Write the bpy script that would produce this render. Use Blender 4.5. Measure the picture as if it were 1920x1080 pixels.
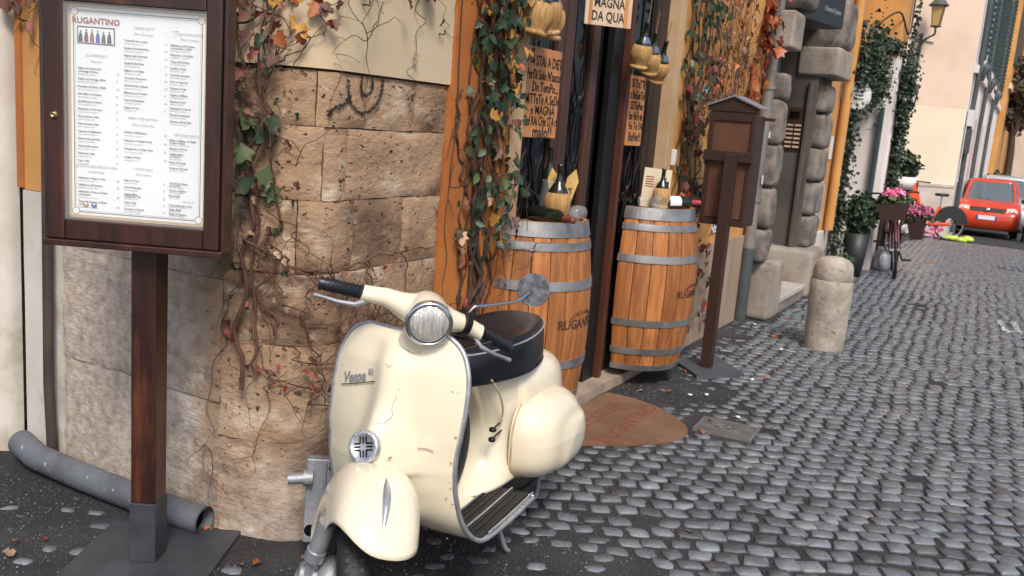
import bpy, math, random
from mathutils import Vector, Matrix, noise
R = math.radians
PI = math.pi
rnd = random.Random(7)
for o in list(bpy.data.objects):
    bpy.data.objects.remove(o)
SC = bpy.context.scene
COL = SC.collection

# ------------------------------------------------------------------ camera
def make_camera():
    f = 1700.0
    roll = math.atan(.08)
    pitch = math.atan((540 - 225) * math.cos(roll) / f)
    fwd = Vector((0.8622, 0.4730, 0)).normalized()
    fwd = fwd * math.cos(pitch) + Vector((0, 0, -math.sin(pitch)))
    right = fwd.cross(Vector((0, 0, 1))).normalized()
    up = right.cross(fwd)
    # roll: the image horizon drops to the right
    r2 = right * math.cos(roll) + up * math.sin(roll)
    u2 = up * math.cos(roll) - right * math.sin(roll)
    m = Matrix((r2, u2, -fwd)).transposed().to_4x4()
    m.translation = (0, 0, 1.5)
    cd = bpy.data.cameras.new('camera')
    cd.sensor_width = 36
    cd.lens = 36 * f / 1920
    cd.clip_start = .05
    cd.clip_end = 600
    cd.dof.use_dof = True
    cd.dof.focus_distance = 2.6
    cd.dof.aperture_fstop = 9
    ob = bpy.data.objects.new('camera', cd)
    COL.objects.link(ob)
    ob.matrix_world = m
    SC.camera = ob
make_camera()

# ------------------------------------------------------------------ light
SUN_EL, SUN_AZ = 50, -138      # azimuth of the sun measured from +X towards +Y
W = bpy.data.worlds.new('World')
SC.world = W
W.use_nodes = True
nt = W.node_tree
sky = nt.nodes.new('ShaderNodeTexSky')
sky.sky_type = 'NISHITA'
sky.sun_disc = False
sky.sun_elevation = R(SUN_EL)
sky.sun_rotation = R(90 - SUN_AZ)
sky.air_density = .8
sky.dust_density = 3.0
sky.ozone_density = .3
nt.links.new(sky.outputs[0], nt.nodes['Background'].inputs[0])
nt.nodes['Background'].inputs[1].default_value = .085
sl = bpy.data.lights.new('sun', 'SUN')
sl.energy = 1.5
sl.angle = R(16)
sl.color = (1, .95, .87)
so = bpy.data.objects.new('sun', sl)
COL.objects.link(so)
sd = Vector((math.cos(R(SUN_EL)) * math.cos(R(SUN_AZ)), math.cos(R(SUN_EL)) * math.sin(R(SUN_AZ)), math.sin(R(SUN_EL))))
so.rotation_euler = sd.to_track_quat('Z', 'Y').to_euler()
so.location = (0, -5, 12)
SC.view_settings.view_transform = 'Standard'
SC.view_settings.look = 'None'
SC.view_settings.exposure = 0.93
SC.view_settings.gamma = 1
SC.view_settings.use_curve_mapping = False

# ------------------------------------------------------------------ materials
MATS = {}
def mat(name, c1, c2=None, s=5, rough=.7, metal=0, bump=0, bs=30, st=(1, 1, 1), c3=None, s3=40, t3=.66,
        c4=None, s4=2, t4=.6, coat=0, rvar=0, rand=0, trans=0, alpha=1, emis=0, spec=.5, t2=(.35, .65), sheen=0):
    if name in MATS:
        return MATS[name]
    m = bpy.data.materials.new(name)
    m.use_nodes = True
    t = m.node_tree
    N, L = t.nodes, t.links
    b = N['Principled BSDF']
    b.inputs['Base Color'].default_value = (*c1, 1)
    b.inputs['Roughness'].default_value = rough
    b.inputs['Metallic'].default_value = metal
    b.inputs['Specular IOR Level'].default_value = spec
    b.inputs['Coat Weight'].default_value = coat
    b.inputs['Coat Roughness'].default_value = .08
    if trans:
        b.inputs['Transmission Weight'].default_value = trans
    if sheen:
        b.inputs['Sheen Weight'].default_value = sheen
    if alpha < 1:
        b.inputs['Alpha'].default_value = alpha
    if emis:
        b.inputs['Emission Color'].default_value = (*c1, 1)
        b.inputs['Emission Strength'].default_value = emis
    if not (c2 or c3 or c4 or bump or rand):
        MATS[name] = m
        return m
    tc = N.new('ShaderNodeTexCoord')
    oi = N.new('ShaderNodeObjectInfo')
    mp = N.new('ShaderNodeMapping')
    mp.inputs['Scale'].default_value = st
    ad = N.new('ShaderNodeVectorMath')
    ad.operation = 'MULTIPLY_ADD'
    L.new(oi.outputs['Random'], ad.inputs[0])
    ad.inputs[1].default_value = (13.7, 7.3, 9.1)
    L.new(tc.outputs['Object'], ad.inputs[2])
    L.new(ad.outputs[0], mp.inputs['Vector'])
    def nz(sc, det=6, ro=.6, vec=mp):
        n = N.new('ShaderNodeTexNoise')
        n.inputs['Scale'].default_value = sc
        n.inputs['Detail'].default_value = det
        n.inputs['Roughness'].default_value = ro
        L.new(vec.outputs[0], n.inputs['Vector'])
        return n
    def ramp(src, a, bb):
        r = N.new('ShaderNodeMapRange')
        r.inputs['From Min'].default_value = a
        r.inputs['From Max'].default_value = bb
        r.interpolation_type = 'SMOOTHSTEP'
        L.new(src, r.inputs['Value'])
        return r
    cur = None
    def mixin(fac, ca, cb):
        x = N.new('ShaderNodeMix')
        x.data_type = 'RGBA'
        L.new(fac, x.inputs['Factor'])
        if isinstance(ca, tuple):
            x.inputs['A'].default_value = (*ca, 1)
        else:
            L.new(ca, x.inputs['A'])
        x.inputs['B'].default_value = (*cb, 1)
        return x.outputs['Result']
    cur = c1
    if c2:
        n = nz(s)
        cur = mixin(ramp(n.outputs['Fac'], t2[0], t2[1]).outputs[0], cur, c2)
    if c4:
        n = nz(s4, 8, .7)
        cur = mixin(ramp(n.outputs['Fac'], t4 - .08, t4 + .08).outputs[0], cur, c4)
    if c3:
        n = nz(s3, 3, .6)
        cur = mixin(ramp(n.outputs['Fac'], t3, t3 + .05).outputs[0], cur, c3)
    if rand:
        hs = N.new('ShaderNodeHueSaturation')
        mr = N.new('ShaderNodeMapRange')
        mr.inputs['To Min'].default_value = 1 - rand
        mr.inputs['To Max'].default_value = 1 + rand
        L.new(oi.outputs['Random'], mr.inputs['Value'])
        L.new(mr.outputs[0], hs.inputs['Value'])
        if isinstance(cur, tuple):
            hs.inputs['Color'].default_value = (*cur, 1)
        else:
            L.new(cur, hs.inputs['Color'])
        cur = hs.outputs[0]
    if not isinstance(cur, tuple):
        L.new(cur, b.inputs['Base Color'])
    if rvar:
        n = nz(s * 1.7)
        mr = N.new('ShaderNodeMapRange')
        mr.inputs['From Min'].default_value = .3
        mr.inputs['From Max'].default_value = .7
        mr.inputs['To Min'].default_value = max(.03, rough - rvar)
        mr.inputs['To Max'].default_value = min(1, rough + rvar)
        L.new(n.outputs['Fac'], mr.inputs['Value'])
        L.new(mr.outputs[0], b.inputs['Roughness'])
    if bump:
        n = nz(bs, 8, .65)
        bp = N.new('ShaderNodeBump')
        bp.inputs['Strength'].default_value = bump
        bp.inputs['Distance'].default_value = .01
        L.new(n.outputs['Fac'], bp.inputs['Height'])
        L.new(bp.outputs[0], b.inputs['Normal'])
    MATS[name] = m
    return m

m_trav = mat('travertine_brown', (.41, .262, .160), (.13, .075, .045), 1.9, .9, bump=1.0, bs=30, st=(1, 1, 1.6), c3=(.04, .024, .016), s3=34, t3=.62, c4=(.58, .46, .34), s4=4.2, t4=.60, t2=(.45, .66))
m_travg = mat('travertine_grey', (.50, .42, .35), (.34, .26, .21), 3.5, .9, bump=.9, bs=24, st=(1, 1, 2), c3=(.11, .075, .06), s3=30, t3=.67, c4=(.20, .15, .12), s4=1.7, t4=.62)
def weathered(m):
    '''the stone is grey towards the side street and pale near the ground'''
    t = m.node_tree; N, L = t.nodes, t.links; b = N['Principled BSDF']
    src = b.inputs['Base Color'].links[0].from_socket
    g = N.new('ShaderNodeNewGeometry'); sx_ = N.new('ShaderNodeSeparateXYZ'); L.new(g.outputs['Position'], sx_.inputs[0])
    n = N.new('ShaderNodeTexNoise'); n.inputs['Scale'].default_value = 4; n.inputs['Detail'].default_value = 6; L.new(g.outputs['Position'], n.inputs['Vector'])
    def mth(op, a, b_, c=None):
        x = N.new('ShaderNodeMath'); x.operation = op
        for i, v in enumerate((a, b_, c)):
            if v is None: continue
            if isinstance(v, (int, float)): x.inputs[i].default_value = v
            else: L.new(v, x.inputs[i])
        return x.outputs[0]
    fy = mth('MULTIPLY_ADD', sx_.outputs['Y'], 3.2, -7.1)
    fz_ = mth('MULTIPLY_ADD', sx_.outputs['Z'], -1.3, .72)
    f = mth('MAXIMUM', fy, fz_)
    f = mth('ADD', f, mth('MULTIPLY_ADD', n.outputs['Fac'], 1.8, -.9))
    cl = N.new('ShaderNodeClamp'); L.new(f, cl.inputs[0])
    x = N.new('ShaderNodeMix'); x.data_type = 'RGBA'; L.new(cl.outputs[0], x.inputs['Factor']); L.new(src, x.inputs['A'])
    n2 = N.new('ShaderNodeTexNoise'); n2.inputs['Scale'].default_value = 26; n2.inputs['Detail'].default_value = 8; L.new(g.outputs['Position'], n2.inputs['Vector'])
    r = N.new('ShaderNodeMapRange'); r.inputs['From Min'].default_value = .34; r.inputs['From Max'].default_value = .74; L.new(n2.outputs['Fac'], r.inputs['Value'])
    y = N.new('ShaderNodeMix'); y.data_type = 'RGBA'; L.new(r.outputs[0], y.inputs['Factor']); y.inputs['A'].default_value = (.60, .52, .44, 1); y.inputs['B'].default_value = (.36, .27, .21, 1)
    L.new(y.outputs['Result'], x.inputs['B']); L.new(x.outputs['Result'], b.inputs['Base Color'])
weathered(m_trav)
m_joint = mat('stone_joint', (.14, .095, .062), (.24, .17, .11), 12, .95, bump=.5)
m_cream = mat('plaster_cream', (.62, .50, .33), (.55, .43, .28), 2.0, .85, bump=.15, bs=40, c4=(.42, .33, .22), s4=1.5, t4=.70)
m_orange = mat('plaster_orange', (.47, .165, .035), (.38, .12, .028), 2.5, .85, bump=.25, bs=30, c4=(.36, .14, .05), s4=2.5, t4=.62)
m_yellow = mat('plaster_ochre', (.60, .31, .095), (.52, .25, .075), 1.6, .85, bump=.15, bs=30, c4=(.48, .26, .11), s4=1.8, t4=.66)
m_white = mat('plaster_white', (.66, .62, .56), (.54, .49, .43), 2.2, .85, bump=.2, bs=26, c4=(.40, .33, .26), s4=1.6, t4=.62)
m_reveal = mat('plaster_beige', (.52, .36, .21), (.42, .27, .15), 2.4, .85, bump=.25, bs=36, c3=(.20, .11, .06), s3=34, t3=.70)
m_wains = mat('stone_beige', (.38, .28, .20), (.30, .22, .16), 3, .85, bump=.3, bs=30, st=(2, 2, .6), c3=(.15, .10, .07), s3=40, t3=.70)
m_pink = mat('plaster_pink', (.74, .56, .43), (.70, .53, .41), 1.2, .85, bump=.08, bs=20, c4=(.66, .48, .36), s4=.6, t4=.62)
m_pale = mat('plaster_pale', (.78, .67, .50), (.74, .63, .47), 1.0, .85, bump=.08)
m_fwhite = mat('plaster_offwhite', (.82, .75, .72), (.76, .69, .66), 1.0, .85, bump=.08)
m_rust = mat('rustic_stone', (.25, .21, .18), (.10, .085, .075), 5, .9, bump=.9, bs=18, c3=(.045, .04, .036), s3=30, t3=.68, c4=(.30, .27, .24), s4=3.5, t4=.62)
m_rustl = mat('rustic_stone_pale', (.36, .31, .26), (.24, .20, .17), 3, .9, bump=.8, bs=20, c3=(.08, .06, .05), s3=28, t3=.68, c4=(.15, .12, .10), s4=3, t4=.62)
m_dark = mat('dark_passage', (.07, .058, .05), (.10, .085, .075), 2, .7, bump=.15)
m_boll = mat('bollard_travertine', (.46, .41, .35), (.30, .26, .21), 6, .9, bump=.9, bs=25, c3=(.10, .08, .06), s3=24, t3=.66, c4=(.24, .19, .15), s4=3.5, t4=.62)
m_step = mat('step_stone', (.50, .45, .40), (.40, .35, .31), 4, .75, bump=.25, bs=40)
m_stepd = mat('step_stone_rough', (.26, .22, .19), (.18, .15, .13), 6, .9, bump=.6, bs=25)
m_slab = mat('threshold_stone', (.40, .31, .24), (.27, .20, .15), 6, .85, bump=.5, bs=30, c3=(.12, .08, .06), s3=40, t3=.66)
m_dirt = mat('street_dirt', (.020, .020, .021), (.040, .040, .042), 3, .8, bump=1.0, bs=120, c3=(.20, .20, .21), s3=150, t3=.62, rvar=.12, c4=(.018, .018, .019), s4=1.3, t4=.55)
m_cob = mat('basalt_cobble', (.170, .190, .212), (.085, .096, .110), 4, .30, bump=.6, bs=45, rand=.38, rvar=.10, c3=(.06, .06, .065), s3=60, t3=.70, c4=(.19, .18, .18), s4=7, t4=.63, spec=.6)
m_wood = mat('stained_wood', (.050, .014, .008), (.020, .007, .005), 3, .38, bump=.2, bs=30, st=(5, 5, .7), coat=.25, c4=(.12, .035, .014), s4=1.2, t4=.62)
m_woodb = mat('notice_wood', (.040, .018, .012), (.035, .014, .009), 4, .55, bump=.2, st=(4, 4, .5))
m_woodp = mat('notice_panel', (.13, .055, .028), (.10, .04, .02), 4, .6, bump=.1, st=(4, 4, .5))
m_steelb = mat('dark_steel', (.05, .055, .066), (.075, .08, .092), 6, .42, metal=.3, bump=.1, bs=30, rvar=.1)
m_stave = mat('barrel_oak', (.47, .185, .050), (.30, .10, .028), 5, .55, bump=.45, bs=24, st=(7, 7, .5), rand=.22, c4=(.22, .07, .025), s4=3, t4=.68, coat=.1, c3=(.13, .05, .02), s3=16, t3=.66)
m_staved = mat('barrel_oak_weathered', (.30, .16, .09), (.20, .10, .055), 5, .7, bump=.5, bs=24, st=(7, 7, .5), rand=.15)
m_hoop = mat('galvanised_hoop', (.42, .42, .43), (.24, .235, .23), 5, .45, metal=.75, bump=.15, bs=30, rvar=.12)
m_rivet = mat('rivet', (.10, .095, .09), None, rough=.5, metal=.8)
m_paint = mat('cream_enamel', (.82, .74, .57), (.79, .695, .51), 2.5, .13, bump=.018, bs=7, coat=.7, c3=(.52, .38, .20), s3=22, t3=.77)
m_paint2 = mat('ivory_enamel', (.82, .745, .585), (.79, .70, .53), 2.5, .2, bump=.015, bs=7, coat=.6, c3=(.5, .38, .22), s3=22, t3=.78)
m_alu = mat('aluminium', (.62, .63, .66), (.46, .47, .50), 14, .34, metal=.7, bump=.2, bs=50, rvar=.12)
m_alud = mat('aluminium_dull', (.36, .37, .40), (.26, .27, .29), 10, .5, metal=.5, bump=.3, bs=50)
m_chrome = mat('chrome', (.82, .83, .84), None, rough=.08, metal=1)
m_rubber = mat('black_rubber', (.014, .014, .015), (.022, .022, .023), 12, .6, bump=.3, bs=60)
m_gripm = mat('grip_rubber', (.012, .014, .020), None, rough=.38)
m_vinyl = mat('black_vinyl', (.006, .007, .011), (.009, .010, .015), 9, .33, bump=.12, bs=60, coat=.15)
m_piping = mat('grey_piping', (.30, .30, .31), None, rough=.5)
m_blackm = mat('black_metal', (.012, .012, .013), None, rough=.45, metal=.3)
m_darkgrime = mat('engine_grime', (.03, .027, .024), (.07, .06, .05), 20, .6, metal=.3, bump=.5)
m_lens = mat('headlight_glass', (.78, .78, .74), (.45, .45, .42), 26, .12, bump=.6, bs=28, st=(6, 6, .35), metal=.35, coat=.8)
m_mirror = mat('mirror_glass', (.26, .265, .27), (.10, .10, .105), 26, .28, metal=.9, bump=.25)
m_glassd = mat('dark_window_glass', (.006, .0065, .007), None, rough=.05, spec=.25)
m_pane = mat('clear_glass', (.9, .95, 1), None, rough=.03, alpha=.10)
m_glassb = mat('bottle_glass', (.012, .018, .012), None, rough=.07, spec=.8)
m_glassc = mat('goblet_glass', (.55, .6, .62), None, rough=.05, alpha=.14, spec=.9)
m_door = mat('door_wood', (.085, .038, .026), (.05, .022, .015), 4, .45, bump=.2, st=(5, 5, .5))
m_doord = mat('door_wood_dark', (.022, .014, .012), (.035, .02, .016), 4, .5, bump=.15, st=(5, 5, .5))
m_doorr = mat('door_edge_red', (.09, .028, .015), (.06, .018, .01), 4, .5, bump=.15, st=(5, 5, .5))
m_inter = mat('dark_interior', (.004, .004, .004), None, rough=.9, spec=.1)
m_iron = mat('wrought_iron', (.012, .012, .013), None, rough=.45, metal=.5)
m_straw = mat('straw', (.55, .34, .14), (.40, .22, .08), 8, .75, bump=.5, bs=30, st=(10, 10, .5), rand=.12)
m_sign = mat('pine_board', (.62, .28, .11), (.48, .19, .065), 3, .65, bump=.2, st=(8, 8, .35), c4=(.33, .11, .035), s4=1.6, t4=.64)
m_signw = mat('pale_board', (.62, .48, .34), (.52, .38, .26), 3, .65, bump=.2, st=(8, 8, .4))
m_ink = mat('dark_paint', (.022, .016, .014), None, rough=.7)
m_inkred = mat('red_paint', (.28, .035, .02), None, rough=.8)
m_inkbrown = mat('burnt_brand', (.05, .022, .014), None, rough=.8)
m_paper = mat('menu_paper', (.84, .87, .87), (.79, .82, .82), 2, .5)
m_gold = mat('gold_border', (.50, .34, .16), None, rough=.6)
m_text = mat('menu_ink', (.10, .10, .11), None, rough=.7)
m_textl = mat('menu_ink_pale', (.42, .42, .40), None, rough=.7)
m_brass = mat('brass', (.55, .38, .16), None, rough=.25, metal=1)
m_mat = mat('coir_mat', (.25, .135, .075), (.18, .09, .05), 4, .95, bump=1.0, bs=160, c4=(.17, .08, .045), s4=3, t4=.62)
m_ironw = mat('worn_iron', (.30, .29, .28), (.20, .19, .19), 18, .45, metal=.4, bump=.3, bs=60)
m_castiron = mat('cast_iron', (.085, .083, .085), (.13, .13, .13), 15, .5, metal=.5, bump=.5, bs=60)
m_stem = mat('vine_stem', (.085, .045, .03), (.05, .028, .02), 20, .85, bump=.5)
m_stemr = mat('vine_stem_reddish', (.125, .06, .038), (.08, .04, .026), 20, .85)
def leafm(name, a, b, rg=.5):
    return mat(name, a, b, 9, rg, rand=.35, bump=.15, bs=20)
m_lg = leafm('leaf_dark_green', (.018, .040, .018), (.032, .058, .025), .42)
m_lg2 = leafm('leaf_mid_green', (.06, .10, .035), (.09, .12, .04))
m_ly = leafm('leaf_yellow', (.48, .27, .04), (.38, .17, .03))
m_lo = leafm('leaf_orange', (.40, .12, .03), (.30, .075, .022))
m_lr = leafm('leaf_red', (.24, .04, .028), (.17, .035, .022))
m_lb = leafm('leaf_brown', (.16, .065, .04), (.10, .045, .03), .6)
m_lpale = leafm('leaf_pale_dry', (.42, .27, .17), (.32, .2, .13), .6)
m_pinkfl = leafm('petal_pink', (.75, .12, .32), (.80, .28, .45))
m_carr = mat('car_red', (.62, .055, .018), (.58, .05, .016), 3, .22, coat=.6)
m_carw = mat('car_silver', (.55, .56, .58), None, rough=.3, metal=.4, coat=.5)
m_carg = mat('car_glass', (.10, .13, .15), None, rough=.06, spec=.8)
m_plas = mat('black_plastic', (.02, .02, .022), None, rough=.5)
m_lamp = mat('lamp_glass_clear', (.62, .60, .55), None, rough=.15, coat=.5)
m_plate = mat('number_plate', (.75, .77, .8), None, rough=.4)
m_blue = mat('plate_blue', (.02, .06, .35), None, rough=.4)
m_shut = mat('shutter_green', (.025, .055, .055), (.035, .07, .07), 5, .6)
m_brown = mat('shutter_brown', (.12, .05, .03), None, rough=.6)
m_bikered = mat('bike_share_red', (.80, .085, .02), None, rough=.35, coat=.3)
m_bikepurple = mat('bike_burgundy', (.11, .018, .035), None, rough=.4)
m_binG = mat('bin_green', (.02, .13, .09), None, rough=.5)
m_lime = mat('hi_vis_lime', (.50, .62, .10), None, rough=.6)
m_pvc = mat('grey_pvc', (.13, .14, .16), (.085, .09, .10), 6, .6, bump=.4, bs=40, c3=(.34, .34, .34), s3=30, t3=.64)
m_zinc = mat('zinc_pipe', (.16, .155, .15), (.24, .22, .20), 5, .6, metal=.2, bump=.3)
m_zincd = mat('green_grey_pipe', (.07, .085, .085), (.05, .06, .06), 5, .6, bump=.3)
m_lead = mat('roof_slate', (.20, .22, .26), None, rough=.5)
m_lant = mat('lantern_iron', (.08, .08, .075), None, rough=.6)
m_lantg = mat('lantern_glass', (.50, .33, .12), None, rough=.3)
m_sage = mat('sticker_white', (.68, .68, .66), None, rough=.6)
m_stk2 = mat('sticker_pink', (.62, .25, .20), None, rough=.6)
m_pot = mat('black_planter', (.02, .022, .024), None, rough=.5)

# ------------------------------------------------------------------ mesh building
class MB:
    def __init__(s):
        s.v = []; s.f = []; s.m = []; s.sm = []; s.mats = []
    def mi(s, m):
        if m not in s.mats:
            s.mats.append(m)
        return s.mats.index(m)
    def add(s, vs, fs, m=None, smooth=False):
        o = len(s.v)
        s.v += [Vector(p) for p in vs]
        k = s.mi(m) if m else 0
        for f in fs:
            s.f.append([o + i for i in f]); s.m.append(k); s.sm.append(smooth)
        return s
    def box(s, c, d, rz=0, m=None, M=None):
        c = Vector(c); hx, hy, hz = d[0] / 2, d[1] / 2, d[2] / 2
        rot = Matrix.Rotation(rz, 3, 'Z') if M is None else M
        vs = [c + rot @ Vector((x * hx, y * hy, z * hz)) for x in (-1, 1) for y in (-1, 1) for z in (-1, 1)]
        return s.add(vs, [(0, 1, 3, 2), (4, 6, 7, 5), (0, 4, 5, 1), (2, 3, 7, 6), (0, 2, 6, 4), (1, 5, 7, 3)], m)
    def bb(s, x0, x1, y0, y1, z0, z1, m=None):
        return s.box(((x0 + x1) / 2, (y0 + y1) / 2, (z0 + z1) / 2), (x1 - x0, y1 - y0, z1 - z0), m=m)
    def tube(s, pts, r, n=8, m=None, cap=True, closed=False):
        pts = [Vector(p) for p in pts]
        k = len(pts)
        rs = r if isinstance(r, (list, tuple)) else [r] * k
        prev = None; vs = []
        for i, p in enumerate(pts):
            if closed:
                d = pts[(i + 1) % k] - pts[i - 1]
            else:
                d = pts[min(i + 1, k - 1)] - pts[max(i - 1, 0)]
            if d.length < 1e-9: d = Vector((0, 0, 1))
            d.normalize()
            if prev is None:
                a = d.orthogonal().normalized()
            else:
                a = (prev - d * prev.dot(d))
                a = a.normalized() if a.length > 1e-6 else d.orthogonal().normalized()
            prev = a
            b = d.cross(a)
            for j in range(n):
                t = 2 * PI * j / n
                vs.append(p + (a * math.cos(t) + b * math.sin(t)) * rs[i])
        fs = []
        for i in range(k if closed else k - 1):
            i2 = (i + 1) % k
            for j in range(n):
                j2 = (j + 1) % n
                fs.append((i * n + j, i * n + j2, i2 * n + j2, i2 * n + j))
        s.add(vs, fs, m, True)
        if cap and not closed:
            s.add([vs[j] for j in range(n)], [tuple(range(n))[::-1]], m)
            s.add([vs[(k - 1) * n + j] for j in range(n)], [tuple(range(n))], m)
        return s
    def lathe(s, prof, c=(0, 0, 0), n=24, m=None, M=None, a0=0, a1=2 * PI, flat=False):
        """prof: list of (radius, height) turned round local Z, moved by M then c"""
        full = abs(a1 - a0 - 2 * PI) < 1e-6
        c = Vector(c); vs = []
        cnt = n if full else n + 1
        for (r, h) in prof:
            for j in range(cnt):
                t = a0 + (a1 - a0) * j / n
                p = Vector((r * math.cos(t), r * math.sin(t), h))
                vs.append(c + (M @ p if M else p))
        fs = []
        for i in range(len(prof) - 1):
            for j in range(n):
                j2 = (j + 1) % cnt
                fs.append((i * cnt + j, i * cnt + j2, (i + 1) * cnt + j2, (i + 1) * cnt + j))
        return s.add(vs, fs, m, not flat)
    def grid(s, fn, nu, nv, m=None, smooth=True, flip=False):
        vs = [fn(i / nu, j / nv) for j in range(nv + 1) for i in range(nu + 1)]
        fs = []
        for j in range(nv):
            for i in range(nu):
                a = j * (nu + 1) + i
                q = (a, a + 1, a + nu + 2, a + nu + 1)
                fs.append(q[::-1] if flip else q)
        return s.add(vs, fs, m, smooth)
    def prism(s, poly, d, m=None, smooth=False):
        """poly: 3D points of a planar outline, d: extrusion vector"""
        n = len(poly); d = Vector(d)
        vs = [Vector(p) for p in poly] + [Vector(p) + d for p in poly]
        fs = [tuple(range(n))[::-1], tuple(range(n, 2 * n))]
        s.add(vs, fs, m)
        return s.add(vs, [(i, (i + 1) % n, n + (i + 1) % n, n + i) for i in range(n)], m, smooth)
    def loft(s, rings, m=None, smooth=True, caps=True):
        n = len(rings[0]); vs = [Vector(p) for r in rings for p in r]
        fs = []
        for i in range(len(rings) - 1):
            for j in range(n):
                j2 = (j + 1) % n
                fs.append((i * n + j, i * n + j2, (i + 1) * n + j2, (i + 1) * n + j))
        s.add(vs, fs, m, smooth)
        if caps:
            s.add(rings[0], [tuple(range(n))[::-1]], m, smooth); s.add(rings[-1], [tuple(range(n))], m, smooth)
        return s
    def mesh(s, name, m=None, inv=None):
        me = bpy.data.meshes.new(name)
        vs = [(inv @ p if inv else p) for p in s.v]
        me.from_pydata([tuple(p) for p in vs], [], s.f)
        ms = s.mats if s.mats else [m]
        for x in ms:
            me.materials.append(x or m)
        if s.mats and m and None in s.mats: pass
        me.polygons.foreach_set('material_index', s.m)
        me.polygons.foreach_set('use_smooth', s.sm)
        me.update()
        return me

def inv_of(root):
    M = Matrix.Identity(4)
    chain = []
    o = root
    while o:
        chain.append(o); o = o.parent
    for o in reversed(chain):
        M = M @ Matrix.LocRotScale(o.location, o.rotation_euler, o.scale)
    return M.inverted()

def obj(name, mb, m=None, parent=None, bevel=0, solid=0, local=False, seg=2, kind=None, label=None, sub=0):
    inv = None if (local or parent is None) else inv_of(parent)
    me = mb.mesh(name, m, inv) if isinstance(mb, MB) else mb
    o = bpy.data.objects.new(name, me)
    COL.objects.link(o)
    if parent: o.parent = parent
    if solid:
        q = o.modifiers.new('solid', 'SOLIDIFY'); q.thickness = solid; q.offset = 0
    if sub:
        q = o.modifiers.new('sub', 'SUBSURF'); q.levels = sub; q.render_levels = sub
    if bevel:
        q = o.modifiers.new('bevel', 'BEVEL'); q.width = bevel; q.segments = seg; q.limit_method = 'ANGLE'; q.angle_limit = R(35)
    if kind: o['kind'] = kind
    if label: o['label'] = label
    return o

def thing(name, label, cat, loc=(0, 0, 0), rz=0, group=None, kind=None):
    o = bpy.data.objects.new(name, None)
    COL.objects.link(o)
    o.location = loc; o.rotation_euler = (0, 0, rz); o.empty_display_size = .1
    if label: o['label'] = label
    if cat: o['category'] = cat
    if group: o['group'] = group
    if kind: o['kind'] = kind
    return o

def tag(o, label, cat, group=None):
    o['label'] = label; o['category'] = cat
    if group: o['group'] = group
    return o

_tcache = {}
def text_mb(body, size, M, m, depth=.0015, align='CENTER', shear=0, bold=0, line=1.0, sx=1.0, fn=None, mb=None, res=2):
    """lettering as geometry: local x right, y up, z out of the surface, placed by the 4x4 M (or by fn(Vector))"""
    key = (body, size, align, shear, bold, line, res, depth)
    if key not in _tcache:
        cu = bpy.data.curves.new('t', 'FONT')
        cu.body = body; cu.size = size; cu.align_x = align; cu.align_y = 'CENTER'
        cu.extrude = depth / 2; cu.shear = shear; cu.offset = bold; cu.space_line = line; cu.resolution_u = res
        o = bpy.data.objects.new('t', cu); COL.objects.link(o)
        dg = bpy.context.evaluated_depsgraph_get()
        me = bpy.data.meshes.new_from_object(o.evaluated_get(dg))
        vs = [v.co.copy() for v in me.vertices]; fs = [list(p.vertices) for p in me.polygons]
        bpy.data.objects.remove(o); bpy.data.curves.remove(cu); bpy.data.meshes.remove(me)
        _tcache[key] = (vs, fs)
    vs, fs = _tcache[key]
    mb = mb or MB()
    out = []
    for v in vs:
        p = Vector((v.x * sx, v.y, v.z))
        out.append(fn(p) if fn else M @ p)
    return mb.add(out, fs, m)

def frame(o, x, y):
    """4x4 from origin, x axis, y axis"""
    x = Vector(x).normalized(); y = Vector(y).normalized(); z = x.cross(y).normalized()
    y = z.cross(x)
    M = Matrix((x, y, z)).transposed().to_4x4(); M.translation = Vector(o)
    return M

def nz(p, s=1.0):
    return noise.noise(Vector(p) * s)

def catmull(pts, k=6):
    pts = [Vector(p) for p in pts]
    P = [pts[0]] + pts + [pts[-1]]
    out = []
    for i in range(1, len(P) - 2):
        for j in range(k):
            t = j / k
            a, b, c, d = P[i - 1], P[i], P[i + 1], P[i + 2]
            out.append(.5 * ((2 * b) + (c - a) * t + (2 * a - 5 * b + 4 * c - d) * t * t + (3 * b - a - 3 * c + d) * t ** 3))
    out.append(pts[-1])
    return out

def rock(c, d, e=4.0, amp=.012, fr=9, nu=20, nv=12, seed=0, m=None, mb=None):
    """a dressed stone with rounded edges and an uneven face"""
    mb = mb or MB()
    c = Vector(c)
    def sp(x, p): return math.copysign(abs(x) ** p, x)
    def fn(u, v):
        th = 2 * PI * u; ph = PI * (v - .5)
        q = 2 / e
        x = sp(math.cos(th), q) * sp(math.cos(ph), q); y = sp(math.sin(th), q) * sp(math.cos(ph), q); z = sp(math.sin(ph), q)
        p = Vector((x * d[0] / 2, y * d[1] / 2, z * d[2] / 2))
        nn = Vector((x, y, z)).normalized()
        return c + p + nn * amp * (noise.noise((c + p) * fr + Vector((seed, 0, 0))) + .5 * noise.noise((c + p) * fr * 3))
    mb.grid(fn, nu, nv, m)
    return mb

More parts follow.
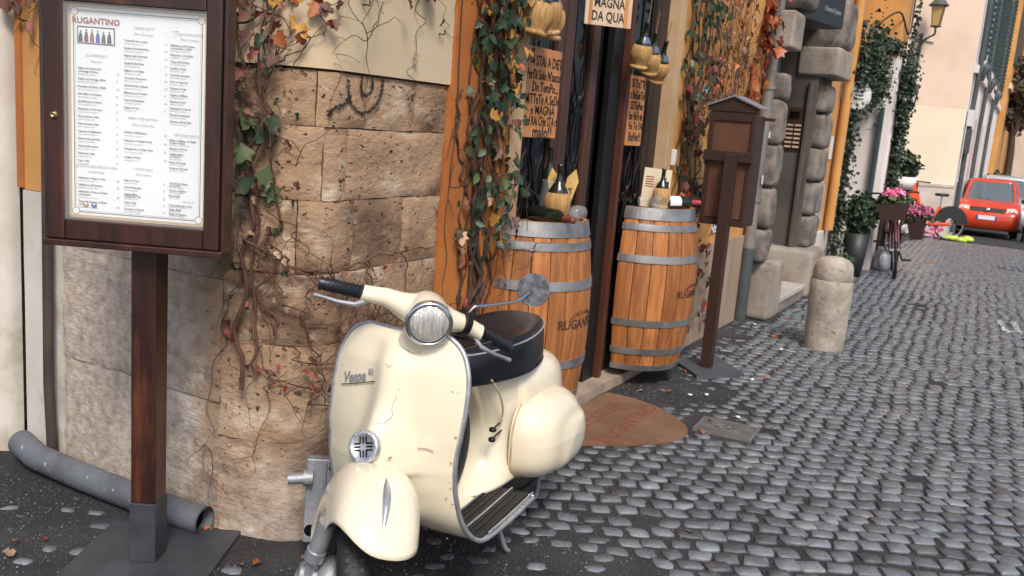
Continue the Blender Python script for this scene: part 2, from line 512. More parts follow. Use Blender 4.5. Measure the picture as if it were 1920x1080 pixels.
# ------------------------------------------------------------------ wall path of the corner building
PATH = [(2.165, 3.95), (2.155, 3.40), (2.145, 2.90), (2.135, 2.45), (2.14, 2.28), (2.17, 2.14), (2.225, 2.03), (2.30, 1.975), (2.38, 1.968), (2.46, 1.97), (2.7, 1.97), (3.0, 1.97), (3.3, 1.97), (3.6, 1.97), (4.0, 1.97), (4.5, 1.97), (5, 1.97), (5.5, 1.97), (6, 1.97), (6.5, 1.97), (7, 1.97), (7.5, 1.97), (8.0, 1.97)]
_PD = catmull([(x, y, 0) for x, y in PATH], 8)
_PS = [0.0]
for i in range(1, len(_PD)):
    _PS.append(_PS[-1] + (_PD[i] - _PD[i - 1]).length)
_i0 = min(range(len(_PD)), key=lambda i: (_PD[i] - Vector((2.30, 1.97, 0))).length)
_PS = [s - _PS[_i0] for s in _PS]
def wp(s, z, off=0):
    """point on the corner building's wall: s metres right of the corner's end, off metres out of the wall"""
    i = 0
    while i < len(_PS) - 2 and _PS[i + 1] < s: i += 1
    a, b = _PD[i], _PD[i + 1]
    t = (s - _PS[i]) / (_PS[i + 1] - _PS[i])
    p = a.lerp(b, t); d = (b - a).normalized()
    n = Vector((d.y, -d.x, 0))
    return Vector((p.x, p.y, z)) + n * off
def sx(x): return x - 2.30

CB = thing('corner_building', 'ochre and cream corner building with travertine base, wooden restaurant door and climbing vines', 'building', (3, 2.0, 0))

def wallstrip(name, m, s0, s1, z0, z1, off, thick=.12, nu=None, nv=8, parent=CB, amp=.002, label=None):
    nu = nu or max(2, int((s1 - s0) / .06)); mb = MB()
    mb.grid(lambda u, v: wp(s0 + (s1 - s0) * u, z0 + (z1 - z0) * v, off + amp * nz(wp(s0 + (s1 - s0) * u, z0 + (z1 - z0) * v), 4)), nu, nv)
    for (ss) in (s0, s1):
        mb.add([wp(ss, z0, off), wp(ss, z1, off), wp(ss, z1, off - thick), wp(ss, z0, off - thick)], [(0, 1, 2, 3)])
    for zz in (z0, z1):
        k = nu
        vs = [wp(s0 + (s1 - s0) * i / k, zz, off) for i in range(k + 1)] + [wp(s0 + (s1 - s0) * i / k, zz, off - thick) for i in range(k + 1)]
        mb.add(vs, [(i, i + 1, k + 2 + i, k + 1 + i) for i in range(k)])
    return obj(name, mb, m, parent, label=label)

ZT = 3.3
# backing behind the stone courses (shows in the joints)
wallstrip('wall_core', m_joint, -1.30, .66, -.1, ZT, -.03, .15)
def stone(s0, s1, z0, z1, m, gap=.0018, dep=.013, amp=.0075, off=0):
    s0 += gap; s1 -= gap; z0 += gap; z1 -= gap
    nu = max(4, int((s1 - s0) / .022)); nv = max(4, int((z1 - z0) / .022))
    sd = rnd.random() * 50; tilt = rnd.uniform(-.004, .004)
    def fn(u, v):
        s = s0 + (s1 - s0) * u; z = z0 + (z1 - z0) * v
        es = min((s - s0), (s1 - s)); ez = min((z - z0), (z1 - z))
        e = min(es, ez)
        edge = -dep * .6 * math.exp(-(max(e, 0) / .006) ** 1.1) * (.35 + .9 * max(0, min(1, .5 + noise.noise(Vector((s * 6, z * 6, sd))) * 1.6))) if dep else 0
        p = wp(s, z)
        q = Vector((p.x, p.y, p.z * 1.8)) + Vector((sd, 0, 0))
        h = amp * noise.noise(q * 5) + amp * .6 * noise.noise(q * 14)
        pit = noise.noise(q * 24)
        if pit > .38: h -= (pit - .38) * .03
        js = .004 * noise.noise(q * 9)
        return wp(s + (js if 0 < u < 1 else js * .8), z + js, off + h + edge + tilt * (v - .5))
    mb = MB(); mb.grid(fn, nu, nv)
    n = (nu + 1) * (nv + 1)
    # return edges into the wall
    ring = [i for i in range(nu + 1)] + [j * (nu + 1) + nu for j in range(1, nv + 1)] + [nv * (nu + 1) + i for i in range(nu - 1, -1, -1)] + [j * (nu + 1) for j in range(nv - 1, 0, -1)]
    vs = []
    for k in ring:
        p = mb.v[k]; u = (k % (nu + 1)) / nu; v = (k // (nu + 1)) / nv
        s = s0 + (s1 - s0) * u
        a = wp(s, p.z, -.045); vs.append(Vector((a.x, a.y, p.z)))
    L = len(ring); top = [mb.v[k] for k in ring]
    mb.add(top + vs, [(i, (i + 1) % L, L + (i + 1) % L, L + i) for i in range(L)])
    return obj('stone_block', mb, m, CB)
# z courses and their vertical joints (s positions)
B, G = m_trav, m_trav
for (z0, z1, js) in [
    (1.43, 1.607, [(-.32, G), (-.05, B), (.18, B), (.455, B), (.66, B)]),
    (1.19, 1.43, [(-.32, G), (-.02, B), (.085, B), (.66, B)]),
    (.945, 1.19, [(-.32, G), (-.10, B), (.14, B), (.42, B), (.66, B)]),
    (.70, .945, [(-.36, G), (.10, B), (.66, B)]),
]:
    for (a, _), (b, mm) in zip(js[:-1], js[1:]):
        stone(a, b, z0, z1, mm)
for (z0, z1, js) in [(.90, 1.43, [(-1.22, G), (-.75, G), (-.32, G)]), (.47, .90, [(-1.22, G), (-.80, G), (-.36, G)]), (.0, .47, [(-1.22, G), (-.72, G), (-.36, G)])]:
    for (a, _), (b, mm) in zip(js[:-1], js[1:]):
        stone(a, b, z0, z1, mm, gap=.0012, dep=.007)
for (z0, z1, js) in [(.0, .36, [(-.36, G), (.10, B), (.66, B)]), (.36, .70, [(-.36, G), (.20, B), (.66, B)])]:
    for (a, _), (b, mm) in zip(js[:-1], js[1:]):
        stone(a, b, z0, z1, mm, gap=.0006, dep=.003, amp=.010)
wallstrip('plaster_panel', m_cream, -.95, .664, 1.613, ZT, .006, .06)
# old soot and graffiti loop on the stone
g = MB()
def scrawl(pts, w):
    for p in catmull([(a, 0, b) for a, b in pts], 10):
        for k in range(5):
            a = p.x + rnd.gauss(0, w); b = p.z + rnd.gauss(0, w); r = rnd.uniform(.0015, .004)
            c = wp(sx(a), b, .008)
            q = [c + Vector((r * math.cos(t), 0, r * math.sin(t))) for t in (0, 1.2, 2.5, 3.8, 5.1)]
            g.add(q, [(0, 1, 2, 3, 4)])
scrawl([(2.36, 1.585), (2.37, 1.53), (2.41, 1.49), (2.46, 1.485), (2.51, 1.51), (2.54, 1.56), (2.545, 1.60)], .004)
scrawl([(2.43, 1.60), (2.43, 1.56), (2.46, 1.54), (2.49, 1.57), (2.485, 1.60)], .003)
scrawl([(2.37, 1.53), (2.34, 1.505), (2.30, 1.49), (2.29, 1.47)], .004)
obj('graffiti', g, m_ink, CB, kind='stuff')
# left of the travertine: ochre strip, white rounded pilaster
wallstrip('ochre_strip', m_yellow, -1.45, -.95, 1.09, ZT, .004, .06)
wallstrip('orange_edge', m_orange, -1.485, -1.445, 1.095, ZT, .011, .06)
wallstrip('grey_plinth', m_white, -1.46, -1.222, -.05, 1.088, .004, .08)
def pil(u, v):
    a = PI * u
    c = Vector((2.17, 3.60, 0))
    return Vector((c.x - .11 * math.sin(a) ** .8, c.y - .17 * math.cos(a), -.05 + (ZT + .05) * v)) 
mb = MB(); mb.grid(pil, 18, 14); obj('rounded_pilaster', mb, m_white, CB)
mb = MB(); mb.bb(2.14, 2.6, 3.76, 8, -.1, ZT); obj('side_wall', mb, m_white, CB)

# front, right of the travertine
def fbox(name, x0, x1, y0, y1, z0, z1, m, bevel=.003, label=None):
    mb = MB(); mb.bb(x0, x1, y0, y1, z0, z1)
    return obj(name, mb, m, CB, bevel=bevel, label=label)
wallstrip('orange_pilaster', m_orange, .665, sx(3.42), -.05, ZT, .018, .14)
fbox('door_trim', 3.422, 3.53, 1.945, 2.09, -.05, ZT, m_reveal)
fbox('door_trim', 5.38, 5.47, 1.945, 2.20, -.05, ZT, m_reveal)
wallstrip('ochre_wall', m_yellow, sx(5.472), sx(7.56), .72, ZT, .012, .12)
wallstrip('stone_wainscot', m_wains, sx(5.472), sx(7.56), -.05, .718, .035, .14)
fbox('door_head', 3.53, 5.38, 1.96, 2.2, 2.52, ZT, m_reveal)
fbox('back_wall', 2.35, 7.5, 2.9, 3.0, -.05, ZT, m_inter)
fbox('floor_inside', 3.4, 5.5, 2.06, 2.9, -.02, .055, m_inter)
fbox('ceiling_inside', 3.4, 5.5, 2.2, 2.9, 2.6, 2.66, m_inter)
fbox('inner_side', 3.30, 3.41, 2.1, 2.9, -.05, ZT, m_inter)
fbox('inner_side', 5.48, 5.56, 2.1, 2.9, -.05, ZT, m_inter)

# door leaves: frame, glass and ironwork
def leaf_door(name, x0, x1, y, m, st=.09, kick=.42):
    f = MB(); f.bb(x0, x0 + st, y - .025, y + .025, .08, 2.5); f.bb(x1 - st, x1, y - .025, y + .025, .08, 2.5)
    f.bb(x0 + st, x1 - st, y - .022, y + .022, 2.38, 2.5); f.bb(x0 + st, x1 - st, y - .022, y + .022, .08, kick)
    f.bb(x0 + st + .02, x1 - st - .02, y - .030, y - .0225, .14, kick - .06)
    d = obj(name, f, m, CB, bevel=.004)
    p = MB(); p.bb(x0 + st - .005, x1 - st + .005, y - .003, y + .003, kick - .005, 2.385)
    obj('pane', p, m_glassd, d)
    return d
d1 = leaf_door('door_leaf', 3.532, 4.03, 2.05, m_door, .07, .62)
d2 = leaf_door('door_leaf', 4.036, 4.42, 2.045, m_door, .085, .62)
d3 = leaf_door('door_leaf', 4.79, 5.26, 2.05, m_doord, .07, .62)
fr = MB(); fr.bb(5.262, 5.379, 2.02, 2.12, .06, 2.52); obj('door_frame', fr, m_doord, CB, bevel=.004)
fr = MB(); fr.bb(4.745, 4.788, 1.985, 2.075, .062, 2.5); obj('door_edge', fr, m_doorr, CB, bevel=.003)
fr = MB(); fr.bb(4.42, 4.50, 2.10, 2.9, .06, 2.5); obj('open_leaf', fr, m_inter, CB)
# the inner black leaf folded back in the opening
fr = MB(); fr.bb(4.60, 4.742, 2.02, 2.06, .062, 2.5); fr.bb(4.53, 4.59, 2.08, 2.11, .062, 2.5); obj('folded_leaf', fr, m_blackm, CB, bevel=.003)
def iron(x, zs, parent, y=2.015, w=.045):
    mb = MB()
    mb.tube([(x, y, .64), (x, y, 2.38)], .006, 6)
    for zc in zs:
        for sg in (-1, 1):
            mb.tube(catmull([(x, y, zc + .22), (x + sg * w * .7, y, zc + .14), (x + sg * w, y, zc + .06), (x + sg * w * .5, y, zc + .01), (x + sg * .008, y, zc)], 5), .005, 6)
            mb.tube(catmull([(x + sg * .008, y, zc), (x + sg * w * .9, y, zc - .015), (x + sg * w, y, zc - .05), (x + sg * w * .6, y, zc - .065), (x + sg * w * .45, y, zc - .04)], 5), .005, 6)
            mb.tube(catmull([(x + sg * .01, y, zc), (x + sg * w * .5, y, zc - .1), (x + sg * w * 1.1, y, zc - .24), (x, y, zc - .36)], 5), .004, 6)
        mb.lathe([(0, -.03), (.012, -.025), (.013, 0), (.012, .025), (0, .03)], (x, y, zc), 8)
    obj('iron_grille', mb, m_iron, parent)
iron(4.215, (1.62, 1.14), d2)
iron(3.70, (1.16,), d1, w=.06)
iron(3.86, (1.13,), d1, w=.05)
iron(4.96, (1.15, 1.75), d3, w=.05)
iron(5.10, (1.10,), d3, w=.05)

# threshold slab
mb = MB(); mb.grid(lambda u, v: Vector((3.5 + 1.9 * u, 1.91 + .16 * v, .062 + .003 * nz((u * 9, v * 3, 0), 2))), 30, 4)
mb.grid(lambda u, v: Vector((3.5 + 1.9 * u, 1.91 + .008 * nz((u * 12, v, 3), 1.5) * (1 - v) + 0, -.03 + .092 * v + .003 * nz((u * 9, 0, 0), 2) * v)), 30, 3)
tag(obj('threshold_step', mb, m_slab), 'low worn stone threshold step in front of the dark doorway', 'step')

# ------------------------------------------------------------------ street
STREET = thing('cobbled_street', 'street of dark basalt cobbles with grit between the stones', None, (0, 0, 0), kind='structure')
mb = MB()
def slope(x): return -.03 * max(0, min(x, 70) - 12) - (.0 if x < 12 else 0)
def gz(x, y):
    return slope(x) + .004 * noise.noise(Vector((x * .9, y * .9, 0))) + .006 * noise.noise(Vector((x * .35, y * .35, 4)))
def dirtiness(x, y):
    """1 = grit covers the stones, 0 = clean stones"""
    d = (y - 1.15) / .75 if x < 6.3 else (y - 1.62) / .35
    d2 = 1.35 - (x - 1.5) * .55 - max(0, (.9 - y)) * .6
    d = max(d, d2 if x < 4.2 else -1)
    d += 1.0 * noise.noise(Vector((x * 1.1, y * 1.1, 7)))
    e = noise.noise(Vector((x * .55, y * .8, 31))) * 3 - 1.05
    if x > 4.3: d = max(d, min(.55, e))
    return max(0, min(.93 if x < 2.3 else 1, d))
def gn(u, v):
    x = -4 + 30 * u; y = -6 + 9.5 * v
    return Vector((x, y, gz(x, y) - .0015 + .0065 * dirtiness(x, y) + .003 * noise.noise(Vector((x * 7, y * 7, 0)))))
mb.grid(gn, 300, 130, m_dirt)
mb.grid(lambda u, v: Vector((26 + 60 * u, -6 + 9.5 * v, gz(26 + 60 * u, 0) + .004)), 60, 4, m_dirt)
obj('grit_bed', mb, m_dirt, STREET, kind='stuff')
mb = MB()
for (xa, xb) in ((-150, 12), (12, 70), (70, 300)):
    for (ya, yb) in ((-150, -5.98), (-5.98, 3.48), (3.48, 150)):
        dz = -.03 if ya != -5.98 or xb != 12 else -.05
        mb.add([(xa, ya, slope(xa) + dz), (xb, ya, slope(xb) + dz), (xb, yb, slope(xb) + dz), (xa, yb, slope(xa) + dz)], [(0, 1, 2, 3)])
gr = obj('ground', mb, mat('far_cobbles', (.15, .16, .18), (.10, .105, .12), 9, .5, bump=.8, bs=14, st=(1, 1, 1)), None, kind='structure')

CAMP = Vector((0, 0, 1.5)); CM = SC.camera.matrix_world.inverted()
def proj(p):
    q = CM @ Vector(p)
    if q.z > -.1: return None
    f = 1700
    return (960 + f * q.x / -q.z, 540 - f * q.y / -q.z, -q.z)
def cobble_geo(cx, cy, a, sz, sd, d, lo):
    """an uneven pillow-topped stone: outline of 8 points, two rings and a top"""
    r = random.Random(sd)
    n = 6 if lo else 9
    hw = sz[0] / 2; hh = sz[1] / 2
    base = gz(cx, cy)
    shr = 1 - .42 * d * r.uniform(.5, 1.2)
    rise = .0035 * (1 - d) + .0042 + r.uniform(-.0018, .0018)
    tx = r.uniform(-.018, .018); ty = r.uniform(-.018, .018)
    ca, sa = math.cos(a), math.sin(a)
    pts = []
    j = .11 + .12 * d
    cr = .82 - .25 * d
    sk = r.uniform(-.16, .16)
    for (x, y) in ((-1, -cr), (-cr, -1), (0, -1.04), (cr, -1), (1, -cr), (1.03, 0), (1, cr), (cr, 1), (0, 1.04), (-cr, 1), (-1, cr), (-1.03, 0)):
        if lo and (x == 0 or y == 0): continue
        x = x + r.uniform(-j, j); y = y + r.uniform(-j, j)
        pts.append(((x + sk * y) * hw * shr, (y + sk * .5 * x) * hh * shr))
    n = len(pts)
    vs = []
    for sc, h in ((1.02, -.02), (1.0, rise * .45), (.955, rise), ):
        for (x, y) in pts:
            X, Y = x * sc, y * sc
            vs.append(Vector((cx + X * ca - Y * sa, cy + X * sa + Y * ca, base + h + X * tx + Y * ty)))
    vs.append(Vector((cx, cy, base + rise + .0003)))
    fs = []
    for i in range(2):
        for k in range(n):
            k2 = (k + 1) % n
            fs.append((i * n + k, i * n + k2, (i + 1) * n + k2, (i + 1) * n + k))
    for k in range(n):
        fs.append((2 * n + k, 2 * n + (k + 1) % n, 3 * n))
    return vs, fs
ang = R(-62); SPx, SPy = .101, .089
ux, uy = Vector((math.cos(ang), math.sin(ang), 0)), Vector((math.cos(R(33)), math.sin(R(33)), 0))
cobs = []
GRATE = [(4.652, 1.301), (4.667, 1.01), (4.406, .999), (4.428, 1.287)]
def blocked(x, y):
    if x > 2.0 and y > 1.93 and x < 3.4: return True
    if 3.4 <= x < 5.5 and y > 1.88: return True
    if x >= 5.5 and x < 7.5 and y > 1.9: return True
    if x >= 7.5 and x < 10 and y > 1.69: return True
    if x >= 10 and y > 1.85: return True
    if y > 2.0 and x > 2.05: return True
    if 4.36 < x < 4.71 and .96 < y < 1.34: return True
    return False
for i in range(-180, 320):
    for j in range(-60, 340):
        wob = .05 * noise.noise(Vector((i * .23, j * .23, 0)))
        off = (.5 if j % 2 else 0) + .12 * noise.noise(Vector((j * 1.7, 0, 9)))
        p = ux * ((i + off) * SPx) + uy * (j * SPy)
        x, y = p.x + wob + 1, p.y + wob * .7 - 1
        if not (1.0 < x < 21 and -5 < y < 3.6) or blocked(x, y): continue
        q = proj((x, y, 0))
        if not q or not (-260 < q[0] < 2300 and q[1] < 1330): continue
        d = dirtiness(x, y)
        if d > .93 and rnd.random() < .8: continue
        if d > .5 and rnd.random() < .45 * d: continue
        if rnd.random() < .012: continue
        cobs.append((q[2], x + rnd.gauss(0, .004), y + rnd.gauss(0, .004), d, (SPx * rnd.uniform(.76, .93), SPy * rnd.uniform(.74, .90)), rnd.randrange(1 << 30), q))
def shown(c):
    return 0 if (0 <= c[6][0] <= 1920 and c[6][1] <= 1080) else 1
cobs.sort(key=lambda c: (shown(c), c[0]))
rest = MB()
for k, c in enumerate(cobs):
    vs, fs = cobble_geo(c[1], c[2], R(-60) + rnd.gauss(0, .09), c[4], c[5], c[3], k > 2500)
    if k < 300:
        ctr = Vector((c[1], c[2], 0)); m2 = MB(); m2.add([v - ctr for v in vs], fs, m_cob)
        n = (len(vs) - 1) // 3
        for q in range(n, 3 * n): m2.sm[q] = True
        o = obj('cobble', m2, m_cob, STREET, local=True); o.location = ctr
    else:
        f0 = len(rest.sm); rest.add(vs, fs, m_cob)
        n = (len(vs) - 1) // 3
        for q in range(f0 + n, f0 + 3 * n): rest.sm[q] = True
# far stones get their colour variation from the material's noise
m_cob2 = mat('basalt_cobble_field', (.172, .192, .214), (.085, .096, .110), 9, .28, bump=.45, bs=55, rvar=.10, c3=(.06, .06, .065), s3=60, t3=.70, c4=(.24, .235, .235), s4=5, t4=.63, spec=.6)
rest.mats = [m_cob2]
obj('cobble_field', rest, m_cob2, STREET, kind='stuff')

# ------------------------------------------------------------------ barrels (half barrels fixed to the wall)
def half_barrel(label, cx, cy, z0, h, rb, rt, bolt, txt_a, txt_z):
    T = thing('wine_barrel', label, 'barrel', (cx, cy, z0), 0, 'half barrels used as tables beside the door')
    def rad(z):
        t = (z - z0) / h * 2 - 1
        return rt + (rb - rt) * (1 - abs(t) ** 2.1)
    ns = 11
    a0, a1 = PI, 2 * PI
    for k in range(ns):
        b0 = a0 + (a1 - a0) * k / ns + .006; b1 = a0 + (a1 - a0) * (k + 1) / ns - .006
        mb = MB(); nv = 14
        jit = rnd.uniform(-.0015, .0015)
        def fn(u, v, b0=b0, b1=b1, jit=jit):
            z = z0 + .0 + h * v; r = rad(z) + jit - .003 * (abs(2 * u - 1) ** 6)
            a = b0 + (b1 - b0) * u
            return Vector((cx + r * math.cos(a), cy + r * math.sin(a), z))
        mb.grid(fn, 5, nv)
        inner = lambda u, v, fn=fn: Vector((cx + (fn(u, v).x - cx) * .93, cy + (fn(u, v).y - cy) * .93, fn(u, v).z))
        mb.grid(inner, 5, nv, flip=True)
        for u in (0, 1):
            for j in range(nv):
                mb.add([fn(u, j / nv), fn(u, (j + 1) / nv), inner(u, (j + 1) / nv), inner(u, j / nv)], [(0, 1, 2, 3)])
        for v in (0, 1):
            mb.add([fn(0, v), fn(.5, v), fn(1, v), inner(1, v), inner(.5, v), inner(0, v)], [(0, 1, 2, 3, 4, 5)])
        obj('stave', mb, m_stave, T)
    # head boards
    for zz in (h - .035, .03):
        mb = MB(); r = rad(z0 + zz) * .94
        poly = [(cx + r * math.cos(a0 + (a1 - a0) * i / 20), cy + r * math.sin(a0 + (a1 - a0) * i / 20), z0 + zz) for i in range(21)]
        mb.prism(poly, (0, 0, .02)); obj('head', mb, m_staved, T)
    for (f0, f1) in ((.0, .035), (.105, .145), (.285, .325), (.675, .72), (.865, .905), (.93, 1.0)):
        mb = MB(); za, zb = z0 + h * f0, z0 + h * f1
        pr = [(rad(za) + .0005, za), (rad(za) + .0045, za), (rad(zb) + .0045, zb), (rad(zb) + .0005, zb)]
        mb.lathe([(r, z) for r, z in pr], (cx, cy, 0), 40, a0=a0 - .01, a1=a1 + .01, flat=True)
        hp = obj('hoop', mb, m_hoop, T, bevel=0)
        rv = MB()
        for a in [a0 + .35 + .62 * i + rnd.uniform(-.05, .05) for i in range(5)]:
            zz = (za + zb) / 2; r = rad(zz) + .0045
            M = frame((cx + r * math.cos(a), cy + r * math.sin(a), zz), (-math.sin(a), math.cos(a), 0), (0, 0, 1))
            rv.lathe([(.0045, 0), (.004, .002), (0, .003)], (0, 0, 0), 8, M=None) if False else rv.add([M @ Vector((.0045 * math.cos(t), .0045 * math.sin(t), -.0005)) for t in [i * PI / 4 for i in range(8)]] + [M @ Vector((0, 0, -.003))], [(i, (i + 1) % 8, 8) for i in range(8)])
        for a, dz in ((bolt, -.25), (bolt, .25), (bolt + .1, -.0)):
            zz = (za + zb) / 2 + dz * (zb - za); r = rad(zz) + .0045
            M = frame((cx + r * math.cos(a), cy + r * math.sin(a), zz), (-math.sin(a), math.cos(a), 0), (0, 0, 1))
            for s in (1,):
                rv.add([M @ Vector((.006 * math.cos(t), .006 * math.sin(t), -.0005)) for t in [i * PI / 4 for i in range(8)]] + [M @ Vector((0, 0, -.006)), M @ Vector((0, 0, .006))], [(i, (i + 1) % 8, 8) for i in range(8)] + [((i + 1) % 8, i, 9) for i in range(8)])
        obj('rivet', rv, m_rivet, hp, kind='stuff')
    def wrap(p):
        z = txt_z + p.y; r = rad(z) + .0012 + p.z
        a = txt_a + p.x / rad(z)
        return Vector((cx + r * math.cos(a), cy + r * math.sin(a), z))
    mb = text_mb('RUGANTINO', .062, None, m_inkbrown, depth=.001, fn=wrap, bold=.0012, align='LEFT', sx=.95)
    def wrap2(p):
        return wrap(Vector((p.x + .17, p.y + .05 - (p.x) ** 2 * 2.2, p.z)))
    mb = text_mb('ANTICA OSTERIA', .026, None, m_inkbrown, depth=.001, fn=wrap2, align='CENTER', mb=mb)
    obj('branding', mb, m_inkbrown, T)
    return T, rad
half_barrel('half wine barrel of orange oak beside the scooter seat, left of the doorway', 3.70, 1.965, .155, .92, .315, .268, PI + .12, PI + 1.02, .62)
half_barrel('half wine barrel of orange oak right of the dark doorway, behind the notice stand', 5.16, 1.965, .11, .96, .35, .292, 2 * PI - .85, PI + 1.10, .575)

# ------------------------------------------------------------------ bottles
def fiasco(label, base, tilt=None, sc=1.0, group=None, hang=None, yaw=0):
    T = thing('wine_flask', label, 'wine bottle', base, yaw, group)
    if tilt: T.rotation_euler = tilt
    T.scale = (sc, sc, sc)
    mb = MB(); mb.lathe([(0, .012), (.043, .012), (.047, .02), (.047, .04), (.055, .06), (.064, .09), (.062, .125), (.052, .15), (.051, .149), (.058, .12)], n=26)
    # vertical straw ribs
    for k in range(38):
        a = 2 * PI * k / 38
        mb.tube([(r * math.cos(a), r * math.sin(a), z) for r, z in ((.047, .038), (.056, .06), (.0645, .09), (.0625, .125), (.053, .151))], .0014, 4)
    bk = obj('basket', mb, m_straw, T, local=True)
    mb = MB(); mb.tube([(.046 * math.cos(a), .046 * math.sin(a), .016) for a in [2 * PI * i / 20 for i in range(20)]], .012, 8, closed=True)
    obj('foot_ring', mb, m_straw, T, local=True)
    mb = MB(); mb.lathe([(.05, .13), (.05, .15), (.04, .175), (.022, .20), (.015, .225), (.014, .275), (.0165, .277), (.0165, .288), (.013, .29), (0, .29)], n=20)
    obj('glass', mb, m_glassb, T, local=True)
    mb = MB(); mb.lathe([(.045, .165), (.036, .185), (.026, .200)], n=12, a0=-2.9, a1=-1.4)
    for i in range(len(mb.v)): mb.v[i] = Vector((mb.v[i].x * 1.03, mb.v[i].y * 1.03, mb.v[i].z))
    obj('label', mb, m_ly if not hang else mat('flask_label', (.10, .13, .20), None, rough=.3), T, local=True)
    if hang:
        q = MB(); q.tube(catmull([Vector((0, 0, .27)), Vector((.012, 0, .30)), Vector(hang)], 4), .003, 5)
        obj('cord', q, m_straw, T, local=True)
    return T
hx = .30
fiasco('straw covered wine flask nearest the vine, hanging left of the doorway', (3.41, 1.865, 1.845), (R(6), R(6), 0), .92, 'straw flasks hanging left of the doorway', (.01, .02, .75))
fiasco('straw covered wine flask in the middle of the three hanging left of the doorway', (3.51, 1.85, 1.862), (R(-4), R(-12), .5), .92, 'straw flasks hanging left of the doorway', (.0, .02, .75))
fiasco('straw covered wine flask behind the other two, hanging left of the doorway', (3.62, 1.90, 1.852), (R(3), R(-8), .5), .88, 'straw flasks hanging left of the doorway', (.0, .0, .75))
fiasco('straw covered wine flask nearest the door opening, hanging right of it', (4.67, 1.90, 1.82), (R(10), R(-8), 0), .86, 'straw flasks hanging right of the doorway', (-.01, .0, .42))
fiasco('straw covered wine flask in the middle of the three hanging right of the doorway', (4.83, 1.90, 1.80), (R(4), R(-16), .4), .82, 'straw flasks hanging right of the doorway', (.0, .0, .42))
fiasco('straw covered wine flask nearest the beige door trim, tilted, hanging right of the doorway', (5.03, 1.93, 1.775), (R(8), R(-24), .4), .86, 'straw flasks hanging right of the doorway', (.0, .0, .42))
# dry arrangement on barrel 1 (head at z=1.0)
TZ = 1.055
fiasco('straw wine flask with yellow label standing on the barrel beside the scooter', (3.70, 1.83, TZ), (0, 0, 2.4), .92)
def wine_bottle(label, base, direction, mcap=m_blackm, name='wine_bottle', ln=.30, r=.037):
    d = Vector(direction).normalized()
    q = d.to_track_quat('Z', 'Y')
    T = thing(name, label, 'wine bottle', base); T.rotation_mode = 'XYZ'; T.rotation_euler = q.to_euler()
    mb = MB(); mb.lathe([(0, 0), (r * .9, 0), (r, .006), (r, ln * .58), (r * .9, ln * .66), (r * .42, ln * .76), (r * .38, ln * .80)], n=24)
    obj('glass', mb, m_glassb, T, local=True)
    mb = MB(); mb.lathe([(r * .41, ln * .78), (r * .40, ln * .98), (r * .42, ln * .985), (r * .42, ln), (0, ln)], n=16)
    obj('capsule', mb, mcap, T, local=True)
    mb = MB(); mb.lathe([(r * 1.01, ln * .18), (r * 1.01, ln * .46)], n=16, a0=0, a1=3.6)
    if mcap.name == 'capsule_red': obj('label', mb, m_paper, T, local=True)
    return T
m_cork = mat('cork_red', (.20, .05, .03), None, rough=.6)
m_capr = mat('capsule_red', (.38, .05, .07), None, rough=.3)
wine_bottle('dark wine bottle lying with its neck towards the street on the barrel beside the scooter', (3.66, 1.93, TZ + .037), (-.35, -.93, .0), m_cork, ln=.27)
def goblet(label, base, direction, sc=1):
    d = Vector(direction).normalized(); q = d.to_track_quat('Z', 'Y')
    T = thing('wine_glass', label, 'wine glass', base); T.rotation_euler = q.to_euler(); T.scale = (sc, sc, sc)
    mb = MB(); mb.lathe([(0, .0), (.034, 0), (.034, .002), (.005, .006), (.004, .07), (.012, .078), (.036, .10), (.042, .13), (.036, .17), (.034, .17), (.040, .13), (.034, .102), (0, .082)], n=24)
    obj('bowl', mb, m_glassc, T, local=True)
    return T
goblet('clear wine glass lying on its side on the barrel beside the scooter', (3.74, 1.84, TZ + .040), (.75, -.3, 0.02), .9)
# glass jug with handle, behind the flask
T = thing('glass_jug', 'clear glass jug with a curved handle on the barrel beside the scooter', 'jug', (3.76, 1.90, TZ))
mb = MB(); mb.lathe([(0, 0), (.045, 0), (.052, .03), (.05, .10), (.042, .17), (.044, .19), (.041, .19), (.038, .17), (.046, .10), (.047, .03), (0, .006)], n=24)
obj('bowl', mb, m_glassc, T, local=True)
mb = MB(); mb.tube(catmull([(.045, -.01, .17), (.085, -.03, .165), (.095, -.03, .11), (.08, -.03, .06), (.05, -.01, .05)], 6), .005, 8)
obj('handle', mb, m_glassc, T, local=True)
# crossed wooden tags
T = thing('wooden_tag', 'pair of pointed yellow wooden tags with lettering behind the flask on the barrel', 'tag', (3.79, 1.87, TZ))
for nm, a, dx in (('tag_board', R(14), .012), ('tag_board', R(-12), -.03)):
    mb = MB()
    M = frame((3.80 + dx, 1.86 + dx * .2, TZ + .01), (math.cos(a) * .75, -.66 * math.cos(a), -math.sin(a)), (math.sin(a) * .75, -math.sin(a) * .66, math.cos(a)))
    poly = [M @ Vector(p) for p in ((-.02, 0, 0), (.02, 0, 0), (.026, .13, 0), (.03, .19, 0), (0, .24, 0), (-.03, .19, 0), (-.026, .13, 0))]
    mb.prism(poly, M.to_3x3() @ Vector((0, 0, -.006)))
    b = obj(nm, mb, mat('tag_wood', (.62, .42, .14), (.5, .3, .1), 8, .6), T)
    if dx > 0:
        M2 = frame(M @ Vector((0, .09, .001)), M.to_3x3() @ Vector((0, 1, 0)), M.to_3x3() @ Vector((-1, 0, 0)))
        obj('lettering', text_mb('ENOTECA', .03, M2, m_ink, depth=.001, bold=.0006, sx=.9), m_ink, b)
# tall bottle behind
wine_bottle('black tall bottle standing behind the flask on the barrel beside the scooter', (3.78, 1.925, TZ), (0, 0, 1), m_blackm, ln=.34, r=.03)
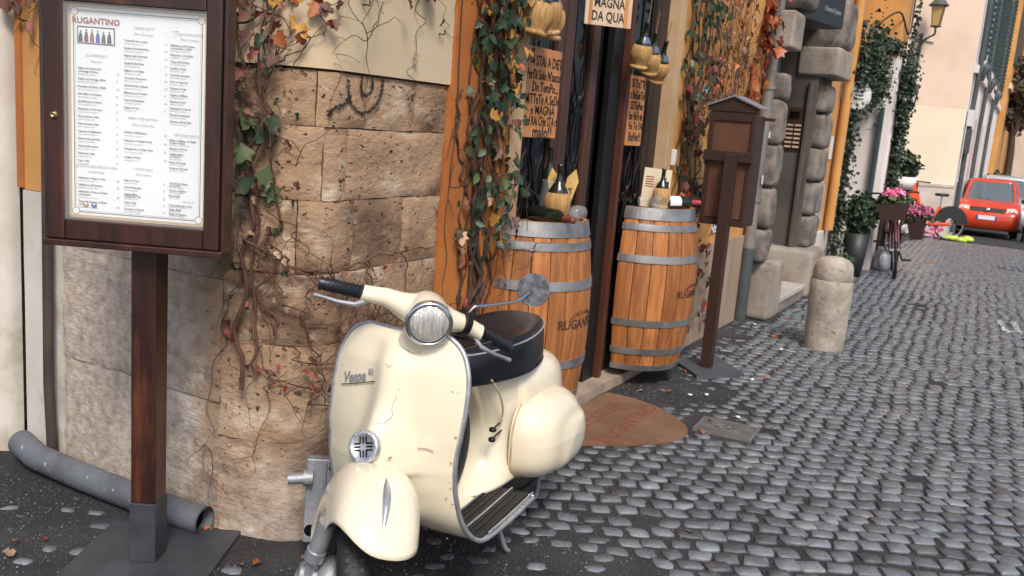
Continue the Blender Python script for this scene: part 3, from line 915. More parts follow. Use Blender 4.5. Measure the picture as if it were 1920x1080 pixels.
# barrel 2
fiasco('straw wine flask with yellow label before the printed card on the far barrel', (5.08, 1.84, TZ), (0, 0, 2.2), .82)
wine_bottle('wine bottle with a red capsule lying on the far barrel, neck towards the street', (5.12, 1.86, TZ + .037), (.74, -.52, .02), m_capr, ln=.29)
goblet('clear wine glass lying at the left end of the far barrel', (5.0, 1.93, TZ + .042), (-.3, -.8, .02))
T = thing('menu_card', 'cream printed card with a bottle picture propped up on the far barrel', 'card', (5.14, 1.9, TZ), R(-8))
M = frame((5.14, 1.90, TZ + .115), (.62, -.78, -.05), (.02, .05, 1))
mb = MB(); mb.add([M @ Vector(p) for p in ((-.085, -.115, 0), (.085, -.115, 0), (.085, .115, 0), (-.085, .115, 0), (-.085, -.115, -.004), (.085, -.115, -.004), (.085, .115, -.004), (-.085, .115, -.004))], [(0, 1, 2, 3), (7, 6, 5, 4), (0, 4, 5, 1), (1, 5, 6, 2), (2, 6, 7, 3), (3, 7, 4, 0)])
obj('card', mb, mat('card_cream', (.66, .57, .40), (.60, .5, .35), 5, .6), T)
mb = MB()
def pr(x0, x1, y0, y1): mb.add([M @ Vector(p) for p in ((x0, y0, .001), (x1, y0, .001), (x1, y1, .001), (x0, y1, .001))], [(0, 1, 2, 3)])
pr(.03, .075, .0, .045); pr(.02, .028, .06, .065); pr(.035, .06, .058, .064)
obj('print', mb, m_ink, T)
mb = MB()
for i in range(5): pr(-.07, -.02, .06 - i * .014, .066 - i * .014)
obj('print', mb, m_inkred, T)

# ------------------------------------------------------------------ lettered boards
def board(label, x0, x1, y, z0, z1, lines, mb_m, size, sxx, z_list, name='lettered_sign', yaw=0, cat='sign'):
    T = thing(name, label, cat, ((x0 + x1) / 2, y, (z0 + z1) / 2), 0)
    mb = MB(); w = x1 - x0; hh = z1 - z0; n = 26
    # slightly ragged sawn edge
    pts = []
    for i in range(n): pts.append((x0 + .002 * rnd.random(), y, z0 + hh * i / (n - 1)))
    for i in range(n): pts.append((x1 - .002 * rnd.random(), y, z1 - hh * i / (n - 1)))
    mb.prism(pts, (0, .016, 0)); obj('board', mb, mb_m, T)
    tx = None
    for (t, zc, s, dx, bx) in lines:
        M = frame(((x0 + x1) / 2 + dx, y - .001, zc), (1, 0, 0), (0, 0, 1))
        tx = text_mb(t, s, M, m_ink, depth=.002, bold=.0005, sx=bx, mb=tx, align='CENTER')
    obj('lettering', tx, m_ink, T)
    return T
b1 = board('orange pine board lettered Si stai a diet, left of the door opening', 3.605, 3.925, 1.985, 1.43, 1.83,
    [('S', 1.785, .095, -.125, .8), ('i STAi A DiET', 1.768, .066, .028, .74), ('PerDi Solo N\'sacco', 1.708, .062, 0, .70), ('De TemPo...', 1.655, .062, .02, .82), ('MiTTeTe A SeDe', 1.60, .064, 0, .74), ('e MAGNA', 1.552, .060, .01, .9), ('Del RAi CHe STA ri', 1.503, .062, 0, .64), ('maJo!!', 1.452, .085, .02, .9)], m_sign, 0, 0, None)
b2 = board('narrow orange pine board lettered Si tutti, on the right door leaf', 4.82, 5.055, 1.995, 1.41, 1.80,
    [('Si TuTTi', 1.755, .066, .0, .88), ('a RuGanTin', 1.692, .068, 0, .64), ('SiSTieNe', 1.632, .068, 0, .78), ('Bon VinTo vin', 1.575, .068, 0, .52), ('Ve Te FA', 1.52, .062, .01, .88), ('BeNe!!', 1.458, .072, .01, .9)], m_sign, 0, 0, None)
T = thing('hanging_sign', 'pale board with orange edges lettered Cantina da Qua hanging over the doorway', 'sign', (4.3, 1.9, 2.1), 0)
Ms = frame((4.19, 1.885, 2.035), (.80, -.60, .01), (0, 0, 1)) @ Matrix.Scale(.74, 4)
def sb(x0, x1, y0, y1, z0, z1, m, nm):
    mb = MB(); mb.add([Ms @ Vector((x, y, z)) for x in (x0, x1) for y in (y0, y1) for z in (z0, z1)], [(0, 1, 3, 2), (4, 6, 7, 5), (0, 4, 5, 1), (2, 3, 7, 6), (0, 2, 6, 4), (1, 5, 7, 3)])
    obj(nm, mb, m, T, bevel=.002)
sb(-.175, .175, -.07, .20, -.012, 0, m_signw, 'board')
sb(-.150, -.125, -.07, .20, .0005, .003, m_sign, 'stripe'); sb(.115, .145, -.07, .20, .0005, .003, m_sign, 'stripe')
tx = text_mb('DA QUA', .088, Ms @ Matrix.Translation((-.005, -.012, .0015)), m_ink, depth=.002, sx=.72, bold=.001)
tx = text_mb('MAGNA', .088, Ms @ Matrix.Translation((.0, .075, .0015)), m_ink, depth=.002, sx=.72, bold=.001, mb=tx)
obj('lettering', tx, m_ink, T)
mb = MB(); mb.tube([Ms @ Vector((-.15, .2, -.006)), (4.1, 1.97, 2.7)], .003, 5); mb.tube([Ms @ Vector((.15, .2, -.006)), (4.4, 1.97, 2.7)], .003, 5)
obj('cord', mb, m_iron, T)

# small stickers and plate on the ochre wall
mb = MB(); mb.bb(5.96, 6.12, 1.949, 1.957, 1.72, 1.83)
t = obj('notice', mb, m_sage); tag(t, 'small white and pink notice stuck on the ochre wall above the notice stand', 'notice')
mb = MB(); mb.bb(5.975, 6.105, 1.947, 1.9488, 1.73, 1.775); obj('print', mb, m_stk2, t)
mb = MB(); mb.bb(6.55, 6.95, 1.945, 1.957, .80, .91)
t = obj('wall_plate', mb, m_sage); tag(t, 'small pale plate on the ochre wall just above the stone base', 'plate')
mb = MB()
for i in range(3): mb.bb(6.58, 6.9 - .05 * i, 1.9435, 1.9448, .88 - .03 * i, .888 - .03 * i)
obj('print', mb, m_blue, t)
mb = MB(); mb.bb(5.50, 5.53, 1.93, 1.957, 1.30, 1.40); t = obj('doorbell', mb, m_sage, bevel=.003); tag(t, 'small pale doorbell box on the wall right of the beige door trim', 'doorbell')

# ------------------------------------------------------------------ menu board stand
Tm = Vector((.47, -.883, 0)).normalized(); Nm = Vector((-Tm.y, Tm.x, 0)) * -1     # Nm points to the viewer
P0 = Vector((1.795, 2.294, 0))
MS = thing('menu_stand', 'dark stained wooden menu stand on a flat steel base, showing the restaurant menu behind glass', 'menu stand', tuple(P0 + Tm * .047 - Nm * .04), 0)
def mf(s, z, o): return P0 + Tm * s + Nm * o + Vector((0, 0, z))
def mbox(name, s0, s1, z0, z1, o0, o1, m, bevel=.003, parent=None, mb=None, emit=True):
    mb = mb or MB()
    mb.add([mf(s, z, o) for s in (s0, s1) for o in (o0, o1) for z in (z0, z1)], [(0, 1, 3, 2), (4, 6, 7, 5), (0, 4, 5, 1), (2, 3, 7, 6), (0, 2, 6, 4), (1, 5, 7, 3)])
    return obj(name, mb, m, parent or MS, bevel=bevel) if emit else mb
mbox('post', 0, .078, .22, 1.8, -.09, 0, m_wood, .004)
mbox('post_sleeve', -.003, .081, .022, .22, -.094, .004, m_steelb, .003)
mbox('base_plate', -.175, .27, .0, .022, -.27, .175, m_steelb, .003)
# cabinet
x0, x1, zb, zt, dp = -.228, .283, 1.055, 1.80, .06
bx = mbox('back_panel', x0, x1, zb, zt, .0, .02, m_wood)
for a in ((x0, x0 + .058, zb, zt), (x1 - .046, x1, zb, zt)):
    mbox('door_rail', a[0], a[1], a[2], a[3], .022, dp, m_wood, .005)
mbox('door_rail', x0 + .0585, x1 - .0465, zb, zb + .062, .022, dp - .002, m_wood, .005)
mbox('door_rail', x0 + .0585, x1 - .0465, zt - .072, zt, .022, dp - .002, m_wood, .005)
mbox('side_rail', x1 + .001, x1 + .014, zb - .01, zt + .01, -.02, dp - .012, m_wood, .003)
mbox('bottom_rail', x0 - .004, x1 + .012, zb - .02, zb - .001, -.02, dp + .004, m_wood, .003)
# paper, border, lettering
px0, px1, pz0, pz1 = x0 + .060, x1 - .048, zb + .064, zt - .074
pap = mbox('menu_sheet', px0, px1, pz0, pz1, .030, .033, m_paper, 0)
mb = MB()
def rectline(a, b, c, d, w, o, mm):
    for (q) in ((a, b, c, c + w), (a, b, d - w, d), (a, a + w, c, d), (b - w, b, c, d)):
        mb.add([mf(q[0], q[2], o), mf(q[1], q[2], o), mf(q[1], q[3], o), mf(q[0], q[3], o)], [(0, 1, 2, 3)], mm)
rectline(px0, px1, pz0, pz1, .009, .0335, m_gold)
rectline(px0 + .016, px1 - .016, pz0 + .016, pz1 - .016, .0022, .0336, m_inkbrown)
rectline(px0 + .021, px1 - .021, pz0 + .021, pz1 - .021, .001, .0336, m_gold)
for (cx_, cz_) in ((px0 + .02, pz0 + .02), (px1 - .02, pz0 + .02), (px0 + .02, pz1 - .02), (px1 - .02, pz1 - .02)):
    mb.add([mf(cx_ + .012 * math.cos(t), cz_ + .012 * math.sin(t), .0337) for t in [i * PI / 5 for i in range(10)]], [tuple(range(10))], m_gold)
    mb.add([mf(cx_ + .009 * math.cos(t), cz_ + .009 * math.sin(t), .0339) for t in [i * PI / 5 for i in range(10)]], [tuple(range(10))], m_paper)
obj('printed_border', mb, None, pap)
def mt(s, z, o=.0345): return frame(mf(s, z, o), Tm, (0, 0, 1))
W_ = px1 - px0
tx = text_mb('RUGANTINO', .0235, mt(px0 + .082, pz1 - .045), m_inkred, depth=.0006, bold=.0006, sx=.98)
obj('title', tx, m_inkred, pap)
# frieze of robed figures
mb = MB()
def fq(a, b, c, d, m, o=.0345): mb.add([mf(a, c, o), mf(b, c, o), mf(b, d, o), mf(a, d, o)], [(0, 1, 2, 3)], m)
fx0, fx1, fz0, fz1 = px0 + .028, px0 + .136, pz1 - .108, pz1 - .060
fq(fx0, fx1, fz0, fz1, m_inkbrown); fq(fx0 + .003, fx1 - .003, fz0 + .003, fz1 - .004, m_paper, .0348)
for k, (mm, mh) in enumerate(((m_ink, .032), (m_lr, .036), (m_lo, .036), (m_blue, .034), (m_zincd, .032), (m_ink, .034))):
    c = fx0 + .010 + k * .0165
    mb.add([mf(c + a * .0062, fz0 + .004 + b * mh, .0351) for a, b in ((-1, 0), (1, 0), (.9, .45), (.5, .8), (-.5, .8), (-1, .4))], [(0, 1, 2, 3, 4, 5)], mm)
    mb.add([mf(c + .0028 * math.cos(t), fz0 + .004 + mh * .92 + .0028 * math.sin(t), .0352) for t in [i * PI / 3 for i in range(6)]], [tuple(range(6))], m_inkbrown)
obj('frieze_print', mb, None, pap)
cols = {
 0: (px0 + .028, ['GLI ANTIPASTI', 'Tagliere di salumi misti|e formaggi|12', 'Tagliere de Formaggi e Miele|9', 'Prosciutto di Parma e Mozzarella|10', 'Fritto Misto de Verdure|8', 'Suppli Romani de Rugantino|6', 'Alici Marinate al Limone|8', 'Bruschette al Pomodoro|5', 'Fiori di Zucca e Alici Fritte|7', 'Olive Ascolane Fritte|6', 'Caponata de Melanzane|7', 'Filetti de Baccala Fritto|9', 'Carciofi alla Romana|8', 'Pane e Olio|2']),
}
def lines_block(s, z, rows, dz, sz, pw=.118, head=None, mm=m_text):
    """rows of dish names with their prices to the right"""
    global TX, TXL
    if head:
        for h in head:
            TXL = text_mb(h, sz * 1.25, mt(s + pw / 2, z), m_textl, depth=.0004, mb=TXL, res=1, sx=.9); z -= dz * .75
        z -= dz * .2
    for r in rows:
        a = r.split('|')
        for q in a[:-1]:
            TX = text_mb(q, sz, mt(s, z), mm, depth=.0004, align='LEFT', sx=.82, mb=TX, res=1, bold=.00012); z -= dz * .42
        TX = text_mb(a[-1], sz, mt(s + pw + .004, z + dz * .42 - .003), mm, depth=.0004, align='LEFT', sx=.9, mb=TX, res=1)
        # the pale English line below each dish
        TXL = text_mb('with ' + a[0].lower()[:24], sz * .7, mt(s, z + .0005), m_textl, depth=.0004, align='LEFT', sx=.8, mb=TXL, res=1)
        z -= dz * .58
    return z
TX = MB(); TXL = MB()
c0, c1, c2 = px0 + .028, px0 + .163, px0 + .295
d = .0212; S = .0086
lines_block(c0, pz1 - .140, ['Tagliere de Salumi misti|e Formaggi de Roma|12', 'Tagliere de Formaggi e Miele|9', 'Prosciutto de Parma e Bufala|10', 'Fritto Misto de Verdure|8', 'Alici Marinate ar Limone|8', 'Bruschette ar Pomodoro|5', 'Fiori de Zucca e Alici|7', 'Olive Ascolane Fritte|6', 'Caponata de Melanzane|7', 'Filetti de Baccala Fritto|9', 'Carciofi alla Romana|8', 'Puntarelle e Alici|7', 'Pane e Olio|2'], d, S, .108, ['GLI ANTIPASTI', 'Starters'])
lines_block(c0, pz0 + .152, ['Fettuccine ar Ragu de Coda|14', 'Saltimbocca alla Romana|16', 'Abbacchio ar Forno co Patate|e Rosmarino|18', 'Trippa alla Romana co Menta|e Pecorino|14'], d * .95, S, .108, ['LE PASTE FRESCHE DE CASA', 'Fresh Pasta'])
lines_block(c1, pz1 - .055, ['Tonnarelli cacio e pepe|11', 'Bucatini alla Amatriciana|12', 'Rigatoni alla Carbonara|12', 'Spaghetti alla Gricia|11', 'Rigatoni co la Pajata|14', 'Gnocchi ar Pomodoro|10', 'Ravioli Ricotta e Spinaci|12', 'Minestrone de Verdure|9', 'Penne all Arrabbiata|10', 'Zuppa de Ceci|9'], d * .98, S, .112, ['I PRIMI PIATTI', 'First Courses'])
lines_block(c2, pz1 - .062, ['Saltimbocca alla Romana|co prosciutto e salvia|15', 'Abbacchio a Scottadito|17', 'Trippa alla Romana|13', 'Involtini ar Sugo|14', 'Coda alla Vaccinara|16', 'Pollo co Peperoni|13', 'Polpette ar Sugo|12', 'Tagliata de Manzo|18', 'Bistecca ai Ferri|19', 'Scaloppine ar Limone|13', 'Baccala in Guazzetto|16', 'Salsiccia e Broccoletti|13'], d * .88, S, .112, ['I SECONDI PIATTI', 'Main Courses'])
lines_block(c1, pz0 + .300, ['Involtino de Melanzane|13', 'Fettuccine co Funghi Porcini|14', 'Strozzapreti co Tartufo Nero|15', 'Lasagna ar Forno|12'], d * 1.12, S, .112, ['MENU DER GIORNO', 'Menu of the day'])
lines_block(c2, pz0 + .262, ['Filetto de Manzo co Funghi|Porcini e Patate|22', 'Branzino ar Forno|18', 'Grigliata Mista|co Verdure|20', 'Fritto de Paranza|17', 'Orata ar Cartoccio|18'], d * .78, S, .112, ['SECONDI SPECIALI'])
lines_block(c1, pz0 + .155, ['Patate ar Forno|5', 'Cicoria Ripassata|5', 'Insalata Mista|5'], d * .95, S, .112, ['I CONTORNI', 'Side dishes'])
lines_block(c2, pz0 + .122, ['Carciofi alla Giudia|co pecorino|7', 'Verdure Grigliate|6', 'Broccoletti|5'], d * .7, S, .112)
lines_block(c1, pz0 + .075, ['Tiramisu de Casa|6', 'Panna Cotta|5', 'Crostata de Visciole|6'], d * .9, S, .112)
lines_block(c2, pz0 + .070, ['Torta de Ricotta e Pere|6', 'Gelato Misto|5', 'Frutta de Stagione|5'], d * .6, S, .112, ['I DOLCI'])
obj('menu_text', TX, m_text, pap); obj('menu_small_print', TXL, m_textl, pap)
mb = MB()
for (q, mm) in ((c0 + .022, m_ly), (c0 + .046, m_blue)):
    mb.add([mf(q + .0085 * math.cos(t), pz0 + .040 + .0085 * math.sin(t), .035) for t in [i * PI / 8 for i in range(16)]], [tuple(range(16))], mm)
    mb.add([mf(q + .0045 * math.cos(t), pz0 + .043 + .003 * math.sin(t), .0353) for t in [i * PI / 8 for i in range(16)]], [tuple(range(16))], m_paper)
obj('logo_print', mb, None, pap)
mbox('glass_pane', x0 + .055, x1 - .043, zb + .058, zt - .068, .052, .056, m_pane, 0)
mb = MB(); Mk = frame(mf(x0 + .032, 1.412, dp), Tm, (0, 0, 1))
mb.lathe([(.0115, 0), (.0115, .004), (.008, .0045), (.008, .0075), (.0045, .008), (.004, .004), (0, .004)], n=20)
for i in range(len(mb.v)): mb.v[i] = Mk @ mb.v[i]
obj('lock', mb, m_brass, MS)

# ------------------------------------------------------------------ second notice stand (seen from behind)
NS = thing('notice_stand', 'dark brown notice stand with a small pitched roof on a grey steel base', 'notice stand', (5.66, 1.62, 0), 0)
def nb(name, x0, x1, y0, y1, z0, z1, m, bevel=.003):
    mb = MB(); mb.bb(x0, x1, y0, y1, z0, z1); return obj(name, mb, m, NS, bevel=bevel)
mb = MB(); q = [Vector((5.635, 1.825)), Vector((5.935, 1.615)), Vector((5.655, 1.365)), Vector((5.39, 1.595))]
mb.prism([(p.x, p.y, .002) for p in q][::-1], (0, 0, .028)); obj('base_plate', mb, mat('base_paint_grey', (.075, .083, .095), (.06, .066, .078), 5, .5), NS, bevel=.002)
nb('post', 5.60, 5.668, 1.575, 1.645, .03, 1.40, m_woodb)
nb('back_board', 5.70, 5.715, 1.515, 1.775, .99, 1.63, m_woodp)
for (a, b, c, d_) in ((1.50, 1.528, .945, 1.66), (1.762, 1.795, .945, 1.66), (1.5285, 1.7615, .945, .985), (1.5285, 1.7615, 1.60, 1.66)):
    nb('frame_rail', 5.69, 5.735, a, b, c, d_, m_woodb)
nb('cross_rail', 5.665, 5.69, 1.485, 1.805, 1.35, 1.415, m_woodb)
nb('side_panel', 5.735, 5.90, 1.497, 1.510, .95, 1.645, m_woodb)
nb('side_panel', 5.735, 5.90, 1.785, 1.798, .95, 1.645, m_woodb)
nb('front_board', 5.88, 5.90, 1.5105, 1.7845, .95, 1.645, m_woodp)
nb('bottom_panel', 5.736, 5.88, 1.5105, 1.7845, .95, .965, m_woodb)
mb = MB(); mb.prism([(5.685, 1.49, 1.66), (5.685, 1.81, 1.66), (5.685, 1.81, 1.685), (5.685, 1.65, 1.745), (5.685, 1.49, 1.685)], (.02, 0, 0)); obj('gable', mb, m_woodb, NS)
for s in (-1, 1):
    mb = MB(); y1 = 1.65 + s * .170
    mb.add([(5.67, 1.65, 1.752), (5.92, 1.65, 1.752), (5.92, y1, 1.685), (5.67, y1, 1.685), (5.67, 1.65, 1.762), (5.92, 1.65, 1.762), (5.92, y1, 1.694), (5.67, y1, 1.694)],
           [(0, 1, 2, 3), (7, 6, 5, 4), (0, 4, 5, 1), (1, 5, 6, 2), (2, 6, 7, 3), (3, 7, 4, 0)])
    obj('roof_panel', mb, m_lead, NS)
nb('bracket', 5.90, 5.92, 1.44, 1.51, 1.62, 1.64, m_woodb)
# chain from the vine to the stand
mb = MB()
for k in range(30):
    t = k / 29; c = Vector((5.62, 1.80, 1.19)).lerp(Vector((5.60, 1.95, 1.2)), t)
c0_ = Vector((5.70, 1.79, 1.235)); c1_ = Vector((5.55, 1.945, 1.25))
nlk = 16
for k in range(nlk):
    t = (k + .5) / nlk; c = c0_.lerp(c1_, t); c.z -= .02 * math.sin(PI * t)
    dd = (c1_ - c0_).normalized(); up_ = Vector((0, 0, 1)) if k % 2 else dd.cross(Vector((0, 0, 1))).normalized()
    mb.tube([c + dd * .0095 * math.cos(a) + up_ * .005 * math.sin(a) for a in [i * PI / 4 for i in range(8)]], .0018, 4, closed=True)
tag(obj('chain', mb, m_iron), 'thin iron chain running from the notice stand to the wall', 'chain')

# ------------------------------------------------------------------ doormat and gas cover
DM = thing('doormat', 'rounded brown coir doormat with red lettering lying before the doorway', 'doormat', (4.3, 1.6, 0))
outl = catmull([(3.55, 1.87, 0), (4.1, 1.885, 0), (4.60, 1.885, 0), (4.66, 1.85, 0), (4.66, 1.70, 0), (4.585, 1.52, 0), (4.47, 1.38, 0), (4.34, 1.295, 0), (4.20, 1.29, 0), (4.06, 1.355, 0), (3.93, 1.47, 0), (3.80, 1.62, 0), (3.62, 1.74, 0), (3.52, 1.82, 0)], 6)
mb = MB(); mb.prism([(p.x, p.y, .006) for p in outl][::-1], (0, 0, .012)); obj('pad', mb, m_mat, DM, bevel=.003)
mtx = frame((4.085, 1.715, .019), (.905, .425, 0), (-.425, .905, 0))
mtx = frame((4.13, 1.695, .019), (1, .10, 0), (-.10, 1, 0))
m_matred = mat('mat_red', (.17, .035, .022), (.20, .07, .04), 30, .95)
tx = text_mb('ANTICA OSTERIA', .105, frame((4.10, 1.735, .0185), (1, .05, 0), (-.25, 1, 0)), m_matred, depth=.001, sx=1.0)
tx = text_mb('RUGANTINO', .125, frame((4.24, 1.575, .0185), (1, .03, 0), (-.25, 1, 0)), m_matred, depth=.001, sx=.98, bold=.001, mb=tx)
obj('lettering', tx, m_matred, DM)
GC = thing('gas_cover', 'small rectangular cast iron cover lettered GAS set into the street', 'manhole cover', (4.54, 1.15, 0))
Mg = frame((4.538, 1.15, .016), (.05, -.9987, 0), (.9987, .05, 0))
def gq(name, x0, x1, y0, y1, z0, z1, mb=None):
    mb = mb or MB(); mb.add([Mg @ Vector((x, y, z)) for x in (x0, x1) for y in (y0, y1) for z in (z0, z1)], [(0, 1, 3, 2), (4, 6, 7, 5), (0, 4, 5, 1), (2, 3, 7, 6), (0, 2, 6, 4), (1, 5, 7, 3)]); return mb
mb = gq('', -.143, .143, -.112, .112, -.03, -.004); obj('plate', mb, m_castiron, GC)
mb = gq('', -.150, -.139, -.12, .12, -.03, 0); gq('', .139, .150, -.12, .12, -.03, 0, mb); gq('', -.139, .139, -.12, -.110, -.03, 0, mb); gq('', -.139, .139, .110, .12, -.03, 0, mb)
gq('', -.062, .062, .038, .044, -.004, .0015, mb); gq('', -.062, .062, -.044, -.038, -.004, .0015, mb); gq('', -.068, -.062, -.044, .044, -.004, .0015, mb); gq('', .062, .068, -.044, .044, -.004, .0015, mb)
obj('rim', mb, m_ironw, GC)
mb = MB()
for i in range(24):
    for j in range(16):
        x = -.132 + i * .0115; y = -.103 + j * .0137
        if abs(x) < .072 and abs(y) < .05: continue
        gq('', x - .0038, x + .0038, y - .0035, y + .0035, -.004, .0012, mb)
obj('tread_pattern', mb, m_ironw, GC, kind='stuff')
obj('lettering', text_mb('GAS', .072, Mg @ Matrix.Translation((0, 0, 0)), m_ironw, depth=.006, bold=.002, sx=.95), m_ironw, GC)
mb = MB(); mb.add([Mg @ Vector((-.105 + .012 * math.cos(t), .05 + .012 * math.sin(t), .0012)) for t in [i * PI / 2 for i in range(4)]], [(0, 1, 2, 3)]); obj('key_hole', mb, m_inter, GC)

# ------------------------------------------------------------------ bollard
T = thing('stone_bollard', 'pitted travertine bollard with a domed top standing in the street', 'bollard', (6.98, 1.13, 0))
def boll(prof, n=40):
    mb = MB()
    mb.lathe(prof, (6.98, 1.13, 0), n)
    for i, v in enumerate(mb.v):
        d_ = Vector((v.x - 6.98, v.y - 1.13, 0))
        v += d_ * (.03 * noise.noise(v * 14) + .02 * noise.noise(v * 40))
    return mb
obj('shaft', boll([(0.1425, -.03), (0.1453, .05), (0.1482, .15), (0.1501, .25), (0.1520, .35), (0.1530, .45), (0.1520, .515), (0.1463, .528)]), m_boll, T)
obj('dome', boll([(0.1377, .526), (0.1415, .54), (0.1425, .58), (0.1387, .62), (0.1254, .655), (0.0997, .68), (0.0570, .695), (0, .70)]), m_boll, T)

# ------------------------------------------------------------------ scooter (local frame: x forward, y rider's left, z up)
SCO = thing('scooter', 'vintage cream scooter with black seat and round chrome headlight, parked before the stone wall', 'scooter', (1.80, 1.44, 0), R(187))
def sobj(name, mb, m, parent=SCO, **k):
    return obj(name, mb, m, parent, local=True, **k)
def interp(tab, z):
    """smooth interpolation in a table of (z, value...) sorted by z"""
    if z <= tab[0][0]: return tab[0][1:]
    if z >= tab[-1][0]: return tab[-1][1:]
    for i in range(len(tab) - 1):
        if tab[i][0] <= z <= tab[i + 1][0]:
            t = (z - tab[i][0]) / (tab[i + 1][0] - tab[i][0])
            n = len(tab)
            out = []
            for c in range(1, len(tab[0])):
                p0 = tab[max(i - 1, 0)][c]; p1 = tab[i][c]; p2 = tab[i + 1][c]; p3 = tab[min(i + 2, n - 1)][c]
                out.append(.5 * ((2 * p1) + (p2 - p0) * t + (2 * p0 - 5 * p1 + 4 * p2 - p3) * t * t + (3 * p1 - p0 - 3 * p2 + p3) * t ** 3))
            return tuple(out)
# shield profile along a path parameter: w (0 top .. 1 end of floor): x edge, z, half width, bulge amount, bulge width
SH = [(0.00, -.284, .888, .105, .000, .05), (.02, -.283, .885, .135, .002, .05), (.05, -.282, .872, .162, .008, .05), (.10, -.281, .840, .190, .022, .048), (.18, -.272, .775, .212, .030, .048),
      (.28, -.262, .690, .217, .040, .05), (.34, -.258, .650, .216, .062, .05), (.40, -.256, .595, .213, .100, .058), (.47, -.258, .540, .208, .125, .066), (.52, -.26, .500, .208, .128, .07),
      (.55, -.263, .480, .208, .07, .07), (.60, -.270, .435, .208, .02, .075), (.66, -.288, .360, .214, .02, .08), (.72, -.318, .305, .222, .0, .08), (.78, -.365, .262, .232, .0, .08), (.84, -.43, .242, .240, 0, .08), (.92, -.60, .236, .246, 0, .08), (1.0, -.80, .236, .246, 0, .08)]
def shield(u, v):
    xe, z, hw, bu, bw = interp(SH, v)
    t = 2 * u - 1
    y = hw * t - .014 * math.exp(-((z - .5) / .16) ** 2)
    conv = .055 * (.35 + .65 * min(1, v / .16)) * (1 - t * t) * (1 if v < .6 else max(0, 1 - (v - .6) / .2))
    x = xe + conv + bu * math.exp(-(abs(y) / bw) ** 2.4)
    # the floor is a little raised in the middle (tunnel)
    if v > .74:
        k = min(1, (v - .74) / .1)
        z += .030 * k * math.exp(-(y / .07) ** 4)
    # soft roll of the top edge
    return Vector((x, y, z))
mb = MB(); mb.grid(shield, 56, 90)
leg = sobj('leg_shield', mb, m_paint, solid=.004)
trim = [shield(0, v / 60) for v in range(60, -1, -1)] + [shield(u / 12, 0) for u in range(1, 12)] + [shield(1, v / 60) for v in range(0, 61)]
mb = MB(); mb.tube(trim, .0075, 10); sobj('edge_trim', mb, m_alu, leg)
# dark mouth under the horn casing and the steering head
mb = MB(); mb.tube([(-.14, 0, .34), (-.165, 0, .47), (-.20, 0, .56)], [.05, .05, .03], 16); sobj('steering_head', mb, m_blackm)
# horn
Mh = frame((-.088, -.004, .592), (0, 1, 0), (-.30, 0, .95))
mb = MB(); mb.lathe([(.046, -.01), (.046, .006), (.043, .010), (.034, .010), (.032, .006), (0, .006)], n=32)
for k in range(6):
    a = PI / 3 * k + .3; mb.lathe([(.003, .010), (.003, .0125), (0, .013)], (.039 * math.cos(a), .039 * math.sin(a), 0), 8)
for i in range(len(mb.v)): mb.v[i] = Mh @ mb.v[i]
hn = sobj('horn', mb, m_alu)
mb = MB()
for a0_, nn in ((0, 4), (PI / 2, 4), (PI, 4), (3 * PI / 2, 4)):
    for k in range(3):
        c = Vector((.019, -.009 + .009 * k, .0068)); Rz = Matrix.Rotation(a0_ + .25, 3, 'Z')
        mb.add([Mh @ (Rz @ (c + Vector((x, y, 0)))) for x, y in ((-.010, -.0022), (.009, -.0022), (.009, .0022), (-.010, .0022))], [(0, 1, 2, 3)])
sobj('slot', mb, m_inter, hn)
# shield badge and script
def on_shield(y, z, off=0.0):
    lo_, hi_ = 0, .6
    for _ in range(30):
        mid = (lo_ + hi_) / 2
        if interp(SH, mid)[1] > z: lo_ = mid
        else: hi_ = mid
    hw = interp(SH, lo_)[2]
    u = (y / hw + 1) / 2
    p = shield(u, lo_)
    return Vector((p.x + off, y, z))
mb = MB(); mb.add([on_shield(.014 * math.cos(t), .815 + .018 * math.sin(t), .0065) for t in [PI / 6 + i * PI / 3 for i in range(6)]], [tuple(range(6))]); mb.add([on_shield(.010 * math.cos(t), .815 + .013 * math.sin(t), .0075) for t in [PI / 6 + i * PI / 3 for i in range(6)]], [tuple(range(6))], m_paint2)
sobj('badge', mb, m_alu)
cs, sn = math.cos(R(17)), math.sin(R(17))
def scr(p):
    y = -.135 + p.x * cs - p.y * sn; z = .735 + p.x * sn + p.y * cs
    return on_shield(y, z, .0065 + p.z)
tx = text_mb('Vespa', .040, None, m_alu, depth=.002, shear=.45, fn=scr, bold=.0008, align='CENTER', sx=.98)
tx = text_mb('50', .022, None, m_alu, depth=.002, shear=.3, fn=lambda p: scr(p + Vector((.070, .010, 0))), mb=tx)
ul = MB(); ul.tube([scr(Vector((x, -.019 + .05 * max(0, x) ** 1.5, .001))) for x in [-.055 + .013 * i for i in range(12)]], .0015, 5)
sobj('script_badge', tx, m_blackm); sobj('script_underline', ul, m_blackm)

# wear: chips along the trim, a hairline crack, small bolts
mb = MB()
for _ in range(26):
    sg_ = rnd.choice((-1, 1)); z_ = rnd.uniform(.30, .84); hw_ = .198
    c_ = Vector((0, sg_ * (hw_ - abs(rnd.gauss(0, .012))), z_)) if rnd.random() < .7 else Vector((0, rnd.uniform(-.18, .18), z_))
    r_ = rnd.uniform(.0012, .0035)
    mb.add([on_shield(c_.y + r_ * math.cos(t) * rnd.uniform(.6, 1.5), c_.z + r_ * math.sin(t) * rnd.uniform(.6, 1.2), .0028) for t in [i * PI / 3 for i in range(6)]], [tuple(range(6))])
cr_ = catmull([Vector((0, .035, .72)), Vector((0, .028, .69)), Vector((0, .034, .665)), Vector((0, .02, .65)), Vector((0, .0, .645))], 5)
mb.tube([on_shield(p.y, p.z, .0022) for p in cr_], .0007, 4)
cr_ = catmull([Vector((0, .10, .575)), Vector((0, .125, .572)), Vector((0, .14, .566))], 5)
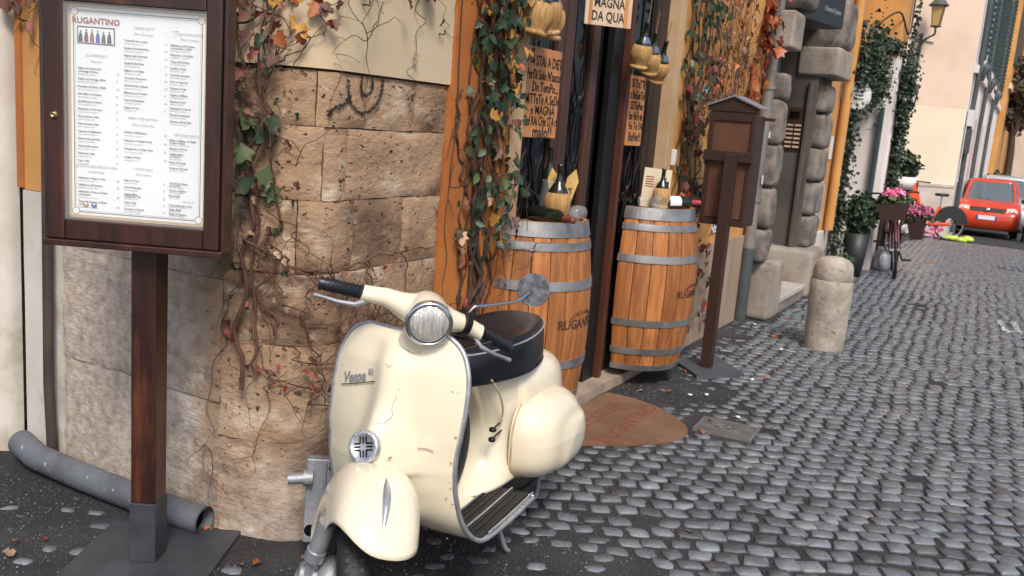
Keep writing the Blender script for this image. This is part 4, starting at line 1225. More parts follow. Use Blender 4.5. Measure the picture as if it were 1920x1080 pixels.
mb.tube([on_shield(p.y, p.z, .0024) for p in cr_], .0012, 4)
sobj('paint_chip', mb, mat('chip_rust', (.34, .22, .13), None, rough=.8), kind='stuff')

# rubber strips on the floor
def fz(x, y): return .246 + .030 * math.exp(-(y / .07) ** 4)
mb = MB()
for sgn in (1, -1):
    for k in range(13):
        y = sgn * (.095 + k * .0105)
        mb.bb(-.80, -.41, min(y, y + sgn * .0075), max(y, y + sgn * .0075), .240, .2485 + (.006 if k in (0, 12) else .002 * (k % 2)))
fm = sobj('floor_rubber', mb, m_rubber)
mb = MB()
for sgn in (1, -1):
    for y in (.088, .16, .236):
        mb.tube([(-.82, sgn * y, .247), (-.60, sgn * y, .2475), (-.45, sgn * y, .252)], .004, 6)
sobj('floor_rail', mb, m_alu)
mb = MB(); mb.tube(catmull([(-.82, .24, .236), (-.805, .20, .238), (-.80, .10, .24), (-.80, .0, .26)], 5), .006, 6); sobj('floor_edge', mb, m_alu)
mb = MB(); mb.box((-.50, .05, .275), (.07, .05, .02)); mb.tube([(-.52, .05, .26), (-.50, .05, .29)], .006, 6); sobj('brake_pedal', mb, m_rubber, bevel=.004)

# rear body
def ring(x, w, zb, zt, e=3.2, n=36, yo=0):
    out = []
    for k in range(n):
        a = 2 * PI * k / n
        q = 2 / e
        y = math.copysign(abs(math.cos(a)) ** q, math.cos(a)) * w; z = math.copysign(abs(math.sin(a)) ** q, math.sin(a))
        # wider at the bottom than under the seat
        zz = (zb + zt) / 2 + z * (zt - zb) / 2
        out.append(Vector((x, y * (1 + .10 * -z) + yo, zz)))
    return out
rb = [(-.90, .120, .255, .665), (-.915, .152, .25, .664), (-.93, .160, .245, .66), (-.96, .165, .26, .66), (-1.08, .172, .29, .66), (-1.2, .168, .33, .655), (-1.30, .152, .37, .635), (-1.38, .120, .40, .59), (-1.43, .075, .43, .54), (-1.45, .03, .46, .51)]
BT = [(-r[0], r[1], r[2], r[3]) for r in rb]
rings = []
for i in range(41):
    x = .90 + (1.45 - .90) * (i / 40)
    w, zb, zt = interp(BT, x)
    rings.append(ring(-x, max(w, .01), zb, zt))
mb = MB(); mb.loft(rings)
body = sobj('rear_body', mb, m_paint)
# front column of the body that sweeps down to the floor, with the dark spare wheel before it
mb = MB()
SW = [(0, -.62, .665, .095), (.15, -.70, .61, .115), (.32, -.765, .53, .135), (.5, -.80, .45, .148), (.68, -.79, .37, .150), (.85, -.74, .30, .145), (1.0, -.64, .250, .135)]
def sweep(u, v):
    xc, z, hw = interp(SW, v)
    t = (2 * u - 1) * PI / 2
    return Vector((xc - .30 * (1 - math.cos(t)) ** 1.15, hw * math.copysign(abs(math.sin(t)) ** .85, math.sin(t)), z + .0 * t))
mb.grid(sweep, 24, 24); sobj('under_seat_panel', mb, m_paint, solid=.004)
for nm, z in (('choke_knob', .475), ('fuel_knob', .44)):
    mb = MB(); mb.tube([(-.83, .098, z), (-.735, .105, z)], .0035, 6); mb.lathe([(0, -.008), (.011, -.006), (.013, 0), (.011, .006), (0, .008)], (-.73, .107, z), 14)
    sobj(nm, mb, m_blackm)
mb = MB(); mb.tube(catmull([(-.70, .10, .655), (-.745, .115, .60), (-.79, .115, .53), (-.80, .105, .48)], 6), .004, 6); sobj('body_seam', mb, mat('enamel_shade', (.60, .46, .27), None, rough=.35))
# cowls: superellipsoid bulges
def cowl(sg, c, rr, e, name, blister=True):
    mb = MB()
    def sp(x, p): return math.copysign(abs(x) ** p, x)
    def fn(u, v):
        th = 2 * PI * u; ph = PI / 2 * v
        q = 2 / e
        a = sp(math.cos(th), q) * math.cos(ph) ** .50; b = sp(math.sin(th), q) * math.cos(ph) ** .50; cc = math.sin(ph) ** .95
        x = a * rr[0]; z = b * rr[2]; y = cc * rr[1]
        # rear end lower, outer face slopes in to the top
        z -= .035 * (x / rr[0] < 0) * abs(x / rr[0]) ** 2
        y *= 1 - .16 * max(0, b)
        p = Vector((c[0] + x, c[1] + sg * y, c[2] + z))
        if blister:
            bx = (x + .10) / .17; bz = (z + .05) / .10
            dd = max(abs(bx), abs(bz)) if False else (abs(bx) ** 4 + abs(bz) ** 4) ** .25
            k = 1 / (1 + math.exp((dd - 1) * 16))
            p.y += sg * .014 * k * (cc > .05)
        return p
    mb.grid(fn, 72, 26, flip=(sg < 0))
    return sobj(name, mb, m_paint)
cowl(1, (-1.095, .125, .385), (.250, .150, .158), 3.0, 'side_cowl')
cowl(-1, (-1.095, -.125, .385), (.250, .140, .158), 3.0, 'side_cowl')
mb = MB(); mb.tube([(-1.095 + .252 * math.copysign(abs(math.cos(t)) ** (2 / 3), math.cos(t)), .135, .385 + .160 * math.copysign(abs(math.sin(t)) ** (2 / 3), math.sin(t)) - (.035 * abs(math.cos(t)) ** (4 / 3) if math.cos(t) < 0 else 0)) for t in [2 * PI * i / 60 for i in range(60)]], .003, 5, closed=True)
sobj('cowl_lip', mb, mat('rusty_lip', (.45, .26, .14), (.62, .48, .3), 14, .5))

# seat
def seat_outline(t):
    """rounded plan of the seat: pointed nose forward, wide behind"""
    a = 2 * PI * t
    x = -.915 + .315 * math.cos(a)
    k = (x + .915) / .315
    w = .148 - .055 * max(0, k) ** 1.5 - .008 * max(0, -k)
    y = w * math.copysign(abs(math.sin(a)) ** .72, math.sin(a))
    return x, y
def seat_z(x):
    k = (x + .915) / .315
    return .768 + .012 * max(0, -k) ** 1.3 - .020 * max(0, k) + .012 * math.exp(-((k - 1.0) / .25) ** 2) * 0
n = 48
mb = MB()
rings = []
for (f, z, ab) in ((1.03, .645, 0), (1.045, .66, 0), (1.04, .70, 0), (1.025, None, -.035), (1.0, None, -.006), (.97, None, .004), (.86, None, .010), (.7, None, .008), (.5, None, .002), (.3, None, -.002), (.02, None, -.003)):
    rg = []
    for k in range(n):
        x, y = seat_outline(k / n)
        X = -.915 + (x + .915) * f; Y = y * f
        zz = z if z is not None else seat_z(X) + ab
        rg.append(Vector((X, Y, zz)))
    rings.append(rg)
mb.loft(rings)
seat = sobj('seat', mb, m_vinyl)
mb = MB(); mb.tube([Vector((seat_outline(k / n)[0] * 1.0, seat_outline(k / n)[1] * 1.015, seat_z(seat_outline(k / n)[0]) - .004)) for k in range(n)], .0035, 6, closed=True)
sobj('piping', mb, m_piping, seat)
mb = MB(); mb.tube([Vector((-.915 + (seat_outline(k / n)[0] + .915) * 1.035, seat_outline(k / n)[1] * 1.04, .645)) for k in range(n)], .004, 6, closed=True)
sobj('seat_frame', mb, m_blackm, seat)

# wheels
def wheel(parent, c, name, R0=.213, wd=.085, steer=None, yaw=0):
    Mx = Matrix.Rotation(PI / 2, 3, 'X')
    Mx = Matrix.Rotation(yaw, 3, 'Z') @ Mx
    w = bpy.data.objects.new(name, None); COL.objects.link(w); w.parent = parent; w.location = c
    h = wd / 2
    mb = MB(); mb.lathe([(R0 * .62, -h * .8), (R0 * .72, -h), (R0 * .88, -h * .98), (R0 * .965, -h * .72), (R0, -h * .3), (R0, h * .3), (R0 * .965, h * .72), (R0 * .88, h * .98), (R0 * .72, h), (R0 * .62, h * .8)], (0, 0, 0), 48, M=Mx)
    # tread blocks
    for k in range(56):
        a = 2 * PI * k / 56
        for (y, l) in ((-h * .42, .013), (h * .42, .013), (0, .010)):
            c_ = Mx @ Vector(((R0 + .001) * math.cos(a + (y != 0) * .05), (R0 + .001) * math.sin(a + (y != 0) * .05), y))
            rad_ = c_.normalized() if c_.length else Vector((1, 0, 0))
            mb.box(c_, (.012, .012, .005), M=Matrix((Mx @ Vector((-math.sin(a), math.cos(a), 0)), Mx @ Vector((0, 0, 1)), Mx @ Vector((math.cos(a), math.sin(a), 0)))).transposed())
    obj('tyre', mb, m_rubber, w, local=True)
    mb = MB(); mb.lathe([(R0 * .64, -h * .75), (R0 * .60, -h * .3), (R0 * .3, -h * .35), (0, -h * .4)], n=32, M=Mx); mb.lathe([(R0 * .64, h * .75), (R0 * .60, h * .3), (R0 * .3, h * .35), (0, h * .4)], n=32, M=Mx)
    obj('rim', mb, m_alud, w, local=True)
    return w
wheel(SCO, (-1.19, .03, .213), 'rear_wheel')
wheel(SCO, (-.512, .0, .445), 'spare_wheel', R0=.207, wd=.085)
mb = MB(); mb.tube([(-1.15, .10, .20), (-1.02, .09, .21), (-.90, .06, .22)], [.05, .055, .04], 14); mb.box((-1.10, .10, .26), (.22, .06, .10)); mb.tube(catmull([(-1.19, .09, .21), (-1.13, .13, .17), (-1.00, .12, .15), (-.92, .05, .17)], 6), .016, 10); mb.tube([(-1.19, -.05, .213), (-1.19, .12, .213)], .03, 14)
sobj('engine', mb, m_darkgrime)
mb = MB(); mb.tube(catmull([(-1.2, .12, .16), (-1.1, .15, .11), (-1.0, .14, .13)], 6), .010, 8); sobj('kick_linkage', mb, m_alud)
# centre stand
for sg in (1, -1):
    mb = MB(); mb.tube(catmull([(-.80, sg * .06, .235), (-.79, sg * .12, .14), (-.80, sg * .155, .04), (-.82, sg * .165, .012)], 6), .009, 8)
    sobj('stand_leg', mb, m_alud)

# steered front end: turned towards the rider's left about the raked steering axis
AX0 = Vector((-.125, 0, .45)); AXD = Vector((-.40, 0, .915)).normalized()
ST = Matrix.Translation(AX0) @ Matrix.Rotation(R(38), 4, AXD) @ Matrix.Translation(-AX0)
def steer(mb):
    for i in range(len(mb.v)): mb.v[i] = ST @ mb.v[i]
    return mb
# front wheel
ZF = .03
fw = wheel(SCO, ST @ Vector((0, 0, .213 + ZF)), 'front_wheel', yaw=R(35))
# mudguard
def guard(u, v):
    """u round the wheel from front (0) to back (1), v across (-1..1)"""
    t = 2 * v - 1
    a0 = R(41) + R(28) * max(0, -t) ** 1.3 + R(22) * max(0, t) ** 2 
    a = a0 + (R(178) - a0) * u
    rr = .268 + .012 * math.sin(a)
    wd = .112 + .006 * math.sin(max(0, a))
    ph = t * PI / 2
    drop = .16 + .02 * math.sin(a)
    y = wd * math.copysign(abs(math.sin(ph)) ** .72, math.sin(ph))
    rad_ = rr + .030 - drop * (1 - max(0, math.cos(ph)) ** .50)
    x = rad_ * math.cos(a) * .98; z = .225 + ZF + rad_ * math.sin(a)
    return Vector((x, y, z))
mb = MB(); mb.grid(guard, 44, 36); steer(mb)
mg = sobj('front_mudguard', mb, m_paint2, solid=.004)
mb = MB()
cp = []
for k in range(17):
    u = .10 + .23 * k / 16; p = guard(u, .5); cp.append(p)
wv = [.002 + .0095 * math.sin(PI * min(1, (16 - k) / 16 * 1.0)) ** .8 for k in range(17)]
mb.tube([p + (p - Vector((0, 0, .215 + ZF))).normalized() * .003 for p in cp], wv, 10); steer(mb)
sobj('crest_trim', mb, m_alu, mg)
# fork arm on the rider's right
mb = MB(); mb.tube([(-.07, -.085, .44), (-.045, -.098, .36), (-.02, -.105, .26)], [.026, .026, .024], 14); mb.tube([(-.02, -.105, .26), (.0, -.105, .215)], [.03, .03], 14); steer(mb); sobj('fork_arm', mb, m_alu)
mb = MB(); mb.tube([(.035, -.112, .42), (.025, -.115, .33)], [.024, .024], 14); mb.tube([(.025, -.115, .33), (.022, -.116, .30)], [.027, .027], 14); mb.tube([(.022, -.116, .30), (.012, -.118, .21)], [.014, .014], 12); steer(mb); sobj('shock_absorber', mb, m_alu)
mb = MB(); mb.tube([(.075, -.12, .135), (.045, -.12, .17), (.01, -.12, .205), (-.03, -.112, .225)], [.014, .03, .032, .028], 12); mb.tube([(0, -.14, .235), (0, -.04, .235)], .03, 16); steer(mb); sobj('axle_link', mb, m_alud)
mb = MB(); mb.lathe([(0, -.02), (.06, -.02), (.065, 0), (.05, .03), (.02, .035)], (0, 0, 0), 24, M=Matrix.Rotation(PI / 2, 3, 'X'))
for i in range(len(mb.v)): mb.v[i] = mb.v[i] + Vector((0, -.06, .235))
steer(mb); sobj('hub', mb, m_alud)

# headset with bars
HB = .955
ST_FORK = ST.copy()
ST = Matrix.Translation((0, .018, HB)) @ Matrix.Rotation(R(-4), 4, 'X') @ Matrix.Translation((0, 0, -HB)) @ ST
mb = MB()
sec = [(-.185, .028, .024, -.318, -.020), (-.15, .028, .025, -.308, -.012), (-.12, .031, .027, -.296, -.004), (-.09, .037, .032, -.284, -.004), (-.055, .050, .042, -.272, -.004), (-.02, .064, .056, -.262, 0), (.02, .064, .056, -.262, 0), (.055, .050, .042, -.272, -.004), (.09, .037, .032, -.284, -.004), (.12, .031, .027, -.296, -.004), (.15, .028, .025, -.308, -.012), (.185, .028, .024, -.318, -.020)]
rings = []
ST_T = [(s_[0] + 1,) + s_[1:] for s_ in sec]
for i in range(45):
    y = -.185 + .37 * i / 44
    wx, wz, xc, zo = interp(ST_T, y + 1)
    rings.append([Vector((xc + wx * math.cos(t), y, HB + zo + wz * math.sin(t))) for t in [2 * PI * k / 24 for k in range(24)]])
mb.loft(rings); 
# headlight bucket
Ax = Vector((1, 0, -.06)).normalized()
Mb_ = frame((-.262, 0, HB), (0, 1, 0), (.06, 0, 1))     # local z points backwards/forwards
if (Mb_.to_3x3() @ Vector((0, 0, 1))).x < 0: Mb_ = frame((-.262, 0, HB), (0, -1, 0), (.06, 0, 1))
b2_ = MB(); b2_.lathe([(.05, -.05), (.062, -.01), (.0635, .03), (.063, .075)], n=40)
for v in b2_.v: mb.v.append(Mb_ @ v)
o_ = len(mb.v) - len(b2_.v)
for f_ in b2_.f: mb.f.append([o_ + i for i in f_]); mb.m.append(0); mb.sm.append(True)
# neck down to the steering column
mb.tube([(-.262, 0, HB - .02), (-.256, 0, .90), (-.262, 0, .855)], [.055, .046, .05], 24)
steer(mb); hs_ = sobj('headset', mb, m_paint2)
def steer_lathe(prof, m, name, parent, n=44):
    q = MB(); q.lathe(prof, n=n)
    for i in range(len(q.v)): q.v[i] = ST @ (Mb_ @ q.v[i])
    return sobj(name, q, m, parent)
hl = steer_lathe([(.0645, .060), (.0665, .066), (.0665, .078), (.063, .084), (.0585, .084), (.0565, .080)], m_chrome, 'headlight_rim', hs_)
steer_lathe([(.0575, .081), (.0545, .080), (.054, .078)], m_blackm, 'headlight_seal', hl)
q = MB(); q.lathe([(.0555, .079), (.048, .086), (.034, .092), (.018, .095), (0, .096)], n=44)
for i in range(len(q.v)): q.v[i] = ST @ (Mb_ @ q.v[i])
sobj('headlight_lens', q, m_lens, hl)
# moulded ribs of the lens
q = MB()
for k in range(-7, 8):
    x = k * .0062
    h = math.sqrt(max(0, .050 ** 2 - x * x))
    pts = [(x, y, .0795 + .0165 * (1 - (x * x + y * y) / .0555 ** 2) + .0002) for y in [(-.002 + (h + .002) * i / 6) for i in range(7)]]
    q.tube(pts, .0012, 4)
for k in range(5):
    y = -.010 - k * .008
    h = math.sqrt(max(0, .050 ** 2 - y * y))
    q.tube([(x, y, .0795 + .0165 * (1 - (x * x + y * y) / .0555 ** 2) + .0002) for x in [-h + 2 * h * i / 8 for i in range(9)]], .0012, 4)
for i in range(len(q.v)): q.v[i] = ST @ (Mb_ @ q.v[i])
sobj('lens_rib', q, mat('lens_rib', (.45, .44, .38), None, rough=.15, metal=.4), hl, kind='stuff')
# grips and levers
for sg in (-1, 1):
    pr_ = Vector((-.320, sg * .180, HB - .020)); pe = Vector((-.362, sg * .297, HB - .046))
    mb = MB(); mb.tube([pr_, pr_.lerp(pe, .04), pr_.lerp(pe, .06), pr_.lerp(pe, .95), pe], [.024, .024, .020, .0185, .0215], 16)
    d_ = (pe - pr_).normalized()
    for k in range(9):
        c = pr_.lerp(pe, .12 + .09 * k)
        a_ = d_.orthogonal().normalized(); b_ = d_.cross(a_)
        mb.tube([c + d_ * (.006 * math.sin(t)) + (a_ * math.cos(t) + b_ * math.sin(t)) * .0196 for t in [2 * PI * i / 16 for i in range(16)]], .0012, 4, closed=True)
    steer(mb); sobj('grip', mb, m_gripm, hs_)
    mb = MB(); mb.tube([(-.308, sg * .165, HB - .036), (-.290, sg * .195, HB - .052), (-.298, sg * .24, HB - .062), (-.315, sg * .28, HB - .068), (-.326, sg * .305, HB - .074)], [.010, .008, .006, .0055, .0075], 10)
    steer(mb); sobj('brake_lever' if sg < 0 else 'clutch_lever', mb, m_alud, hs_)
mb = MB(); mb.tube([(-.293, .110, HB), (-.298, .130, HB)], [.040, .037], 18); steer(mb); sobj('mirror_clamp', mb, m_blackm, hs_)
arm = catmull([(-.296, .120, HB + .02), (-.300, .130, HB + .052), (-.315, .155, HB + .060), (-.40, .27, HB + .085), (-.455, .318, HB + .112)], 7)
mb = MB(); mb.tube(arm, .0045, 8); steer(mb); mi = sobj('mirror_arm', mb, m_chrome, hs_)
cm_ = Vector((-.462, .330, HB + .125))
zc_ = (ST.to_3x3().inverted() @ (Matrix.Rotation(-R(187), 3, 'Z') @ Vector((-.80, -.35, .15)))).normalized()
tx_ = zc_.cross(Vector((0, 0, 1))).normalized(); ty_ = tx_.cross(zc_)
Mm = Matrix((tx_, ty_, zc_)).transposed().to_4x4(); Mm.translation = cm_
def steer_m(prof, m, name, parent):
    q = MB(); q.lathe(prof, n=36)
    for i in range(len(q.v)): q.v[i] = ST @ (Mm @ q.v[i])
    return sobj(name, q, m, parent)
steer_m([(0, -.024), (.034, -.020), (.050, -.006), (.0525, .004), (.050, .006)], m_chrome, 'mirror_shell', mi)
steer_m([(.0505, .0055), (0, .0065)], m_mirror, 'mirror_glass', mi)
mb = MB(); mb.tube([(-.26, .09, HB - .055), (-.285, .10, HB - .05), (-.30, .19, HB - .04)], .005, 6); mb.tube(catmull([(-.30, .22, HB - .03), (-.27, .12, HB - .085), (-.24, .05, .87), (-.25, 0, .84)], 6), .005, 6); steer(mb); sobj('cable', mb, m_blackm, hs_)

# ------------------------------------------------------------------ grey metal fitting by the wall
T = thing('wall_fitting', 'grey metal fitting with a round hole and stub pipe behind the scooter', 'metal fitting', (2.18, 1.88, 0))
Mf = frame((2.165, 1.845, .215), (.55, -.83, .0), (.10, .06, 1))
def fbx(name, x0, x1, y0, y1, z0, z1, m, parent=T, bevel=.004):
    mb = MB(); mb.add([Mf @ Vector((x, y, z)) for x in (x0, x1) for y in (y0, y1) for z in (z0, z1)], [(0, 1, 3, 2), (4, 6, 7, 5), (0, 4, 5, 1), (2, 3, 7, 6), (0, 2, 6, 4), (1, 5, 7, 3)])
    return obj(name, mb, m, parent, bevel=bevel)
fbx('box', -.045, .045, -.13, .15, -.05, 0, m_alud)
fbx('box_side', .012, .022, -.10, .14, .0005, .008, m_alud); fbx('box_side', .03, .045, -.12, .14, .0005, .006, m_alud)
fbx('leg', -.02, .02, -.22, -.1305, -.04, -.02, m_blackm)
def disc(x, y, r, o, m, nm, dz=0):
    mb = MB(); mb.lathe([(0, dz), (r, dz)] if not dz else [(r, -.001), (r, dz), (0, dz)], n=24)
    for i in range(len(mb.v)): mb.v[i] = Mf @ (mb.v[i] + Vector((x, y, o)))
    return obj(nm, mb, m, T)
disc(-.022, -.088, .020, .0012, m_inter, 'hole'); disc(.035, .125, .007, .0062, m_blackm, 'bolt', .003)
mb = MB(); mb.tube([Mf @ Vector((-.03, .09, .012)), Mf @ Vector((-.10, .085, .02))], .018, 14); mb.tube([Mf @ Vector((-.05, .09, .014)), Mf @ Vector((-.02, .09, .012))], .026, 14); obj('stub_pipe', mb, m_alud, T)

# ------------------------------------------------------------------ pipes at the left wall
mb = MB()
pc = [Vector((2.085, 3.32, .085)), Vector((2.06, 3.18, .066)), Vector((2.055, 2.9, .062)), Vector((2.06, 2.6, .06)), Vector((2.075, 2.36, .058)), Vector((2.085, 2.28, .057))]
mb.tube(pc, [.050] * 6, 24, cap=False); mb.tube(pc[::-1], [.044] * 6, 24, cap=False)
tag(obj('ground_pipe', mb, m_pvc), 'grey plastic pipe lying on the ground along the foot of the wall', 'pipe')
mb = MB(); mb.tube([(2.115, 3.165, .09), (2.108, 3.17, .35), (2.11, 3.165, 1.2), (2.112, 3.165, 3.2)], .020, 12)
tag(obj('wall_conduit', mb, mat('dark_conduit', (.045, .032, .028), (.07, .05, .04), 8, .6)), 'thin dark brown pipe running up the wall left of the menu stand', 'pipe')
mb = MB(); mb.tube([(2.081, 2.32, .057), (2.080, 2.325, .057)], .043, 20); tag(obj('pipe_mouth_shade', mb, m_inter), 'black disc standing for the shade inside the mouth of the grey pipe on the ground', 'opening')  # flat black disc paints the shade inside the open pipe end
# small wall hooks
for (x, z) in ((2.42, 1.83), (2.865, 1.79)):
    mb = MB(); c = wp(sx(x), z, .0); mb.tube(catmull([c, c + Vector((0, -.02, 0)), c + Vector((.014, -.022, 0)), c + Vector((.016, -.022, .016))], 4), .0022, 6)
    tag(obj('wall_hook', mb, m_iron), 'small iron hook on the cream plaster ' + ('nearer the vine with yellow leaves' if x < 2.6 else 'nearer the orange pilaster'), 'hook')

# ------------------------------------------------------------------ rusticated portal
PO = thing('stone_portal', 'dark passage doorway framed by rounded grey rusticated stone blocks', 'portal', (8.6, 1.8, 0))
def pbox(name, x0, x1, y0, y1, z0, z1, m, bevel=.004, parent=PO):
    mb = MB(); mb.bb(x0, x1, y0, y1, z0, z1); return obj(name, mb, m, parent, bevel=bevel)
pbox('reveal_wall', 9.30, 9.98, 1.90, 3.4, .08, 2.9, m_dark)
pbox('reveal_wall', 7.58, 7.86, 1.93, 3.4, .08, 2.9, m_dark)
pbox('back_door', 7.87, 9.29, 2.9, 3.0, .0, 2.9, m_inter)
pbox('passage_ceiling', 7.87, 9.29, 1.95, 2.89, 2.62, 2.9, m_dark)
for k, (z0, z1) in enumerate(((.50, .78), (.785, 1.12), (1.125, 1.47), (1.475, 1.82), (1.825, 2.04))):
    w = .24
    obj('rustic_block', rock((7.60, 1.90, (z0 + z1) / 2), (w * rnd.uniform(.93, 1.03), .25, z1 - z0), 6.5, .022, 5, 44, 26, k * 7, m_rust), m_rust, PO)
for k, (z0, z1) in enumerate(((.47, .79), (.795, 1.12), (1.125, 1.46), (1.465, 1.80), (1.805, 2.09))):
    obj('rustic_block', rock((9.60, 1.935, (z0 + z1) / 2), (.50 * rnd.uniform(.93, 1.03), .27, z1 - z0), 6.5, .022, 5, 44, 26, 90 + k * 7, m_rust), m_rust, PO)
obj('rustic_block', rock((9.60, 1.86, 2.66), (.62, .32, .48), 5, .02, 6, 28, 16, 33, m_rust), m_rust, PO)
obj('rustic_block', rock((7.80, 1.86, 2.80), (.5, .32, .5), 5, .02, 6, 28, 16, 37, m_rust), m_rust, PO)
obj('base_block', rock((7.83, 1.84, .24), (.46, .26, .50), 9, .012, 5, 32, 20, 3, m_rustl), m_rustl, PO)
obj('base_block', rock((9.42, 2.05, .23), (.66, .72, .48), 12, .010, 5, 40, 20, 5, m_rustl), m_rustl, PO)
obj('impost_block', rock((7.60, 1.90, 2.37), (.36, .30, .29), 14, .006, 6, 40, 20, 13, m_rustl), m_rustl, PO)
obj('impost_block', rock((9.62, 1.92, 2.29), (.72, .40, .28), 14, .006, 6, 40, 20, 17, m_rustl), m_rustl, PO)
pbox('jamb_strip', 9.25, 9.298, 1.93, 1.975, .47, 2.1, m_dark, .01)
pbox('inner_step', 7.9, 9.05, 2.25, 2.7, .14, .30, m_rustl, .01)
pbox('entrance_step', 7.98, 9.12, 1.72, 2.4, .095, .145, m_step, .008)
pbox('step_riser', 8.0, 9.10, 1.735, 2.4, -.03, .094, m_stepd, .008)
# intercom
IC = thing('intercom_panel', 'brass intercom panel with two columns of pale name plates on the dark passage wall', 'intercom', (9.29, 2.07, 1.6))
def ib(name, y0, y1, z0, z1, x, m):
    mb = MB(); mb.bb(x - .012, x, y0, y1, z0, z1); return obj(name, mb, m, IC)
ib('panel', 1.99, 2.16, 1.42, 1.84, 9.299, mat('intercom_brown', (.075, .04, .028), None, rough=.4, metal=.3))
ib('speaker', 2.03, 2.12, 1.74, 1.80, 9.286, m_inter)
for i in range(6):
    for j in range(2): ib('name_plate', 2.0 + j * .08, 2.062 + j * .08, 1.45 + i * .042, 1.468 + i * .042, 9.286, m_signw)
# dark hanging box sign
HS = thing('box_sign', 'dark grey box sign with small pale lettering jutting out above the passage doorway', 'sign', (8.9, 1.7, 2.55))
Mq = frame((8.30, 1.78, 2.68), (1, -.22, 0), (0, 0, 1))
def hb(name, x0, x1, y0, y1, z0, z1, m, bevel=.004):
    mb = MB(); mb.add([Mq @ Vector((x, y, z)) for x in (x0, x1) for y in (y0, y1) for z in (z0, z1)], [(0, 1, 3, 2), (4, 6, 7, 5), (0, 4, 5, 1), (2, 3, 7, 6), (0, 2, 6, 4), (1, 5, 7, 3)]); return obj(name, mb, m, HS, bevel=bevel)
m_signd = mat('sign_dark', (.022, .024, .027), None, rough=.5)
hb('box', -.8, .56, -.14, .22, -.3, 0, m_signd)
obj('lettering', text_mb('Osteria & pizza', .062, Mq @ Matrix.Translation((.30, -.01, .002)), m_piping, depth=.002, shear=.3, sx=.9), m_piping, HS)

# pipes near the portal
mb = MB(); mb.tube([(7.45, 1.90, -.03), (7.45, 1.90, .62)], .052, 20); T = obj('drainpipe', mb, m_zincd); tag(T, 'grey downpipe between the ochre wall and the rounded stone blocks', 'drainpipe')
mb = MB(); mb.tube([(7.45, 1.90, .62), (7.45, 1.90, 3.6)], .046, 20); mb.tube([(7.45, 1.90, .62), (7.45, 1.90, .67)], .053, 20); obj('upper_length', mb, m_zinc, T)
for z in (1.0, 1.9, 2.7):
    mb = MB(); mb.tube([(7.45, 1.90, z), (7.45, 1.90, z + .03)], .055, 20); obj('bracket', mb, m_zinc, T)
mb = MB(); mb.bb(7.405, 7.43, 1.845, 1.852, 1.15, 1.22); mb.bb(7.44, 7.47, 1.843, 1.85, 1.52, 1.57); obj('sticker', mb, m_sage, T)

# ------------------------------------------------------------------ ochre building beyond the portal
FB = thing('ochre_building', 'ochre street front with white painted base beyond the stone portal', 'building', (11, 1.95, 0))
def ob(name, x0, x1, y0, y1, z0, z1, m, bevel=.004, parent=FB):
    mb = MB(); mb.bb(x0, x1, y0, y1, z0, z1); return obj(name, mb, m, parent, bevel=bevel)
ob('wall', 9.99, 11.25, 1.93, 2.3, .55, 6.5, m_yellow); ob('plinth', 9.985, 11.25, 1.90, 2.3, -.05, .548, m_white)
ob('wall', 7.50, 9.985, 1.945, 2.3, 2.92, 6.5, m_yellow); ob('wall', 2.3, 7.495, 2.02, 2.4, 3.32, 6.5, m_yellow)
ob('door_infill', 11.255, 12.0, 2.15, 2.2, 0, 2.0, m_inter)
ob('wall', 11.255, 12.0, 1.93, 2.3, 2.18, 6.5, m_yellow); ob('door_lintel', 11.2, 11.999, 1.75, 1.93, 2.02, 2.12, m_fwhite)
ob('white_jamb', 12.0, 12.13, 1.545, 2.3, -.05, 2.62, m_fwhite, .006); ob('white_jamb', 12.131, 12.32, 1.535, 1.70, -.05, 2.62, m_fwhite, .006)
ob('wall', 12.321, 12.62, 1.56, 2.3, -.05, 2.62, m_yellow); ob('wall', 12.0, 12.62, 1.56, 2.3, 2.621, 6.5, m_yellow)
ob('dark_jamb', 11.9, 11.999, 1.62, 1.66, 0, 2.0, m_shut); 
ob('lintel_white', 10.25, 10.31, 1.90, 1.929, 2.5, 3.2, m_fwhite)
mb = MB(); mb.tube([(10.72, 1.86, .56), (10.72, 1.86, 3.0), (10.72, 1.86, 6)], .05, 16); tag(obj('downpipe', mb, m_yellow), 'ochre painted downpipe on the ochre wall beyond the portal', 'drainpipe')
mb = MB(); mb.tube(catmull([(10.60, 1.90, 2.0), (10.58, 1.89, 2.5), (10.45, 1.89, 2.72), (10.1, 1.89, 2.9)], 6), .014, 8); mb.tube([(10.42, 1.9, 2.6), (10.42, 1.9, 5)], .01, 6); tag(obj('wall_cable', mb, m_castiron), 'dark cable curving over the ochre wall beside the painted downpipe', 'cable')
for (nm, x0, x1, z0, z1, m, lb) in (('poster', 10.02, 10.30, 1.16, 1.92, m_sage, 'torn tall pale poster on the ochre wall beside the rounded blocks'), ('poster', 10.12, 10.50, .66, 1.10, m_fwhite, 'wide grey poster low on the ochre wall above the white base'), ('poster', 10.50, 10.62, 1.35, 1.6, m_sage, 'small white poster on the ochre wall beside the painted downpipe')):
    mb = MB(); mb.bb(x0, x1, 1.918, 1.9285, z0, z1); T = obj(nm, mb, mat('poster_paper', (.55, .52, .47), (.30, .27, .25), 14, .7, c3=(.10, .12, .14), s3=30, t3=.6) if x1 - x0 > .2 else m, bevel=0); tag(T, lb, 'poster')
RS = thing('round_sign', 'round white wall sign with dark lines fixed by the ivy', 'sign', (10.95, 1.8, 2.05))
mb = MB(); Mr = frame((10.93, 1.78, 2.07), (.6, -.8, 0), (0, 0, 1)); mb.lathe([(0, -.04), (.15, -.04), (.16, 0), (.14, .008), (0, .008)], n=28)
for i in range(len(mb.v)): mb.v[i] = Mr @ mb.v[i]
obj('disc', mb, m_sage, RS)
mb = MB()
